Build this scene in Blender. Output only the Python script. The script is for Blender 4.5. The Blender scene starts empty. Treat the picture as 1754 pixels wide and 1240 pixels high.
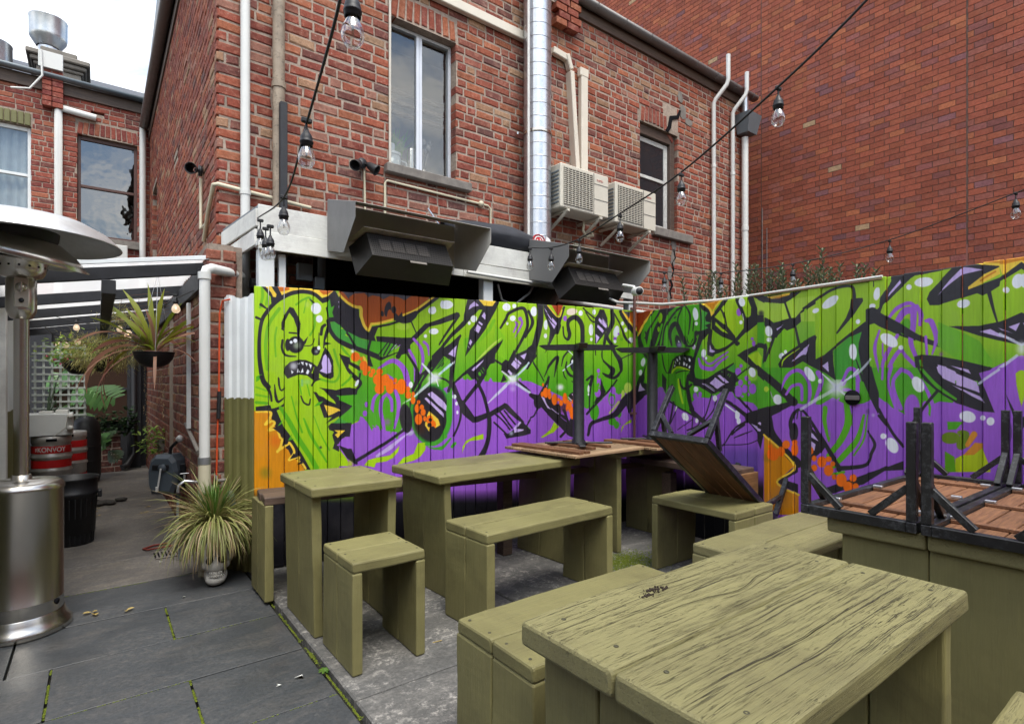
import bpy, bmesh, math, random
import numpy as np
from mathutils import Vector, Matrix, Euler, noise
random.seed(7); np.random.seed(7)
sc = bpy.context.scene; COL = sc.collection
# ---------------------------------------------------------------- camera, sky, sun, exposure
PI = math.pi; rad = math.radians
FPX, CX, HY, CAMH = 943.0, 877.0, 652.0, 1.4          # focal length, principal x, horizon (photo pixels), lens height
RX, RY, FX, FY = .7990, -.6014, .6014, .7990            # camera right and forward on the ground (X, Y)
cam = bpy.data.cameras.new('camera'); co = bpy.data.objects.new('camera', cam); COL.objects.link(co)
cam.sensor_width = 36; cam.lens = 36 * FPX / 1754; cam.shift_y = 32 / 1754; cam.clip_start = .05; cam.clip_end = 500
co.location = (0, 0, CAMH); co.rotation_euler = (PI / 2, 0, -math.atan2(FX, FY)); sc.camera = co
SUN_EL, SUN_AZ = rad(64), rad(190)                      # azimuth clockwise from +Y
w = bpy.data.worlds.new('World'); sc.world = w; w.use_nodes = True
nt = w.node_tree; N = nt.nodes; N.clear(); Lk = nt.links
out = N.new('ShaderNodeOutputWorld'); bg = N.new('ShaderNodeBackground'); sky = N.new('ShaderNodeTexSky')
sky.sky_type = 'NISHITA'; sky.sun_disc = False; sky.sun_elevation = SUN_EL; sky.sun_rotation = SUN_AZ; sky.air_density = 1.2; sky.dust_density = 2.5
tc = N.new('ShaderNodeTexCoord'); mp = N.new('ShaderNodeMapping'); mp.inputs['Scale'].default_value = (1, 1, 2.2)
n1 = N.new('ShaderNodeTexNoise'); n1.inputs['Scale'].default_value = 2.6; n1.inputs['Detail'].default_value = 8; n1.inputs['Roughness'].default_value = .55; n1.inputs['Distortion'].default_value = .4
cr = N.new('ShaderNodeValToRGB'); cr.color_ramp.elements[0].position = .43; cr.color_ramp.elements[1].position = .66
mx = N.new('ShaderNodeMixRGB'); mx.inputs[2].default_value = (9.6, 9.2, 8.5, 1)
bg.inputs['Strength'].default_value = .15
Lk.new(tc.outputs['Generated'], mp.inputs[0]); Lk.new(mp.outputs[0], n1.inputs[0]); Lk.new(n1.outputs[0], cr.inputs[0])
Lk.new(cr.outputs[0], mx.inputs[0]); tn = N.new('ShaderNodeMixRGB'); tn.blend_type = 'MULTIPLY'; tn.inputs[0].default_value = 1; tn.inputs[2].default_value = (.62, .72, .80, 1); Lk.new(sky.outputs[0], tn.inputs[1]); Lk.new(tn.outputs[0], mx.inputs[1]); Lk.new(mx.outputs[0], bg.inputs[0]); Lk.new(bg.outputs[0], out.inputs[0])
sl = bpy.data.lights.new('sun', 'SUN'); sl.energy = 1.5; sl.angle = rad(30); sl.color = (1, .955, .88)
so = bpy.data.objects.new('sun', sl); COL.objects.link(so)
sd = Vector((math.sin(SUN_AZ) * math.cos(SUN_EL), math.cos(SUN_AZ) * math.cos(SUN_EL), math.sin(SUN_EL)))
so.rotation_euler = sd.to_track_quat('Z', 'Y').to_euler(); so.location = (0, -3, 9)
sc.view_settings.view_transform = 'Standard'; sc.view_settings.look = 'None'; sc.view_settings.gamma = 1
sc.view_settings.exposure = 1.12; sc.view_settings.use_curve_mapping = False
try:
    sc.cycles.max_bounces = 8; sc.cycles.transparent_max_bounces = 16; sc.cycles.caustics_reflective = False; sc.cycles.caustics_refractive = False
except Exception: pass
# ---------------------------------------------------------------- measuring helpers (a photo pixel plus a known plane gives a place)
def onY(px, py, Y):
    a = (px - CX) / FPX; dx, dy = a * RX + FX, a * RY + FY; Z = Y / dy
    return Vector((dx * Z, Y, CAMH + (HY - py) * Z / FPX))
def onX(px, py, X):
    a = (px - CX) / FPX; dx, dy = a * RX + FX, a * RY + FY; Z = X / dx
    return Vector((X, dy * Z, CAMH + (HY - py) * Z / FPX))
def onZ(px, py, z):
    Z = FPX * (CAMH - z) / (py - HY); a = (px - CX) / FPX
    return Vector(((a * RX + FX) * Z, (a * RY + FY) * Z, z))
def atD(px, py, Z):
    a = (px - CX) / FPX
    return Vector(((a * RX + FX) * Z, (a * RY + FY) * Z, CAMH + (HY - py) * Z / FPX))
def proj(p):
    Z = p[0] * FX + p[1] * FY
    if Z < .1: return None
    return CX + FPX * (p[0] * RX + p[1] * RY) / Z, HY - (p[2] - CAMH) * FPX / Z, Z
# ---------------------------------------------------------------- materials
def lin(c):
    return tuple(((x / 255) / 12.92 if x / 255 <= .04045 else ((x / 255 + .055) / 1.055) ** 2.4) for x in c)
class M:
    """small node helper"""
    def __init__(s, name, rough=.6, metal=0, spec=.5):
        s.m = bpy.data.materials.new(name); s.m.use_nodes = True; s.t = s.m.node_tree; s.b = s.t.nodes['Principled BSDF']
        s.b.inputs['Roughness'].default_value = rough; s.b.inputs['Metallic'].default_value = metal
        s.b.inputs['Specular IOR Level'].default_value = spec
    def n(s, k, **kw):
        x = s.t.nodes.new(k)
        for a, v in kw.items():
            if a.startswith('i_'):
                x.inputs[a[2:].replace('_', ' ')].default_value = v
            else: setattr(x, a, v)
        return x
    def l(s, a, b): s.t.links.new(a, b)
    def coord(s, kind='Object', scale=(1, 1, 1), rnd=True):
        tcn = s.n('ShaderNodeTexCoord'); mpn = s.n('ShaderNodeMapping'); mpn.inputs['Scale'].default_value = scale
        if kind == 'World':
            g = s.n('ShaderNodeNewGeometry'); s.l(g.outputs['Position'], mpn.inputs[0])
        else:
            s.l(tcn.outputs[kind], mpn.inputs[0])
            if rnd:
                oi = s.n('ShaderNodeObjectInfo'); mm = s.n('ShaderNodeMath', operation='MULTIPLY'); mm.inputs[1].default_value = 37
                s.l(oi.outputs['Random'], mm.inputs[0]); cb = s.n('ShaderNodeCombineXYZ'); [s.l(mm.outputs[0], cb.inputs[i]) for i in range(3)]
                s.l(cb.outputs[0], mpn.inputs['Location'])
        return mpn.outputs[0]
    def noise(s, vec, scale, detail=4, rough=.55, dist=0):
        x = s.n('ShaderNodeTexNoise'); x.inputs['Scale'].default_value = scale; x.inputs['Detail'].default_value = detail
        x.inputs['Roughness'].default_value = rough; x.inputs['Distortion'].default_value = dist
        s.l(vec, x.inputs['Vector']); return x.outputs['Fac']
    def ramp(s, fac, *st):
        x = s.n('ShaderNodeValToRGB'); e = x.color_ramp.elements
        while len(e) < len(st): e.new(.5)
        for i, (p, c) in enumerate(st):
            e[i].position = p; e[i].color = (*c, 1) if isinstance(c, tuple) else (c, c, c, 1)
        s.l(fac, x.inputs[0]); return x.outputs[0]
    def mix(s, fac, a, b, mode='MIX'):
        x = s.n('ShaderNodeMixRGB', blend_type=mode)
        for i, v in ((0, fac), (1, a), (2, b)):
            if hasattr(v, 'links'): s.l(v, x.inputs[i])
            elif isinstance(v, (int, float)): x.inputs[i].default_value = v if i == 0 else (v, v, v, 1)
            else: x.inputs[i].default_value = (*v, 1)
        return x.outputs[0]
    def bump(s, h, strength=.4, dist=.004):
        x = s.n('ShaderNodeBump'); x.inputs['Strength'].default_value = strength; x.inputs['Distance'].default_value = dist
        if s.b.inputs['Normal'].links: s.l(s.b.inputs['Normal'].links[0].from_socket, x.inputs['Normal'])
        s.l(h, x.inputs['Height']); s.l(x.outputs[0], s.b.inputs['Normal'])
    def col(s, c):
        if hasattr(c, 'links'): s.l(c, s.b.inputs['Base Color'])
        else: s.b.inputs['Base Color'].default_value = (*c, 1)
    def rough(s, r): s.l(r, s.b.inputs['Roughness'])
MT = {}
def simple(name, c, rough=.6, metal=0, vary=.12, scale=6, dirt=.25, bump=.15, spec=.5):
    if name in MT: return MT[name]
    m = M(name, rough, metal, spec); v = m.coord()
    n = m.noise(v, scale, 6); dk = tuple(x * (1 - dirt * 1.6) for x in c)
    f = m.ramp(n, (.35, 0.), (.75, 1.))
    c1 = m.mix(f, tuple(x * (1 - vary) for x in c), tuple(min(1, x * (1 + vary)) for x in c))
    n2 = m.noise(v, scale * 4, 8, .7); f2 = m.ramp(n2, (.5, 0.), (.72, dirt))
    m.col(m.mix(f2, c1, dk)); m.bump(n2, bump, .002)
    m.rough(m.ramp(n2, (.3, max(.02, rough - .08)), (.8, min(1, rough + .12))))
    MT[name] = m.m; return m.m
def mat_paint_wood(name, c, crack=.25, wear=.1, under=(.09, .06, .035), rough=.5, scale=1):
    ck_s = .75 if crack > .4 else 1.6
    """painted board: grain along local X, cracks and chips that show the wood"""
    m = M(name, rough); v = m.coord('Object', (1.2 * scale, 16 * scale, 16 * scale))
    wob = m.coord('Object', (1, 1, 1))
    g = m.noise(v, 3, 9, .62, 1.1); big = m.noise(wob, 3.0, 4)
    fine = m.coord('Object', (ck_s * scale, (46 if crack > .4 else 34) * scale, (46 if crack > .4 else 34) * scale)); gf = m.noise(fine, 2.6, 9, .68, 1.3)
    base = m.mix(m.ramp(big, (.3, 0.), (.7, 1.)), tuple(x * .86 for x in c), tuple(x * 1.1 for x in c))
    base = m.mix(m.ramp(gf, (.25, .25), (.6, 0.)), base, tuple(x * .6 for x in c))
    lv = m.coord('Object', (.55 * scale, 13 * scale, 13 * scale)); lnz = m.noise(lv, 3.1, 7, .60, 1.6); ab = m.n('ShaderNodeMath', operation='SUBTRACT'); ab.inputs[1].default_value = .5; m.l(lnz, ab.inputs[0]); a2 = m.n('ShaderNodeMath', operation='ABSOLUTE'); m.l(ab.outputs[0], a2.inputs[0])
    mo_ = m.n('ShaderNodeMath', operation='PINGPONG'); mo_.inputs[1].default_value = .055; m.l(a2.outputs[0], mo_.inputs[0]); brk = m.noise(m.coord('Object', (4, 60, 60)), 1.6, 5)
    thin = m.mix(1., m.ramp(mo_.outputs[0], (.0022, 1.), (.0052, 0.)), m.ramp(brk, (.44, 0.), (.56, 1.)), 'MULTIPLY')
    cm = m.mix(1., m.mix(1., m.ramp(gf, (.355, 1.), (.375, 0.)), .8, 'MULTIPLY'), thin, 'ADD'); msk = m.ramp(big, (.50 - crack * .22, 0.), (.60 - crack * .06, 1.))
    ck = m.mix(1., cm, msk, 'MULTIPLY'); dk = m.mix(crack * 1.6 if crack < .6 else 1., 0, ck)
    base = m.mix(dk, base, tuple(x * .35 for x in under))
    chv = m.coord('Object', (6, 26, 26)); chip = m.noise(chv, 3, 8, .72); cf = m.ramp(chip, (.72 - wear * .3, 0.), (.735 - wear * .3, .75))
    base = m.mix(cf, base, tuple(x * .7 + y * .9 for x, y in zip(c, under)))
    d = m.noise(wob, 45, 5, .6); base = m.mix(m.ramp(d, (.70, 0.), (.77, .35)), base, tuple(x * .4 for x in c))
    gr = m.noise(wob, 2.6, 7, .68, .6); base = m.mix(m.ramp(gr, (.48, 0.), (.72, .55)), base, (c[0] * .42, c[1] * .38, c[2] * .40))
    oi = m.n('ShaderNodeObjectInfo'); hv = m.n('ShaderNodeHueSaturation'); mr = m.n('ShaderNodeMapRange'); mr.inputs['To Min'].default_value = .86; mr.inputs['To Max'].default_value = 1.12; m.l(oi.outputs['Random'], mr.inputs[0]); m.l(mr.outputs[0], hv.inputs['Value']); m.l(base, hv.inputs['Color']); base = hv.outputs[0]
    m.col(base); m.bump(g, .35, .004); m.bump(m.mix(1., gf, dk, 'SUBTRACT'), .5 + crack * .4, .003); m.rough(m.ramp(gf, (.3, rough + .2), (.7, rough - .04)))
    MT[name] = m.m; return m.m
def mat_wood(name, a, b, rough=.6, scale=1):
    m = M(name, rough); v = m.coord('Object', (1.1 * scale, 14 * scale, 14 * scale)); n = m.noise(v, 3, 8, .65, 1.2)
    f = m.coord('Object', (3, 70, 70)); n2 = m.noise(f, 2, 6, .6)
    oi = m.n('ShaderNodeObjectInfo'); c = m.mix(m.ramp(n, (.3, 0.), (.7, 1.)), a, b); c = m.mix(m.ramp(n2, (.3, .6), (.5, 0.)), c, tuple(x * .4 for x in a))
    hv = m.n('ShaderNodeHueSaturation'); mr = m.n('ShaderNodeMapRange'); mr.inputs['To Min'].default_value = .7; mr.inputs['To Max'].default_value = 1.25
    m.l(oi.outputs['Random'], mr.inputs[0]); m.l(mr.outputs[0], hv.inputs['Value']); m.l(c, hv.inputs['Color'])
    m.col(hv.outputs[0]); m.bump(n2, .45, .003); MT[name] = m.m; return m.m
def mat_brick(name, rough=.85, pores=.5, stain=.5):
    m = M(name, rough, 0, .3); at = m.n('ShaderNodeAttribute', attribute_name='tint'); v = m.coord('World')
    n = m.noise(v, 38, 8, .7); big = m.noise(v, 1.1, 5, .6); mid = m.noise(v, 9, 6, .65)
    bl_ = m.noise(v, 15, 5, .6, .6)
    c = m.mix(m.ramp(n, (.34, .75), (.62, 0.)), at.outputs['Color'], m.mix(1., at.outputs['Color'], .48, 'MULTIPLY'))
    c = m.mix(m.ramp(bl_, (.50, 0.), (.66, .55 * (stain > .3) + .15)), c, m.mix(.45, m.mix(1., c, 1.5, 'MULTIPLY'), (.34, .20, .14)))
    c = m.mix(m.ramp(n, (.60, 0.), (.70, .75 * (stain > .3))), c, (.36, .29, .24))
    c = m.mix(m.ramp(mid, (.55, 0.), (.8, .45)), c, m.mix(.5, at.outputs['Color'], (.36, .25, .18)))
    c = m.mix(m.ramp(big, (.56, 0.), (.78, stain)), c, m.mix(1., at.outputs['Color'], .38, 'MULTIPLY'))
    vo = m.noise(v, 130, 3, .5); c = m.mix(m.ramp(vo, (.66, 0.), (.71, pores)), c, (.03, .012, .01))
    m.col(c); m.bump(n, .7, .006); m.bump(vo, .25, .002); MT[name] = m.m; return m.m
def mat_mortar(name, c):
    m = M(name, .95, 0, .2); v = m.coord('World'); n = m.noise(v, 30, 8, .7); big = m.noise(v, .9, 5)
    k = m.mix(m.ramp(n, (.3, 0.), (.7, 1.)), tuple(x * .6 for x in c), tuple(x * 1.15 for x in c)); k = m.mix(m.ramp(big, (.5, 0.), (.7, .6)), k, tuple(x * .35 for x in c))
    m.col(k); m.bump(n, .8, .006); MT[name] = m.m; return m.m
def mat_ground(name, c1, c2, scuff=(.3, .27, .22), amt=.5, rough=.75, moss=0., spots=.4):
    m = M(name, rough, 0, .45); v = m.coord('World'); st = m.coord('World', (1.2, 2.6, 1)); oi = m.n('ShaderNodeObjectInfo')
    n = m.noise(v, 2.3, 8, .62, .6); f = m.noise(v, 60, 6, .7); s_ = m.noise(st, 3.2, 9, .68, .9)
    c = m.mix(m.ramp(n, (.3, 0.), (.7, 1.)), c1, c2)
    c = m.mix(m.ramp(oi.outputs['Random'], (0., .3), (1., 0.)), c, tuple(x * .72 for x in c1))
    c = m.mix(m.ramp(s_, (.48, 0.), (.75, amt)), c, scuff)
    c = m.mix(m.ramp(f, (.35, .55), (.6, 0.)), c, tuple(x * .45 for x in c1))
    sp = m.noise(v, 26, 8, .75); sp2 = m.ramp(sp, (.52, 0.), (.62, spots)); c = m.mix(m.mix(1., sp2, m.ramp(n, (.42, 0.), (.6, 1.)), 'MULTIPLY'), c, tuple(min(1, x * 1.35) for x in scuff))
    if moss:
        g = m.noise(v, 3.7, 7, .7); c = m.mix(m.ramp(g, (.64, 0.), (.72, moss)), c, (.09, .11, .01))
    m.col(c); m.bump(f, .35, .003); m.bump(s_, .3, .006); m.rough(m.ramp(n, (.3, rough - .2), (.7, rough + .1))); MT[name] = m.m; return m.m
def mat_glass(name, c=(.03, .035, .04), rough=.03, alpha=1., trans=0.):
    m = M(name, rough, 0, .5); m.col(c); m.b.inputs['IOR'].default_value = 1.5; m.b.inputs['Transmission Weight'].default_value = trans
    v = m.coord('Object', rnd=False); m.bump(m.noise(v, 2.2, 2), .06, .02); MT[name] = m.m; return m.m
def mat_leaf(name, a, b, trans=.25, rough=.5):
    m = M(name, rough); at = m.n('ShaderNodeNewGeometry'); c = m.mix(at.outputs['Random Per Island'], a, b); m.col(c)
    v = m.coord('Object'); m.bump(m.noise(v, 60, 3), .2, .002)
    tr = m.n('ShaderNodeBsdfTranslucent'); m.l(c, tr.inputs[0]); ms = m.n('ShaderNodeMixShader'); ms.inputs[0].default_value = trans
    o = m.t.nodes['Material Output']; m.l(m.b.outputs[0], ms.inputs[1]); m.l(tr.outputs[0], ms.inputs[2]); m.l(ms.outputs[0], o.inputs[0]); MT[name] = m.m; return m.m
OLIVE = mat_paint_wood('olive_paint', (.212, .192, .076), .14, .03)
OLIVEW = mat_paint_wood('olive_paint_weathered', (.232, .212, .092), .95, .26, (.05, .035, .022))
OLIVEM = mat_paint_wood('olive_paint_cracked', (.225, .203, .088), .50, .12, (.05, .035, .022))
OLIVED = simple('olive_sheet_paint', (.155, .148, .050), .55, 0, .12, 4, .3)
WHITEW = mat_paint_wood('white_board_paint', (.74, .74, .69), .12, .05, (.2, .17, .12))
WHITES = simple('white_sheet_paint', (.74, .77, .77), .5, 0, .06, 5, .22)
PVC = simple('white_pvc', (.66, .66, .63), .4, 0, .04, 4, .12, .05)
PVCC = simple('cream_pvc', (.55, .50, .36), .45, 0, .06, 4, .15, .05)
BLK = simple('black_steel_paint', (.018, .018, .02), .38, 0, .3, 30, .2)
BLKW = simple('black_rubber', (.012, .012, .014), .5, 0, .2, 20, .2)
BLKT = simple('black_timber_stain', (.022, .023, .028), .7, 0, .25, 9, .3)
SHROUD = simple('charcoal_sheet_metal', (.17, .168, .165), .5, .1, .08, 3, .2, .03)
GALV = simple('galvanised_metal', (.55, .57, .60), .32, .85, .10, 9, .2, .08)
def mat_steel():
    m = M('brushed_steel', .27, 1); v = m.coord('World', (260, 260, 3)); n = m.noise(v, 1., 4); g = m.noise(m.coord('World'), 3, 4); m.col(m.mix(m.ramp(g, (.3, 0.), (.7, 1.)), (.52, .49, .44), (.60, .57, .52))); m.bump(n, .06, .0006); return m.m
STEEL = mat_steel()
GUTTER = simple('grey_gutter_paint', (.16, .145, .14), .5, .2, .12, 3, .3, .05)
GREYB = simple('blue_grey_gutter', (.17, .20, .22), .45, .2, .12, 3, .3, .05)
SILL = simple('weathered_concrete_sill', (.20, .18, .16), .9, 0, .2, 12, .5, .6)
ACW = simple('cream_enamel', (.60, .56, .47), .45, 0, .05, 8, .2, .05)
DARK = simple('unlit_black', (.008, .008, .010), .9, 0, .1, 5, .1, .1, .1)
BRWOOD = mat_wood('brown_slat_wood', (.11, .045, .022), (.26, .12, .055))
GRWOOD = mat_wood('weathered_slat_wood', (.20, .12, .065), (.40, .27, .16))
DKWOOD = mat_wood('dark_seat_wood', (.06, .038, .028), (.13, .085, .06))
BRICK = mat_brick('old_brick'); BRICKM = mat_brick('modern_brick', .8, .8, .18)
MORT = mat_mortar('old_mortar', (.40, .32, .26)); MORTM = mat_mortar('modern_mortar', (.17, .12, .10))
# ---------------------------------------------------------------- mesh and object helpers
class MB:
    def __init__(s): s.v, s.f, s.sm, s.mi, s.tint = [], [], [], [], []
    def add(s, vs, fs, smooth=False, mi=0, tint=None):
        o = len(s.v); s.v += [tuple(x) for x in vs]; s.f += [tuple(i + o for i in f) for f in fs]
        s.sm += [smooth] * len(fs); s.mi += [mi] * len(fs); s.tint += [tint] * len(fs); return s
    def box(s, a, b, bev=0., mat=None, mi=0, tint=None):
        """axis box from corner a to corner b, edges chamfered by bev, then moved by matrix mat"""
        x0, y0, z0 = a; x1, y1, z1 = b
        if bev <= 0:
            vs = [Vector((x, y, z)) for z in (z0, z1) for y in (y0, y1) for x in (x0, x1)]
            fs = [(0, 2, 3, 1), (4, 5, 7, 6), (0, 1, 5, 4), (2, 6, 7, 3), (0, 4, 6, 2), (1, 3, 7, 5)]
        else:
            bv = min(bev, (x1 - x0) * .45, (y1 - y0) * .45, (z1 - z0) * .45); vs = []; ix = {}
            for i in (0, 1):
                for j in (0, 1):
                    for k in (0, 1):
                        p = [(x0, x1)[i], (y0, y1)[j], (z0, z1)[k]]; sg = [1 - 2 * i, 1 - 2 * j, 1 - 2 * k]
                        for ax in range(3):
                            q = [p[n] + (0 if n == ax else sg[n] * bv) for n in range(3)]
                            ix[i, j, k, ax] = len(vs); vs.append(Vector(q))
            fs = []
            for ax in range(3):
                o1, o2 = [n for n in range(3) if n != ax]
                for side in (0, 1):
                    q = []
                    for u, w_ in ((0, 0), (1, 0), (1, 1), (0, 1)):
                        c = [0, 0, 0]; c[ax] = side; c[o1] = u; c[o2] = w_; q.append(ix[(*c, ax)])
                    if (side == 0) != (ax == 1): q.reverse()
                    fs.append(tuple(q))
            for ax in range(3):
                o1, o2 = [n for n in range(3) if n != ax]
                for u in (0, 1):
                    for w_ in (0, 1):
                        c0 = [0, 0, 0]; c0[o1] = u; c0[o2] = w_; c1 = list(c0); c1[ax] = 1
                        q = [ix[(*c0, o1)], ix[(*c1, o1)], ix[(*c1, o2)], ix[(*c0, o2)]]
                        fs.append(tuple(q))
            for i in (0, 1):
                for j in (0, 1):
                    for k in (0, 1): fs.append((ix[i, j, k, 0], ix[i, j, k, 1], ix[i, j, k, 2]))
            cen = Vector(((x0 + x1) / 2, (y0 + y1) / 2, (z0 + z1) / 2)); g = []
            for f in fs:
                p = [vs[n] for n in f]; nn = (p[1] - p[0]).cross(p[2] - p[0]); c = sum(p, Vector()) / len(p)
                g.append(f if nn.dot(c - cen) > 0 else tuple(reversed(f)))
            fs = g
        if mat is not None: vs = [mat @ v for v in vs]
        return s.add(vs, fs, False, mi, tint)
    def beam(s, p, q, w_, h, bev=.002, up=(0, 0, 1), mi=0):
        p, q = Vector(p), Vector(q); x = (q - p); Ln = x.length; x.normalize(); u = Vector(up)
        if abs(u.dot(x)) > .99: u = Vector((0, 1, 0))
        y = u.cross(x).normalized(); z = x.cross(y)
        m = Matrix(((x[0], y[0], z[0], p[0]), (x[1], y[1], z[1], p[1]), (x[2], y[2], z[2], p[2]), (0, 0, 0, 1)))
        return s.box((0, -w_ / 2, -h / 2), (Ln, w_ / 2, h / 2), bev, m, mi)
    def tube(s, pts, r, n=10, cap=True, mi=0):
        pts = [Vector(p) for p in pts]; rs = r if isinstance(r, (list, tuple)) else [r] * len(pts)
        d0 = (pts[1] - pts[0]).normalized(); u = d0.orthogonal().normalized(); vs = []
        for i, p in enumerate(pts):
            d = (pts[min(i + 1, len(pts) - 1)] - pts[max(i - 1, 0)]).normalized()
            u = (u - d * u.dot(d)).normalized(); w_ = d.cross(u)
            for k in range(n): a = 2 * PI * k / n; vs.append(p + (u * math.cos(a) + w_ * math.sin(a)) * rs[i])
        fs = [(i * n + k, i * n + (k + 1) % n, (i + 1) * n + (k + 1) % n, (i + 1) * n + k) for i in range(len(pts) - 1) for k in range(n)]
        s.add(vs, fs, True, mi)
        if cap: s.add(vs[:n], [tuple(range(n))[::-1]], False, mi); s.add(vs[-n:], [tuple(range(n))], False, mi)
        return s
    def lathe(s, prof, org=(0, 0, 0), axis=(0, 0, 1), n=32, mi=0, smooth=True):
        q = Vector((0, 0, 1)).rotation_difference(Vector(axis)).to_matrix(); o = Vector(org); vs = []
        for r, z in prof:
            for k in range(n): a = 2 * PI * k / n; vs.append(o + q @ Vector((r * math.cos(a), r * math.sin(a), z)))
        fs = [(i * n + k, i * n + (k + 1) % n, (i + 1) * n + (k + 1) % n, (i + 1) * n + k) for i in range(len(prof) - 1) for k in range(n)]
        return s.add(vs, fs, smooth, mi)
    def sphere(s, c, r, n=12, m_=8, sc_=(1, 1, 1), mi=0):
        prof = [(r * math.sin(PI * i / m_), -r * math.cos(PI * i / m_)) for i in range(m_ + 1)]; c = Vector(c); vs = []
        for rr, z in prof:
            rr = max(rr, 1e-4)
            for k in range(n): a = 2 * PI * k / n; vs.append(c + Vector((rr * math.cos(a) * sc_[0], rr * math.sin(a) * sc_[1], z * sc_[2])))
        fs = [(i * n + k, i * n + (k + 1) % n, (i + 1) * n + (k + 1) % n, (i + 1) * n + k) for i in range(m_) for k in range(n)]
        return s.add(vs, fs, True, mi)
    def poly(s, pts, thick=None, mi=0, tint=None):
        """flat outline, optionally extruded by vector thick"""
        n = len(pts)
        if thick is None: return s.add(pts, [tuple(range(n))], False, mi, tint)
        t = Vector(thick); a = [Vector(p) for p in pts]; vs = a + [p + t for p in a]
        return s.add(vs, [tuple(range(n))[::-1], tuple(range(n, 2 * n))] + [(i, (i + 1) % n, n + (i + 1) % n, n + i) for i in range(n)], False, mi, tint)
    def mesh(s, name, mats):
        me = bpy.data.meshes.new(name); me.from_pydata(s.v, [], s.f)
        me.polygons.foreach_set('use_smooth', s.sm); me.polygons.foreach_set('material_index', s.mi)
        if any(t is not None for t in s.tint):
            at = me.color_attributes.new('tint', 'FLOAT_COLOR', 'CORNER'); cols = []
            for p, t in zip(me.polygons, s.tint): cols += [*(t or (.3, .1, .06)), 1.] * p.loop_total
            at.data.foreach_set('color', cols)
        for m in (mats if isinstance(mats, (list, tuple)) else [mats]): me.materials.append(m)
        me.update(); return me
    def build(s, name, mats, parent=None, loc=None, mat=None):
        return link(name, s.mesh(name, mats), parent, loc, mat)
def WM(o):
    m = o.matrix_basis.copy()
    return WM(o.parent) @ o.matrix_parent_inverse @ m if o.parent else m
def adopt(o, parent):
    if parent is not None:
        inv = WM(parent).inverted(); o.parent = parent; o.matrix_parent_inverse = inv
def link(name, me, parent=None, loc=None, mat=None):
    """every mesh is given in world space (or by the world matrix mat), whatever its parent"""
    o = bpy.data.objects.new(name, me); COL.objects.link(o)
    if mat is not None: o.matrix_basis = mat
    elif loc is not None: o.location = loc
    adopt(o, parent); return o
def tag(o, label=None, cat=None, group=None, kind=None):
    for k, v in (('label', label), ('category', cat), ('group', group), ('kind', kind)):
        if v: o[k] = v
    return o
def thing(name, label, cat, loc=(0, 0, 0), rz=0, group=None):
    o = bpy.data.objects.new(name, None); COL.objects.link(o); o.location = loc; o.rotation_euler = (0, 0, rz); o.empty_display_size = .1
    return tag(o, label, cat, group)
def struct(name): o = bpy.data.objects.new(name, None); COL.objects.link(o); o['kind'] = 'structure'; return o
def copy_tree(o, parent=None):
    c = o.copy(); COL.objects.link(c); c.parent = parent
    for ch in [k for k in KIDS(o)]: copy_tree(ch, c)
    return c
def KIDS(o): return list(o.children)
def plank_mesh(L, W, T, mat, seed=0, bev=.006, rough=.0015, N_=14):
    """a worn plank, length along local X from 0 to L, width along Y, thickness along Z, both centred"""
    rnd = random.Random(seed); mb = MB(); b = bev; w_, t = W / 2, T / 2
    ring = [(-w_ + b, -t), (w_ - b, -t), (w_ - .3 * b, -t + .3 * b), (w_, -t + b), (w_, t - b), (w_ - .3 * b, t - .3 * b), (w_ - b, t), (-w_ + b, t), (-w_ + .3 * b, t - .3 * b), (-w_, t - b), (-w_, -t + b), (-w_ + .3 * b, -t + .3 * b)]
    xs = [0, b * .35, b * 1.1] + [L * i / N_ for i in range(1, N_)] + [L - b * 1.1, L - b * .35, L]; sh = [b, b * .3, 0] + [0] * (N_ - 1) + [0, b * .3, b]; vs = []
    for x, k in zip(xs, sh):
        for y, z in ring:
            nz = noise.noise(Vector((x * 6 + seed * 3.1, y * 20, z * 20 + seed))) * rough * 2
            sy = (abs(y) - k) / max(abs(y), 1e-6); sz = (abs(z) - k) / max(abs(z), 1e-6)
            vs.append((x, y * sy + nz * (1 if y > 0 else -1), z * sz + nz))
    n = 12; fs = [(i * n + k, (i + 1) * n + k, (i + 1) * n + (k + 1) % n, i * n + (k + 1) % n) for i in range(len(xs) - 1) for k in range(n)]
    fs.append(tuple(range(n))); fs.append(tuple((len(xs) - 1) * n + k for k in range(n))[::-1])
    mb.add(vs, fs, False); return mb.mesh('plank', mat)
def axes(o, x, y, z):
    return Matrix(((x[0], y[0], z[0], o[0]), (x[1], y[1], z[1], o[1]), (x[2], y[2], z[2], o[2]), (0, 0, 0, 1)))
def text_part(txt, size, mat, parent, mw, name='lettering', bend=None, extr=.0008, bold=0., squash=1.):
    cu = bpy.data.curves.new(name, 'FONT'); cu.body = txt; cu.size = size; cu.extrude = extr; cu.align_x = 'CENTER'; cu.align_y = 'CENTER'; cu.offset = bold
    t = bpy.data.objects.new(name, cu); COL.objects.link(t); dg = bpy.context.evaluated_depsgraph_get(); me = bpy.data.meshes.new_from_object(t.evaluated_get(dg))
    bpy.data.objects.remove(t); me.name = name
    for v in me.vertices:
        v.co.x *= squash
        if bend: a = v.co.x / bend; r = bend + v.co.z; v.co = Vector((r * math.sin(a), v.co.y, r * math.cos(a) - bend))
    me.materials.clear(); me.materials.append(mat); o = bpy.data.objects.new(name, me); COL.objects.link(o); o.matrix_basis = mw; adopt(o, parent); return o
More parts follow.
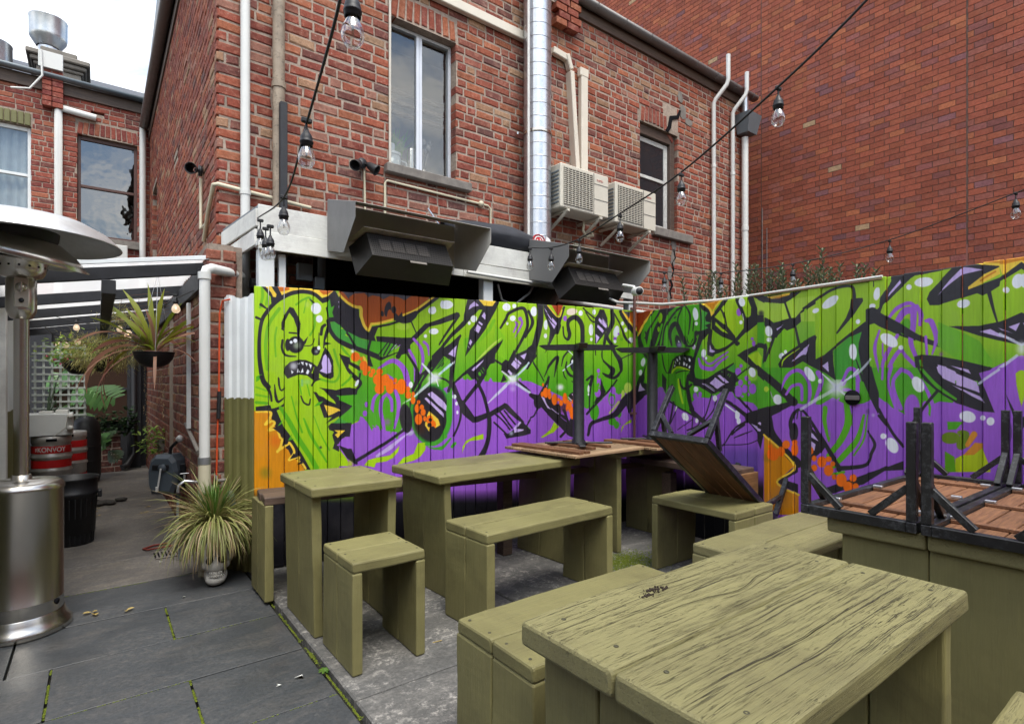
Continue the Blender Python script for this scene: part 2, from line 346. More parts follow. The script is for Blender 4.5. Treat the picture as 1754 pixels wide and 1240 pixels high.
# ---------------------------------------------------------------- the spray-painted mural (flat paint on the fence boards)
MS = 2.5; MX0, MY0, MX1, MY1 = 425, 425, 1765, 905
class Paint:
    def __init__(s):
        s.W = int((MX1 - MX0) * MS); s.H = int((MY1 - MY0) * MS)
        s.a = np.zeros((s.H, s.W, 3), np.float32); s.v(0, 0, 1)
    def v(s, ox, oy, k): s.ox, s.oy, s.k = ox, oy, k
    def t(s, pts):
        p = np.array(pts, np.float64).reshape(-1, 2)
        return np.stack([(s.ox + p[:, 0] * s.k - MX0) * MS, (s.oy + p[:, 1] * s.k - MY0) * MS], 1)
    def P(s, col, *c):
        p = s.t(c); col = np.array(col, np.float32) / 255
        y0 = max(0, int(p[:, 1].min())); y1 = min(s.H - 1, int(p[:, 1].max()) + 1)
        a, b = p, np.roll(p, -1, 0)
        for y in range(y0, y1 + 1):
            yc = y + .5
            m = ((a[:, 1] <= yc) & (b[:, 1] > yc)) | ((b[:, 1] <= yc) & (a[:, 1] > yc))
            if not m.any(): continue
            A, B = a[m], b[m]
            xs = np.sort(A[:, 0] + (yc - A[:, 1]) * (B[:, 0] - A[:, 0]) / (B[:, 1] - A[:, 1]))
            for i in range(0, len(xs) - 1, 2):
                u0 = max(0, int(xs[i] + .5)); u1 = min(s.W, int(xs[i + 1] + .5))
                if u1 > u0: s.a[y, u0:u1] = col
    def blend(s, x0, x1, y0, y1, m, col):
        r = s.a[y0:y1, x0:x1]; r += (np.array(col, np.float32) / 255 - r) * m[..., None]
    def E(s, col, cx, cy, rx, ry=None, rot=0, soft=.08, al=1):
        ry = rx if ry is None else ry
        c = s.t([cx, cy])[0]; rx *= s.k * MS; ry *= s.k * MS
        R = max(rx, ry) * (1 + soft) + 2
        x0, x1 = max(0, int(c[0] - R)), min(s.W, int(c[0] + R) + 1); y0, y1 = max(0, int(c[1] - R)), min(s.H, int(c[1] + R) + 1)
        if x1 <= x0 or y1 <= y0: return
        X, Y = np.meshgrid(np.arange(x0, x1) + .5 - c[0], np.arange(y0, y1) + .5 - c[1])
        q = math.radians(rot); u = X * math.cos(q) + Y * math.sin(q); w = -X * math.sin(q) + Y * math.cos(q)
        d = np.sqrt((u / rx) ** 2 + (w / ry) ** 2)
        m = np.clip((1 + soft - d) / (2 * soft), 0, 1); m = m * m * (3 - 2 * m) * al
        s.blend(x0, x1, y0, y1, m.astype(np.float32), col)
    def G(s, col, cx, cy, r, al=.9): s.E(col, cx, cy, r * .55, r * .55, 0, .8, al)
    def S(s, col, w, *c, al=1):
        p = s.t(c); n = len(p); w = list(w) if isinstance(w, (list, tuple)) else [w]
        w = np.interp(np.linspace(0, 1, n), np.linspace(0, 1, len(w)), w) * s.k * MS / 2
        if n > 2:
            Q, Wd = [], []
            e = np.vstack([2 * p[0] - p[1], p, 2 * p[-1] - p[-2]])
            for i in range(n - 1):
                for t in np.linspace(0, 1, 7)[:-1]:
                    a, b, cc, d = e[i:i + 4]
                    Q.append(.5 * (2 * b + (cc - a) * t + (2 * a - 5 * b + 4 * cc - d) * t * t + (3 * b - a - 3 * cc + d) * t ** 3))
                    Wd.append(w[i] + (w[i + 1] - w[i]) * t)
            Q.append(p[-1]); Wd.append(w[-1]); p = np.array(Q); w = np.array(Wd)
        wm = max(w) + 2
        X0, X1 = max(0, int(p[:, 0].min() - wm)), min(s.W, int(p[:, 0].max() + wm) + 1)
        Y0, Y1 = max(0, int(p[:, 1].min() - wm)), min(s.H, int(p[:, 1].max() + wm) + 1)
        if X1 <= X0 or Y1 <= Y0: return
        M = np.zeros((Y1 - Y0, X1 - X0), np.float32)
        for i in range(len(p) - 1):
            a, b = p[i], p[i + 1]; R = max(w[i], w[i + 1]) + 2
            x0, x1 = max(X0, int(min(a[0], b[0]) - R)), min(X1, int(max(a[0], b[0]) + R) + 1)
            y0, y1 = max(Y0, int(min(a[1], b[1]) - R)), min(Y1, int(max(a[1], b[1]) + R) + 1)
            if x1 <= x0 or y1 <= y0: continue
            X, Y = np.meshgrid(np.arange(x0, x1) + .5, np.arange(y0, y1) + .5)
            d = b - a; L = d @ d + 1e-9
            t = np.clip(((X - a[0]) * d[0] + (Y - a[1]) * d[1]) / L, 0, 1)
            D = np.hypot(X - a[0] - t * d[0], Y - a[1] - t * d[1])
            m = np.clip(w[i] + (w[i + 1] - w[i]) * t - D + .5, 0, 1)
            r = M[y0 - Y0:y1 - Y0, x0 - X0:x1 - X0]; np.maximum(r, m, out=r)
        s.blend(X0, X1, Y0, Y1, M * al, col)
    def grad(s, x0, x1, y0, y1, c0, c1):
        p = s.t([x0, y0, x1, y1]).astype(int)
        (a, b), (c, d) = p; a = max(a, 0); b = max(b, 0); c = min(c, s.W); d = min(d, s.H)
        t = np.linspace(0, 1, d - b)[:, None, None]
        s.a[b:d, a:c] = (np.array(c0) * (1 - t) + np.array(c1) * t) / 255
L=(170,214,16); Gn=(78,168,24); Tl=(70,160,58); K=(36,33,40); U=(158,92,212); V=(206,182,240); W=(238,243,252)
Yl=(247,208,62); Or=(205,105,12); Ab=(216,140,10); R=(250,116,4); Br=(58,32,18); Gy=(78,74,84); Pl=(186,218,88); DG=(86,172,14)
def paint_mural():
    m = Paint(); P, S, E, v = m.P, m.S, m.E, m.v
    v(0,0,1)
    m.grad(425,1765,425,560,L,(150,198,16)); m.grad(425,1765,560,670,(150,198,16),Gn); m.grad(425,1765,670,905,Gn,Gn)
    m.grad(425,612,425,905,L,(150,196,20)); m.grad(1312,1765,425,590,(166,206,26),(146,198,16)); m.grad(1312,1765,590,660,(146,198,16),(84,170,30)); m.grad(1312,1765,660,905,(84,170,30),Tl)
    P(U,600,735,612,722,620,714,640,735,680,740,700,720,720,690,760,665,790,650,860,655,900,652,912,655,1005,700,1060,675,1095,665,1130,664,1180,690,1240,680,1290,690,1310,712,1330,690,1360,672,1480,660,1520,680,1580,700,1680,660,1765,600,1765,905,612,905,608,770)
    P(Ab,425,704,470,704,480,740,520,800,560,905,425,905)
    # left corner, big cactus head
    v(430,480,.14516)
    for c,w in (((330,340,210,520,175,700,170,850,190,1050),40),((300,560,280,700,290,900),22)): S((116,184,24),w,*c)
    S((116,184,24),34,130,90,135,200,105,320); S((116,184,24),26,200,160,175,290)
    P(Yl,300,60,450,85,640,92,640,122,560,124,450,150,365,190); P(Or,310,76,450,86,450,116,345,140)
    P(Yl,640,92,810,100,985,118,985,132,905,190,850,212,800,185,720,150,640,122); P(Or,715,104,800,104,812,135,850,172,900,168,975,124,860,105)
    P(K,105,55,240,60,310,76,365,190,300,260,240,300,230,200)
    P(Yl,150,60,235,70,270,130,300,170,290,207,258,200,235,150,190,100)
    S(K,[40,45,48,48,48,44,40,46,56,62],845,250,750,170,630,140,500,150,380,200,280,270,190,370,130,470,100,640,95,850,108,1010,140,1180,200,1260)
    P(K,985,118,905,192,840,210,835,275,905,255,925,240,890,330,905,440,915,500,975,490,1040,545,1100,560,1110,620,1171,700,1171,300,1150,295,1040,220)
    P(Gn,926,225,943,325,980,300,955,385,972,440,915,442,900,330,908,250)
    S(V,14,1030,260,1130,330); P(V,1028,300,1130,365,1130,392,1028,328); P(V,1033,358,1130,430,1150,510,1185,530,1185,575,1110,490,1060,430)
    P(Tl,915,510,975,488,1040,532,1100,510,1092,545,1050,572,1135,590,1110,650,1171,690,1171,770,1080,725,1000,670,950,600)
    S(K,[40,46,50,50],905,480,930,590,1000,690,1090,750,1200,800)
    S(K,34,870,530,838,560,825,640); S(K,[34,14],905,560,870,680,855,800); S(K,[26,10],905,600,880,690); P(K,865,725,945,750,868,768)
    S((110,180,24),28,975,820,1010,950,1045,1060,1020,1160,960,1200,820,1170)
    P(K,872,790,920,850,965,950,972,1140,930,1168,850,1140,795,1090,740,1180,700,1160,745,1080,800,980,840,870)
    P(V,875,870,920,930,946,1010,940,1090,890,1105,808,1072,840,1040,830,980,850,900)
    S((108,178,26),25,530,290,630,225,700,225,745,400,745,550,695,650); S((108,178,26),14,650,240,620,390)
    S(K,[10,26,8],690,230,745,280,780,380); S(K,[20,10],890,330,905,420)
    P(K,455,316,500,330,560,440,582,520,570,650,585,720,620,722,672,662,645,740,620,772,570,745,542,650,538,560,500,450,450,385,400,480,388,600,355,585,358,500,400,400)
    S(K,18,450,620,540,628); E(K,525,762,96,98); E(K,432,765,32,72); m.G((150,165,140),540,770,70); E(W,472,733,18); E(W,520,715,25)
    S(K,[24,28,26,12],370,710,362,800,390,870,440,895,530,900)
    E(K,760,835,52,52); m.G((140,150,150),770,842,34); E(W,797,800,20,24); S(K,10,625,775,700,772,735,730,745,690); S(K,[6,22],800,620,800,760)
    E(W,765,335,62,68,0,.12); E(W,803,458,40,44,0,.12); m.G((190,215,110),660,290,60,.6)
    P(K,380,1090,400,1020,460,965,560,938,640,942,720,975,790,1030,800,960,800,1165,740,1185,660,1125,560,1112,430,1162)
    for c in ((545,980,575,975,560,1005),(582,968,618,964,614,1008),(635,973,666,980,655,1022),(675,983,716,1000,700,1048),(470,1058,502,1085,478,1107),(550,1038,577,1086,538,1092),(607,1033,617,1088,583,1092),(665,1048,687,1075,670,1112,643,1100)): P(W,*c)
    m.G((190,190,200),500,1012,75,.95)
    P(L,735,1028,746,1020,728,1104,708,1098)
    S(K,[36,10],115,290,200,350); S(K,[30,22],60,440,140,475); P(L,60,1130,125,1110,100,1170,60,1200); P(Gn,60,1135,130,1108,98,1175,60,1200)
    S(K,14,320,1150,325,1240); S((130,190,100),30,600,1180,600,1240); E((150,205,110),660,1200,45,35,0,.6,.7)
    v(430,650,.14516)
    S((116,184,24),20,60,90,180,132); S((116,184,24),26,60,180,230,212); S((96,172,24),36,60,270,180,280)
    S(K,[46,40,26,24],120,-30,195,100,230,180,240,250); 
    P(K,55,322,225,300,240,345,300,330,385,290,390,310,300,365,350,480,378,550,460,660,500,720,600,880,700,1060,610,1060,540,960,440,900,55,372)
    P(Ab,55,375,225,375,245,470,290,570,340,700,370,780,440,830,470,900,560,960,620,1040,640,1240,55,1240)
    m.G((120,120,30),170,1100,110,.6); m.G((226,110,10),290,720,120,.7)
    S(Yl,[20,26,30,26,30,26,30,26,30,26,30,26,30],60,382,215,382,235,410,210,470,165,530,245,490,275,520,205,600,300,585,340,680,365,700,345,790,310,850); S(Yl,28,310,840,430,765,455,750,508,855,445,945); S(Yl,26,445,950,560,912,555,960,600,985,640,1045)
    P(K,255,570,330,555,380,640,370,700,345,640); P(K,455,940,500,870,560,910); P(K,540,1005,590,955,610,985); P(K,370,775,450,700,430,760)
    S(K,[10,34,30,10],275,60,290,200,320,262,395,210); S(K,18,325,-10,335,90,355,128,392,104); S(K,18,240,352,330,342,385,295)
    S(K,[16,20,20,14],586,195,620,270,680,296,696,232); S(K,[22,16],715,70,750,20,810,-5); m.G((120,170,40),540,280,60,.5)
    g=(92,174,18)
    S(g,[40,60,60,60],345,330,440,480,560,700,690,900,770,1040); S(g,[14,20,24],475,200,540,450,600,620); S(g,[20,38,30,20],620,460,700,650,800,820,890,970); S(g,[10,18],740,430,820,640,920,830)
    S(g,16,560,10,590,170); S(g,14,660,60,690,190); P(Gn,310,550,370,470,360,520,330,540); P(Gn,435,720,480,640,470,690,520,700)
    P(Tl,900,150,1171,170,1171,330,1000,230); P(Tl,1171,330,980,500,940,520,1171,530)
    P(K,800,95,1000,125,1090,100,1171,92,1171,188,980,185,900,150)
    P(K,732,145,770,150,800,190,950,240,1000,275,860,130,940,150,1171,300,1171,352,880,518,950,442,860,452,790,250)
    P(L,800,165,900,190,970,240,1000,290,900,245); P(Yl,860,298,975,325,1055,355,970,402,910,428); P(Gn,740,320,790,270,850,255,810,300)
    P(K,905,550,940,515,1171,512,1171,600,1130,650,1010,775,1060,795,1140,900,1140,1010,1060,860,960,812,980,745,955,655,975,612,920,592)
    P(Yl,975,595,1110,600,1020,688,985,650,1020,625); P(U,1005,775,1080,710,1171,600,1171,815,1080,815,1060,790); P(K,1060,812,1171,820,1171,960,1140,960)
    m.G((40,40,90),820,800,24,.9)
    # orange glow panel and the dark letter left of centre
    v(580,480,.14516)
    P(Gy,0,100,1160,180,1160,215,900,240,0,240)
    P((176,80,6),125,200,180,162,300,156,350,202,400,180,480,195,520,232,600,190,700,200,780,240,850,190,1070,200,1050,235,910,335,760,420,640,470,400,510,350,570,290,520,265,400,275,325,200,315,120,255)
    P((176,80,6),0,125,60,150,125,235,125,262,60,225,0,160)
    P(K,0,195,120,290,235,345,240,430,280,540,355,620,385,560,475,535,420,665,440,725,370,712,270,690,100,625,40,560,0,510)
    S(Yl,[30,30,30,34,36,34,34,30,26],0,165,60,228,120,278,200,318,258,332,265,430,300,540,350,592,385,515); S(Yl,[28,30,26],385,518,480,508,640,465); S(Yl,[26,26,24],755,415,910,352,1060,245,1120,200)
    S(K,26,400,560,480,545,600,522,700,488); P(K,645,470,650,400,670,385,705,425,745,375,755,430,905,362,930,400,905,445,850,498,760,520,700,490)
    S(K,[44,34,36,40],870,420,905,395,1050,290,1160,205)
    E(K,575,345,38,88,12); P((176,80,6),562,440,575,370,600,345,640,420,575,450); E(K,648,352,30,42); E(K,512,398,17,34,-8)
    P(Tl,110,610,270,695,370,715,335,840,200,790,110,770); P(Gn,385,715,570,735,700,760,600,870,500,900,340,850)
    S(K,[22,26],115,640,195,785); S(K,28,375,705,340,845)
    S(K,[40,48,55,60,60,40,16],-10,705,110,765,210,808,340,855,440,895,495,925,580,895); S(K,[20,10],560,905,700,850)
    P(K,440,662,600,670,760,680,850,680,1020,510,1060,515,1060,555,910,700,838,765,842,820,810,862,740,882,715,928,682,928,668,895,700,850,720,780,600,742,450,722)
    S(K,46,1045,535,1250,465); S(K,14,575,735,472,878); S(K,17,608,738,525,888); S(K,15,660,745,565,890); S(V,7,680,757,618,825); S(U,9,722,765,668,808)
    S(K,14,855,500,912,628)
    E(W,1100,360,46,44,-20); E(W,1222,290,30,50); E(W,1118,606,54,36); E(W,1022,660,20,22); E(Pl,755,548,82,42,0,.2,.6)
    S(U,[30,40,40,34,20],880,695,960,790,990,900,985,1010,955,1115); S(U,[34,30,14],1005,730,1050,780,1062,885); S(U,[36,40,40,26],830,830,885,940,900,1050,895,1190)
    S(U,[24,50,60,66,66,66],470,1040,600,960,680,962,760,1040,800,1150,815,1260); S(U,38,570,1125,640,1180,665,1260)
    S(K,[24,32,40],805,870,900,1020,935,1110); P(K,900,1030,950,1115,1020,1060,1060,970,1240,770,1240,1000,1060,1100,960,1240,890,1240)
    for a in ((1085,1045,1240,880),(1110,1080,1240,935),(1150,1085,1250,985)): S(Gn,9,*a)
    P(K,0,868,60,890,130,912,140,965,250,1020,250,1075,118,990,115,1035,268,1190,240,1240,170,1160,100,1075)
    P(Yl,278,888,312,910,332,960,350,1020,300,965,285,920); P(K,335,868,360,880,405,1022,345,1012)
    S((100,176,24),[30,30,20],30,780,80,850,135,905); S((96,172,22),26,150,1100,130,1160,40,1240)
    m.G(W,165,838,42)
    # spray bubbles
    for c in ((195,905,53,55),(265,930,18,26),(290,1010,46,60),(345,1046,34,34),(310,1092,32,34),(405,1075,28,32),(380,1118,28,28),(480,1080,38,38),(465,1170,60,65),(550,1150,44,40),(665,1182,24,27),(535,1212,26,26),(600,1220,44,60),(740,1225,52,60)): E(R,*c,0,.1)
    v(580,640,.14516)
    P(Gn,0,250,220,180,280,190,280,500,150,600,0,520); P(U,150,600,235,560,250,500,290,515,385,670,440,600,600,722,690,750,745,600,1240,620,1240,1240,0,1240,0,780,100,740)
    S(U,[28,40,40,30],470,230,415,300,392,450,410,610); S(Gn,[20,34,30,10],520,240,455,330,448,480,492,670); S(U,[30,42,44,44,30],570,238,510,300,492,430,520,580,540,700); S(U,[38,44,44],570,238,618,320,622,430); S(Gn,[30,40,30,10],650,240,660,400,645,560,610,700)
    E(Gn,566,420,40,112,0,.15); m.G(U,570,570,70,.6); S(U,[40,50,44,30],650,170,700,300,702,450,655,640); P(Gn,280,500,440,640,420,480,380,420,300,440); P(Gn,285,510,330,560,395,680,400,600,360,520)
    E(U,323,363,20,33); E(U,306,468,27,36); P(Gn,670,760,700,640,740,560,745,640,690,770)
    P(K,0,310,60,335,162,382,120,425,0,522); P(Yl,0,418,20,430,0,446)
    S(K,[24,30],150,-10,258,100,215,180); S(K,20,250,0,240,60); P(K,0,195,20,175,110,163,222,178,212,247,0,262); E(W,212,112,18,44,25)
    P(K,0,595,90,580,152,580,130,742,100,742,60,745,0,812,0,730,75,670,0,665); P(Yl,0,668,75,670,0,737)
    P(K,0,845,110,885,150,882,200,1010,225,1062,200,1070,100,1000); P(L,0,880,100,1010,112,1090,0,1090); m.G(L,130,1060,60,.8)
    S(K,[40,36,34,30],195,1030,440,885,600,782,775,660)
    for c in ((465,75,60,60),(550,50,45,42),(480,178,57,62),(600,160,50,78),(535,120,26,26),(665,80,25,28),(740,165,58,78),(680,150,38,38)): E(R,*c,0,.09)
    E(W,846,132,25,38); P(K,905,60,1010,0,960,190,900,270,850,200,880,120); S(Gn,12,890,205,1000,20); S(Gn,14,1010,180,995,250)
    P(K,830,330,900,300,1000,150,1090,145,1000,300,880,420,830,500); S(Gn,[6,10,4],855,340,848,420,858,520)
    E((52,156,40),1090,480,250,360,0,.05); E(K,790,528,72,170,-6); E(K,1088,476,214,327)
    m.G(Br,960,640,120,.8)
    for c in ((815,180,25,30),(815,250,36,46),(875,240,20,28),(872,310,28,50),(940,335,22,25),(922,410,30,55),(980,395,25,32),(995,455,30,43),(940,537,46,66),(1015,530,20,32)): E(R,*c,0,.09)
    P(V,1045,240,1095,210,1240,330,1240,420,1170,370); P(V,1010,295,1032,278,1240,470,1240,520); P(V,1240,330,1300,420,1300,470,1240,420)
    P(Yl,1065,440,1170,535,1192,605,1065,682,1018,610,1020,570,1045,558,1040,490); E(R,1070,545,38,54); E(R,1102,602,40,56); E(K,1077,543,18,20); E(K,1068,605,24,26); E(K,1102,665,34,46)
    S((205,190,235),[10,24,50,30],850,680,755,750,600,870,450,970,al=.85); S(W,[4,18],750,355,840,300,al=.8); E((190,190,220),850,700,40,22,-40,.5,.8)
    P(L,295,1080,340,1020,440,990,600,960,670,900,716,850,700,920,640,990,560,1030,440,1052,420,1105); P(L,695,1065,760,990,880,940,930,815,1032,810,1020,900,960,980,880,1022,740,1062)
    S((70,168,40),[40,50,40],1035,830,1130,820,1260,740); S((70,168,40),[8,26,26],1045,858,1140,882,1250,850)
    # middle letters
    v(740,500,.12903)
    S((118,188,18),[40,46,46],820,380,740,520,560,700); P((110,184,20),415,620,490,600,440,860,410,700); P((128,192,24),830,430,960,600,960,900,830,820)
    P(K,-10,408,105,360,322,272,355,285,364,325,345,352,92,712,78,705,92,670,250,430,300,365,100,432,-10,458)
    P(K,470,100,620,110,685,188,800,190,840,125,888,128,840,250,700,500,550,705,437,862,480,650,500,510,560,440,660,240,612,242,440,440,260,602,110,790,60,860,-10,900,-10,850,100,740,240,560,410,382,415,310)
    P(V,480,242,498,180,560,128,614,186,540,202); P(Yl,612,108,845,125,800,190,682,188); P(V,685,268,702,310,697,375,650,325); P(V,615,390,667,430,655,453,606,412); P(V,595,430,644,475,607,552,558,508); P(V,508,628,532,665,508,714,484,680); S(W,5,475,718,492,745)
    P(K,372,562,382,590,352,650,322,800,272,1200,280,1240,225,1240,225,1140,240,910,150,850,0,1010,-10,960,95,780,250,680,340,590)
    P(V,320,710,297,868,213,825); P(W,296,912,292,950,265,968,262,940)
    for a in ((0,1062,150,862),(40,1080,185,872),(100,1080,228,892)): S(Gn,10,*a)
    S((190,226,232),[30,36],90,1092,245,965)
    P(K,938,630,915,685,838,828,828,942,770,960,700,1080,640,1200,650,1250,590,1250,560,1165,520,1150,470,1085,400,1120,320,1200,270,1250,262,1210,300,1180,400,1080,545,968,822,725)
    P(V,682,896,660,935,550,1052,520,1040,550,1005); E(Gn,625,1090,18,28,-20); S(Gn,11,640,1040,668,1080); S(Gn,9,665,1005,688,1045); S(Gn,6,585,1138,605,1165)
    P(Pl,932,598,825,700,690,830,550,945,690,790,825,665)
    S(K,[26,38,40,44,44,40,28],900,482,975,360,1022,282,1205,222,1262,415,1222,560,1095,810)
    S(K,[32,44,24],1278,255,1330,415,1230,605)
    P(K,1395,560,1345,620,1322,700,1240,770,1110,832,1085,765,1010,920,968,898,915,950,910,1060,1000,1120,1100,1110,1180,1010,1250,955,1370,855,1395,700)
    P(V,1162,850,1247,812,1216,902); P(V,1100,868,1182,950,1160,966,1095,905); P(V,1045,965,1085,908,1160,975,1120,1032); P(V,1000,1060,1015,1033,1062,1080,1048,1112)
    S(K,34,1258,1015,1330,900,1372,850); S(K,26,830,905,925,970); P(K,902,1205,940,1090,985,1170); S(K,18,1345,950,1395,1030)
    for c in ((190,172,88,58),(20,245,25,46),(30,525,46,38),(550,360,40,46),(492,415,20,25),(983,205,56,52),(1088,190,28,30),(1068,352,38,38),(994,422,18,22),(1345,262,40,62)): E(W,*c)
    E(U,1160,360,26,28); S(U,[30,30,20,6],1180,380,1185,425,1140,520,1098,610); S(U,[22,30,18],1105,400,1122,440,1078,535)
    P(U,310,1225,400,1135,428,1222,460,1150,480,1192,560,1160,595,1222,590,1250,310,1250); P(U,635,1225,682,1140,690,1195,720,1250,640,1250); P(U,745,1250,745,1200,775,1140,800,1200,810,1250)
    v(740,640,.12903)
    P(U,300,130,330,100,400,50,428,180,460,60,500,90,570,70,600,150,650,150,682,55,690,120,757,192,745,100,775,50,812,120,800,250,775,322,870,220,910,262,955,385,915,180,950,190,1012,415,980,220,1040,200,1130,250,1140,60,1175,60,1180,130,1225,120,1258,182,1312,100,1348,185,1330,260,1305,322,1235,275,1200,350,1400,400,1400,1240,270,1240,270,480,330,450,285,330)
    S((66,164,36),[60,80,60,20],235,190,225,500,205,700,60,930); S((66,164,36),[10,40,24],40,990,130,985,245,860)
    S(K,[22,26,26,30,28,22],-10,45,110,60,190,90,260,160,330,260,375,400); S(K,[30,30,26,24],372,400,372,560,340,690,282,822)
    S(K,[30,40],260,100,215,230); P(K,250,180,300,140,385,345,422,372,562,572,710,520,758,545,755,575,600,642,540,652,400,540,350,425)
    S(K,[40,46,48],700,-10,610,130,400,400); S(K,[40,44,50,56,58,66,76],612,150,680,300,735,500,758,620,748,820,705,980,640,1100); S(K,64,770,540,960,425)
    P(K,948,385,1000,405,1210,630,1215,660,1345,785,1200,822,980,862,940,790,1000,800,1110,720,1170,650,960,470)
    S(K,22,830,530,930,620,1030,740); S(K,24,890,500,1060,720); S(K,22,950,490,1100,670); S(K,22,820,645,980,800)
    P(V,1160,628,1176,650,1112,728,1210,738,1205,752,1090,785,1082,720); m.G((170,180,200),1048,790,48,.8)
    S(K,[16,22],1395,460,1330,560,1250,690); E(K,1385,385,32,62); S(K,[26,30,40],1120,90,1250,200,1400,330)
    for c in ((290,305,26,30),(317,395,18,26),(328,512,15,26)): E(W,*c)
    P(L,392,1055,400,960,450,890,540,840,672,795,676,865,590,882,500,892,440,940,402,1020); P(L,1180,1000,1285,955,1270,1010); S((66,164,36),36,262,970,300,920); S((90,190,30),6,1255,695,1350,780)
    m.G(W,1070,75,110,.95); S((215,225,238),[12,34,44],740,390,860,270,1010,120,al=.85); S((205,222,238),[34,34,26],1120,140,1240,220,1400,300,al=.9); S(W,[20,30],920,-30,1050,70,al=.8); m.G(V,1070,200,60,.6)
    m.G(W,0,70,95,.95)
    v(580,480,.14516)
    m.G(W,1140,1150,95); S((222,232,244),[18,30,14],985,985,1060,1070,1130,1160); S(W,[18,10],1140,1150,1170,1250); S((222,232,244),[30,36,20],1150,1140,1010,1265,890,1370,al=.85)
    v(740,500,.12903); S((200,226,236),[22,30,22],1302,915,1215,1020,1100,1130)
    # purple eye letter
    v(910,500,.12908)
    S(K,[76,76,74,64,50],110,150,112,380,70,600,20,800,-10,920)
    P(K,150,165,205,175,350,350,420,190,440,200,378,420,386,450,350,562,312,562,250,690,168,822,230,650,245,500,160,290)
    P((170,60,4),262,170,412,185,350,322); S(Yl,14,208,178,350,336,398,245)
    P(V,158,205,270,370,262,385,180,255); P(V,212,345,300,497,320,455,262,405); P(V,270,340,340,420,325,450,270,392)
    S(K,[18,20,36,46,50,55,62,64,58,55],410,465,425,590,480,632,505,560,478,440,500,375,575,338,640,400,668,500,668,700)
    for c in ((185,440,30,66),(178,585,22,32),(645,285,28,36),(825,270,20,38),(790,505,31,78),(793,630,18,25),(35,260,38,66),(1208,420,20,28),(1250,505,20,32),(1312,635,30,32),(1100,658,20,26)): E(W,*c)
    E((240,225,205),530,265,72,46,-10); E(W,1118,530,38,80,10); E(U,440,355,30,36); E(U,1100,620,24,20); E(U,1148,560,12,16); E((100,176,20),1195,630,18,22)
    S(K,[22,16],680,220,850,365); S(K,[16,22],720,275,790,380,850,410)
    P(K,898,235,962,238,1005,350,1015,500,962,562,850,692,832,680,832,350,870,300)
    P(V,890,345,925,380,925,436,880,380); P(V,935,350,1002,450,990,487,928,430); P(V,870,435,962,515,940,552,862,470); P(V,845,558,895,605,848,692); S(V,5,935,345,1000,430)
    S(K,[40,54,50,46,40],1062,245,1070,400,1025,520,1000,600,1075,720); S(K,36,985,560,965,690)
    S(K,[20,22,34,22],1090,290,1190,470,1240,600,1300,680); S(K,[56,56,52],1180,265,1280,430,1395,600)
    P(Gy,1200,255,1395,285,1395,310,1330,350); P(Or,1245,300,1300,310,1335,280,1395,290,1395,500,1330,440,1290,360); P(Gy,1235,262,1310,275,1290,340); S(Yl,[20,28,30],1210,260,1290,380,1390,520)
    S(K,[18,12],838,740,843,840); S(K,[14,18,30,60,56,40,20],930,750,932,880,1010,970,1070,1030,1060,1090,1020,1115,940,1080)
    S(K,[44,44,74,56,36,40,30],1065,730,1110,830,1165,900,1185,1000,1178,1060,1090,1140,980,1110); S(K,14,1195,885,1370,800)
    S(K,[8,24,22,10],600,765,500,785,420,860,390,985); E(K,575,950,66,112); m.G((110,80,190),590,990,70); E(W,548,925,20,26); S((215,225,240),[14,8],475,765,595,885); S((200,215,235),[18,14],410,1045,545,940)
    S(K,[24,30,34,26],462,930,452,1020,520,1110,610,1125); S(K,[12,18,10],415,1060,430,1120,460,1165); S(K,14,535,1185,570,1200,620,1180)
    S(K,[8,34,36,26,8],160,1130,240,970,340,865,322,1000,300,1130); S(K,[12,14],20,920,155,1180); S(K,[20,30],740,1160,805,1115,770,1240)
    m.G((100,180,60),760,1080,60,.6)
    v(910,630,.12908)
    P(U,-10,180,20,230,30,340,90,370,90,1240,-10,1240); P(U,-10,400,100,430,250,640,600,900,740,600,800,540,925,425,1000,350,1040,300,1080,245,1112,330,1150,355,1200,410,1300,420,1400,380,1400,1240,-10,1240)
    S(K,[50,90,110,115,90,50],-10,360,90,420,250,580,390,720,500,850,570,900); E(K,85,450,56,92); P(K,88,355,230,98,243,120,215,290,190,330,300,430,330,480,420,480,500,700,600,560,600,880,570,895,480,850,380,700,250,580,110,400)
    S(K,[18,20],85,520,35,630,-10,660); P(V,120,378,165,398,190,470,262,555,200,525); P(V,188,240,212,208,205,285); S(V,10,265,540,350,610)
    S(K,[34,30],380,910,470,815); P(U,375,500,420,490,475,650,385,610); S(U,8,480,650,560,880); S(U,7,380,650,470,720); S(K,34,420,560,560,890)
    P(K,490,370,520,335,600,305,600,500,540,440)
    for a in ((540,350,602,425),(572,332,602,372),(490,392,600,492)): S((226,190,240),12,*a)
    m.G(Br,420,520,110,.7); m.G(W,375,258,72,.95)
    for c in ((145,225,14,24),(185,330,42,68),(135,350,20,36),(235,302,18,26),(240,370,26,48),(305,420,38,76),(355,420,20,22),(385,465,26,40),(440,410,37,68),(435,355,20,22),(480,480,28,56),(510,520,27,75),(545,450,15,26),(540,600,36,82),(465,530,18,50)): E(R,*c,0,.09)
    E((70,166,24),830,580,58,110); E((70,166,24),1062,410,42,92); E((70,166,24),1160,600,34,62); E((70,166,24),1068,710,48,52); E((70,166,24),1120,755,36,50); E((70,166,24),1175,745,9,14)
    S(K,[30,22,20,20,14],735,160,810,108,788,250,770,400,768,560); E(W,755,280,13,52); E(W,755,352,10,19); S(K,[30,24,22,20],735,610,900,420,1010,320,1125,160); P(K,910,135,985,320,860,480,820,465,905,300)
    for c in ((880,40,22,30),(885,170,26,90),(870,330,40,60),(1080,300,30,52),(1062,430,30,60),(1170,420,30,50),(1155,370,14,20)): E(U,*c)
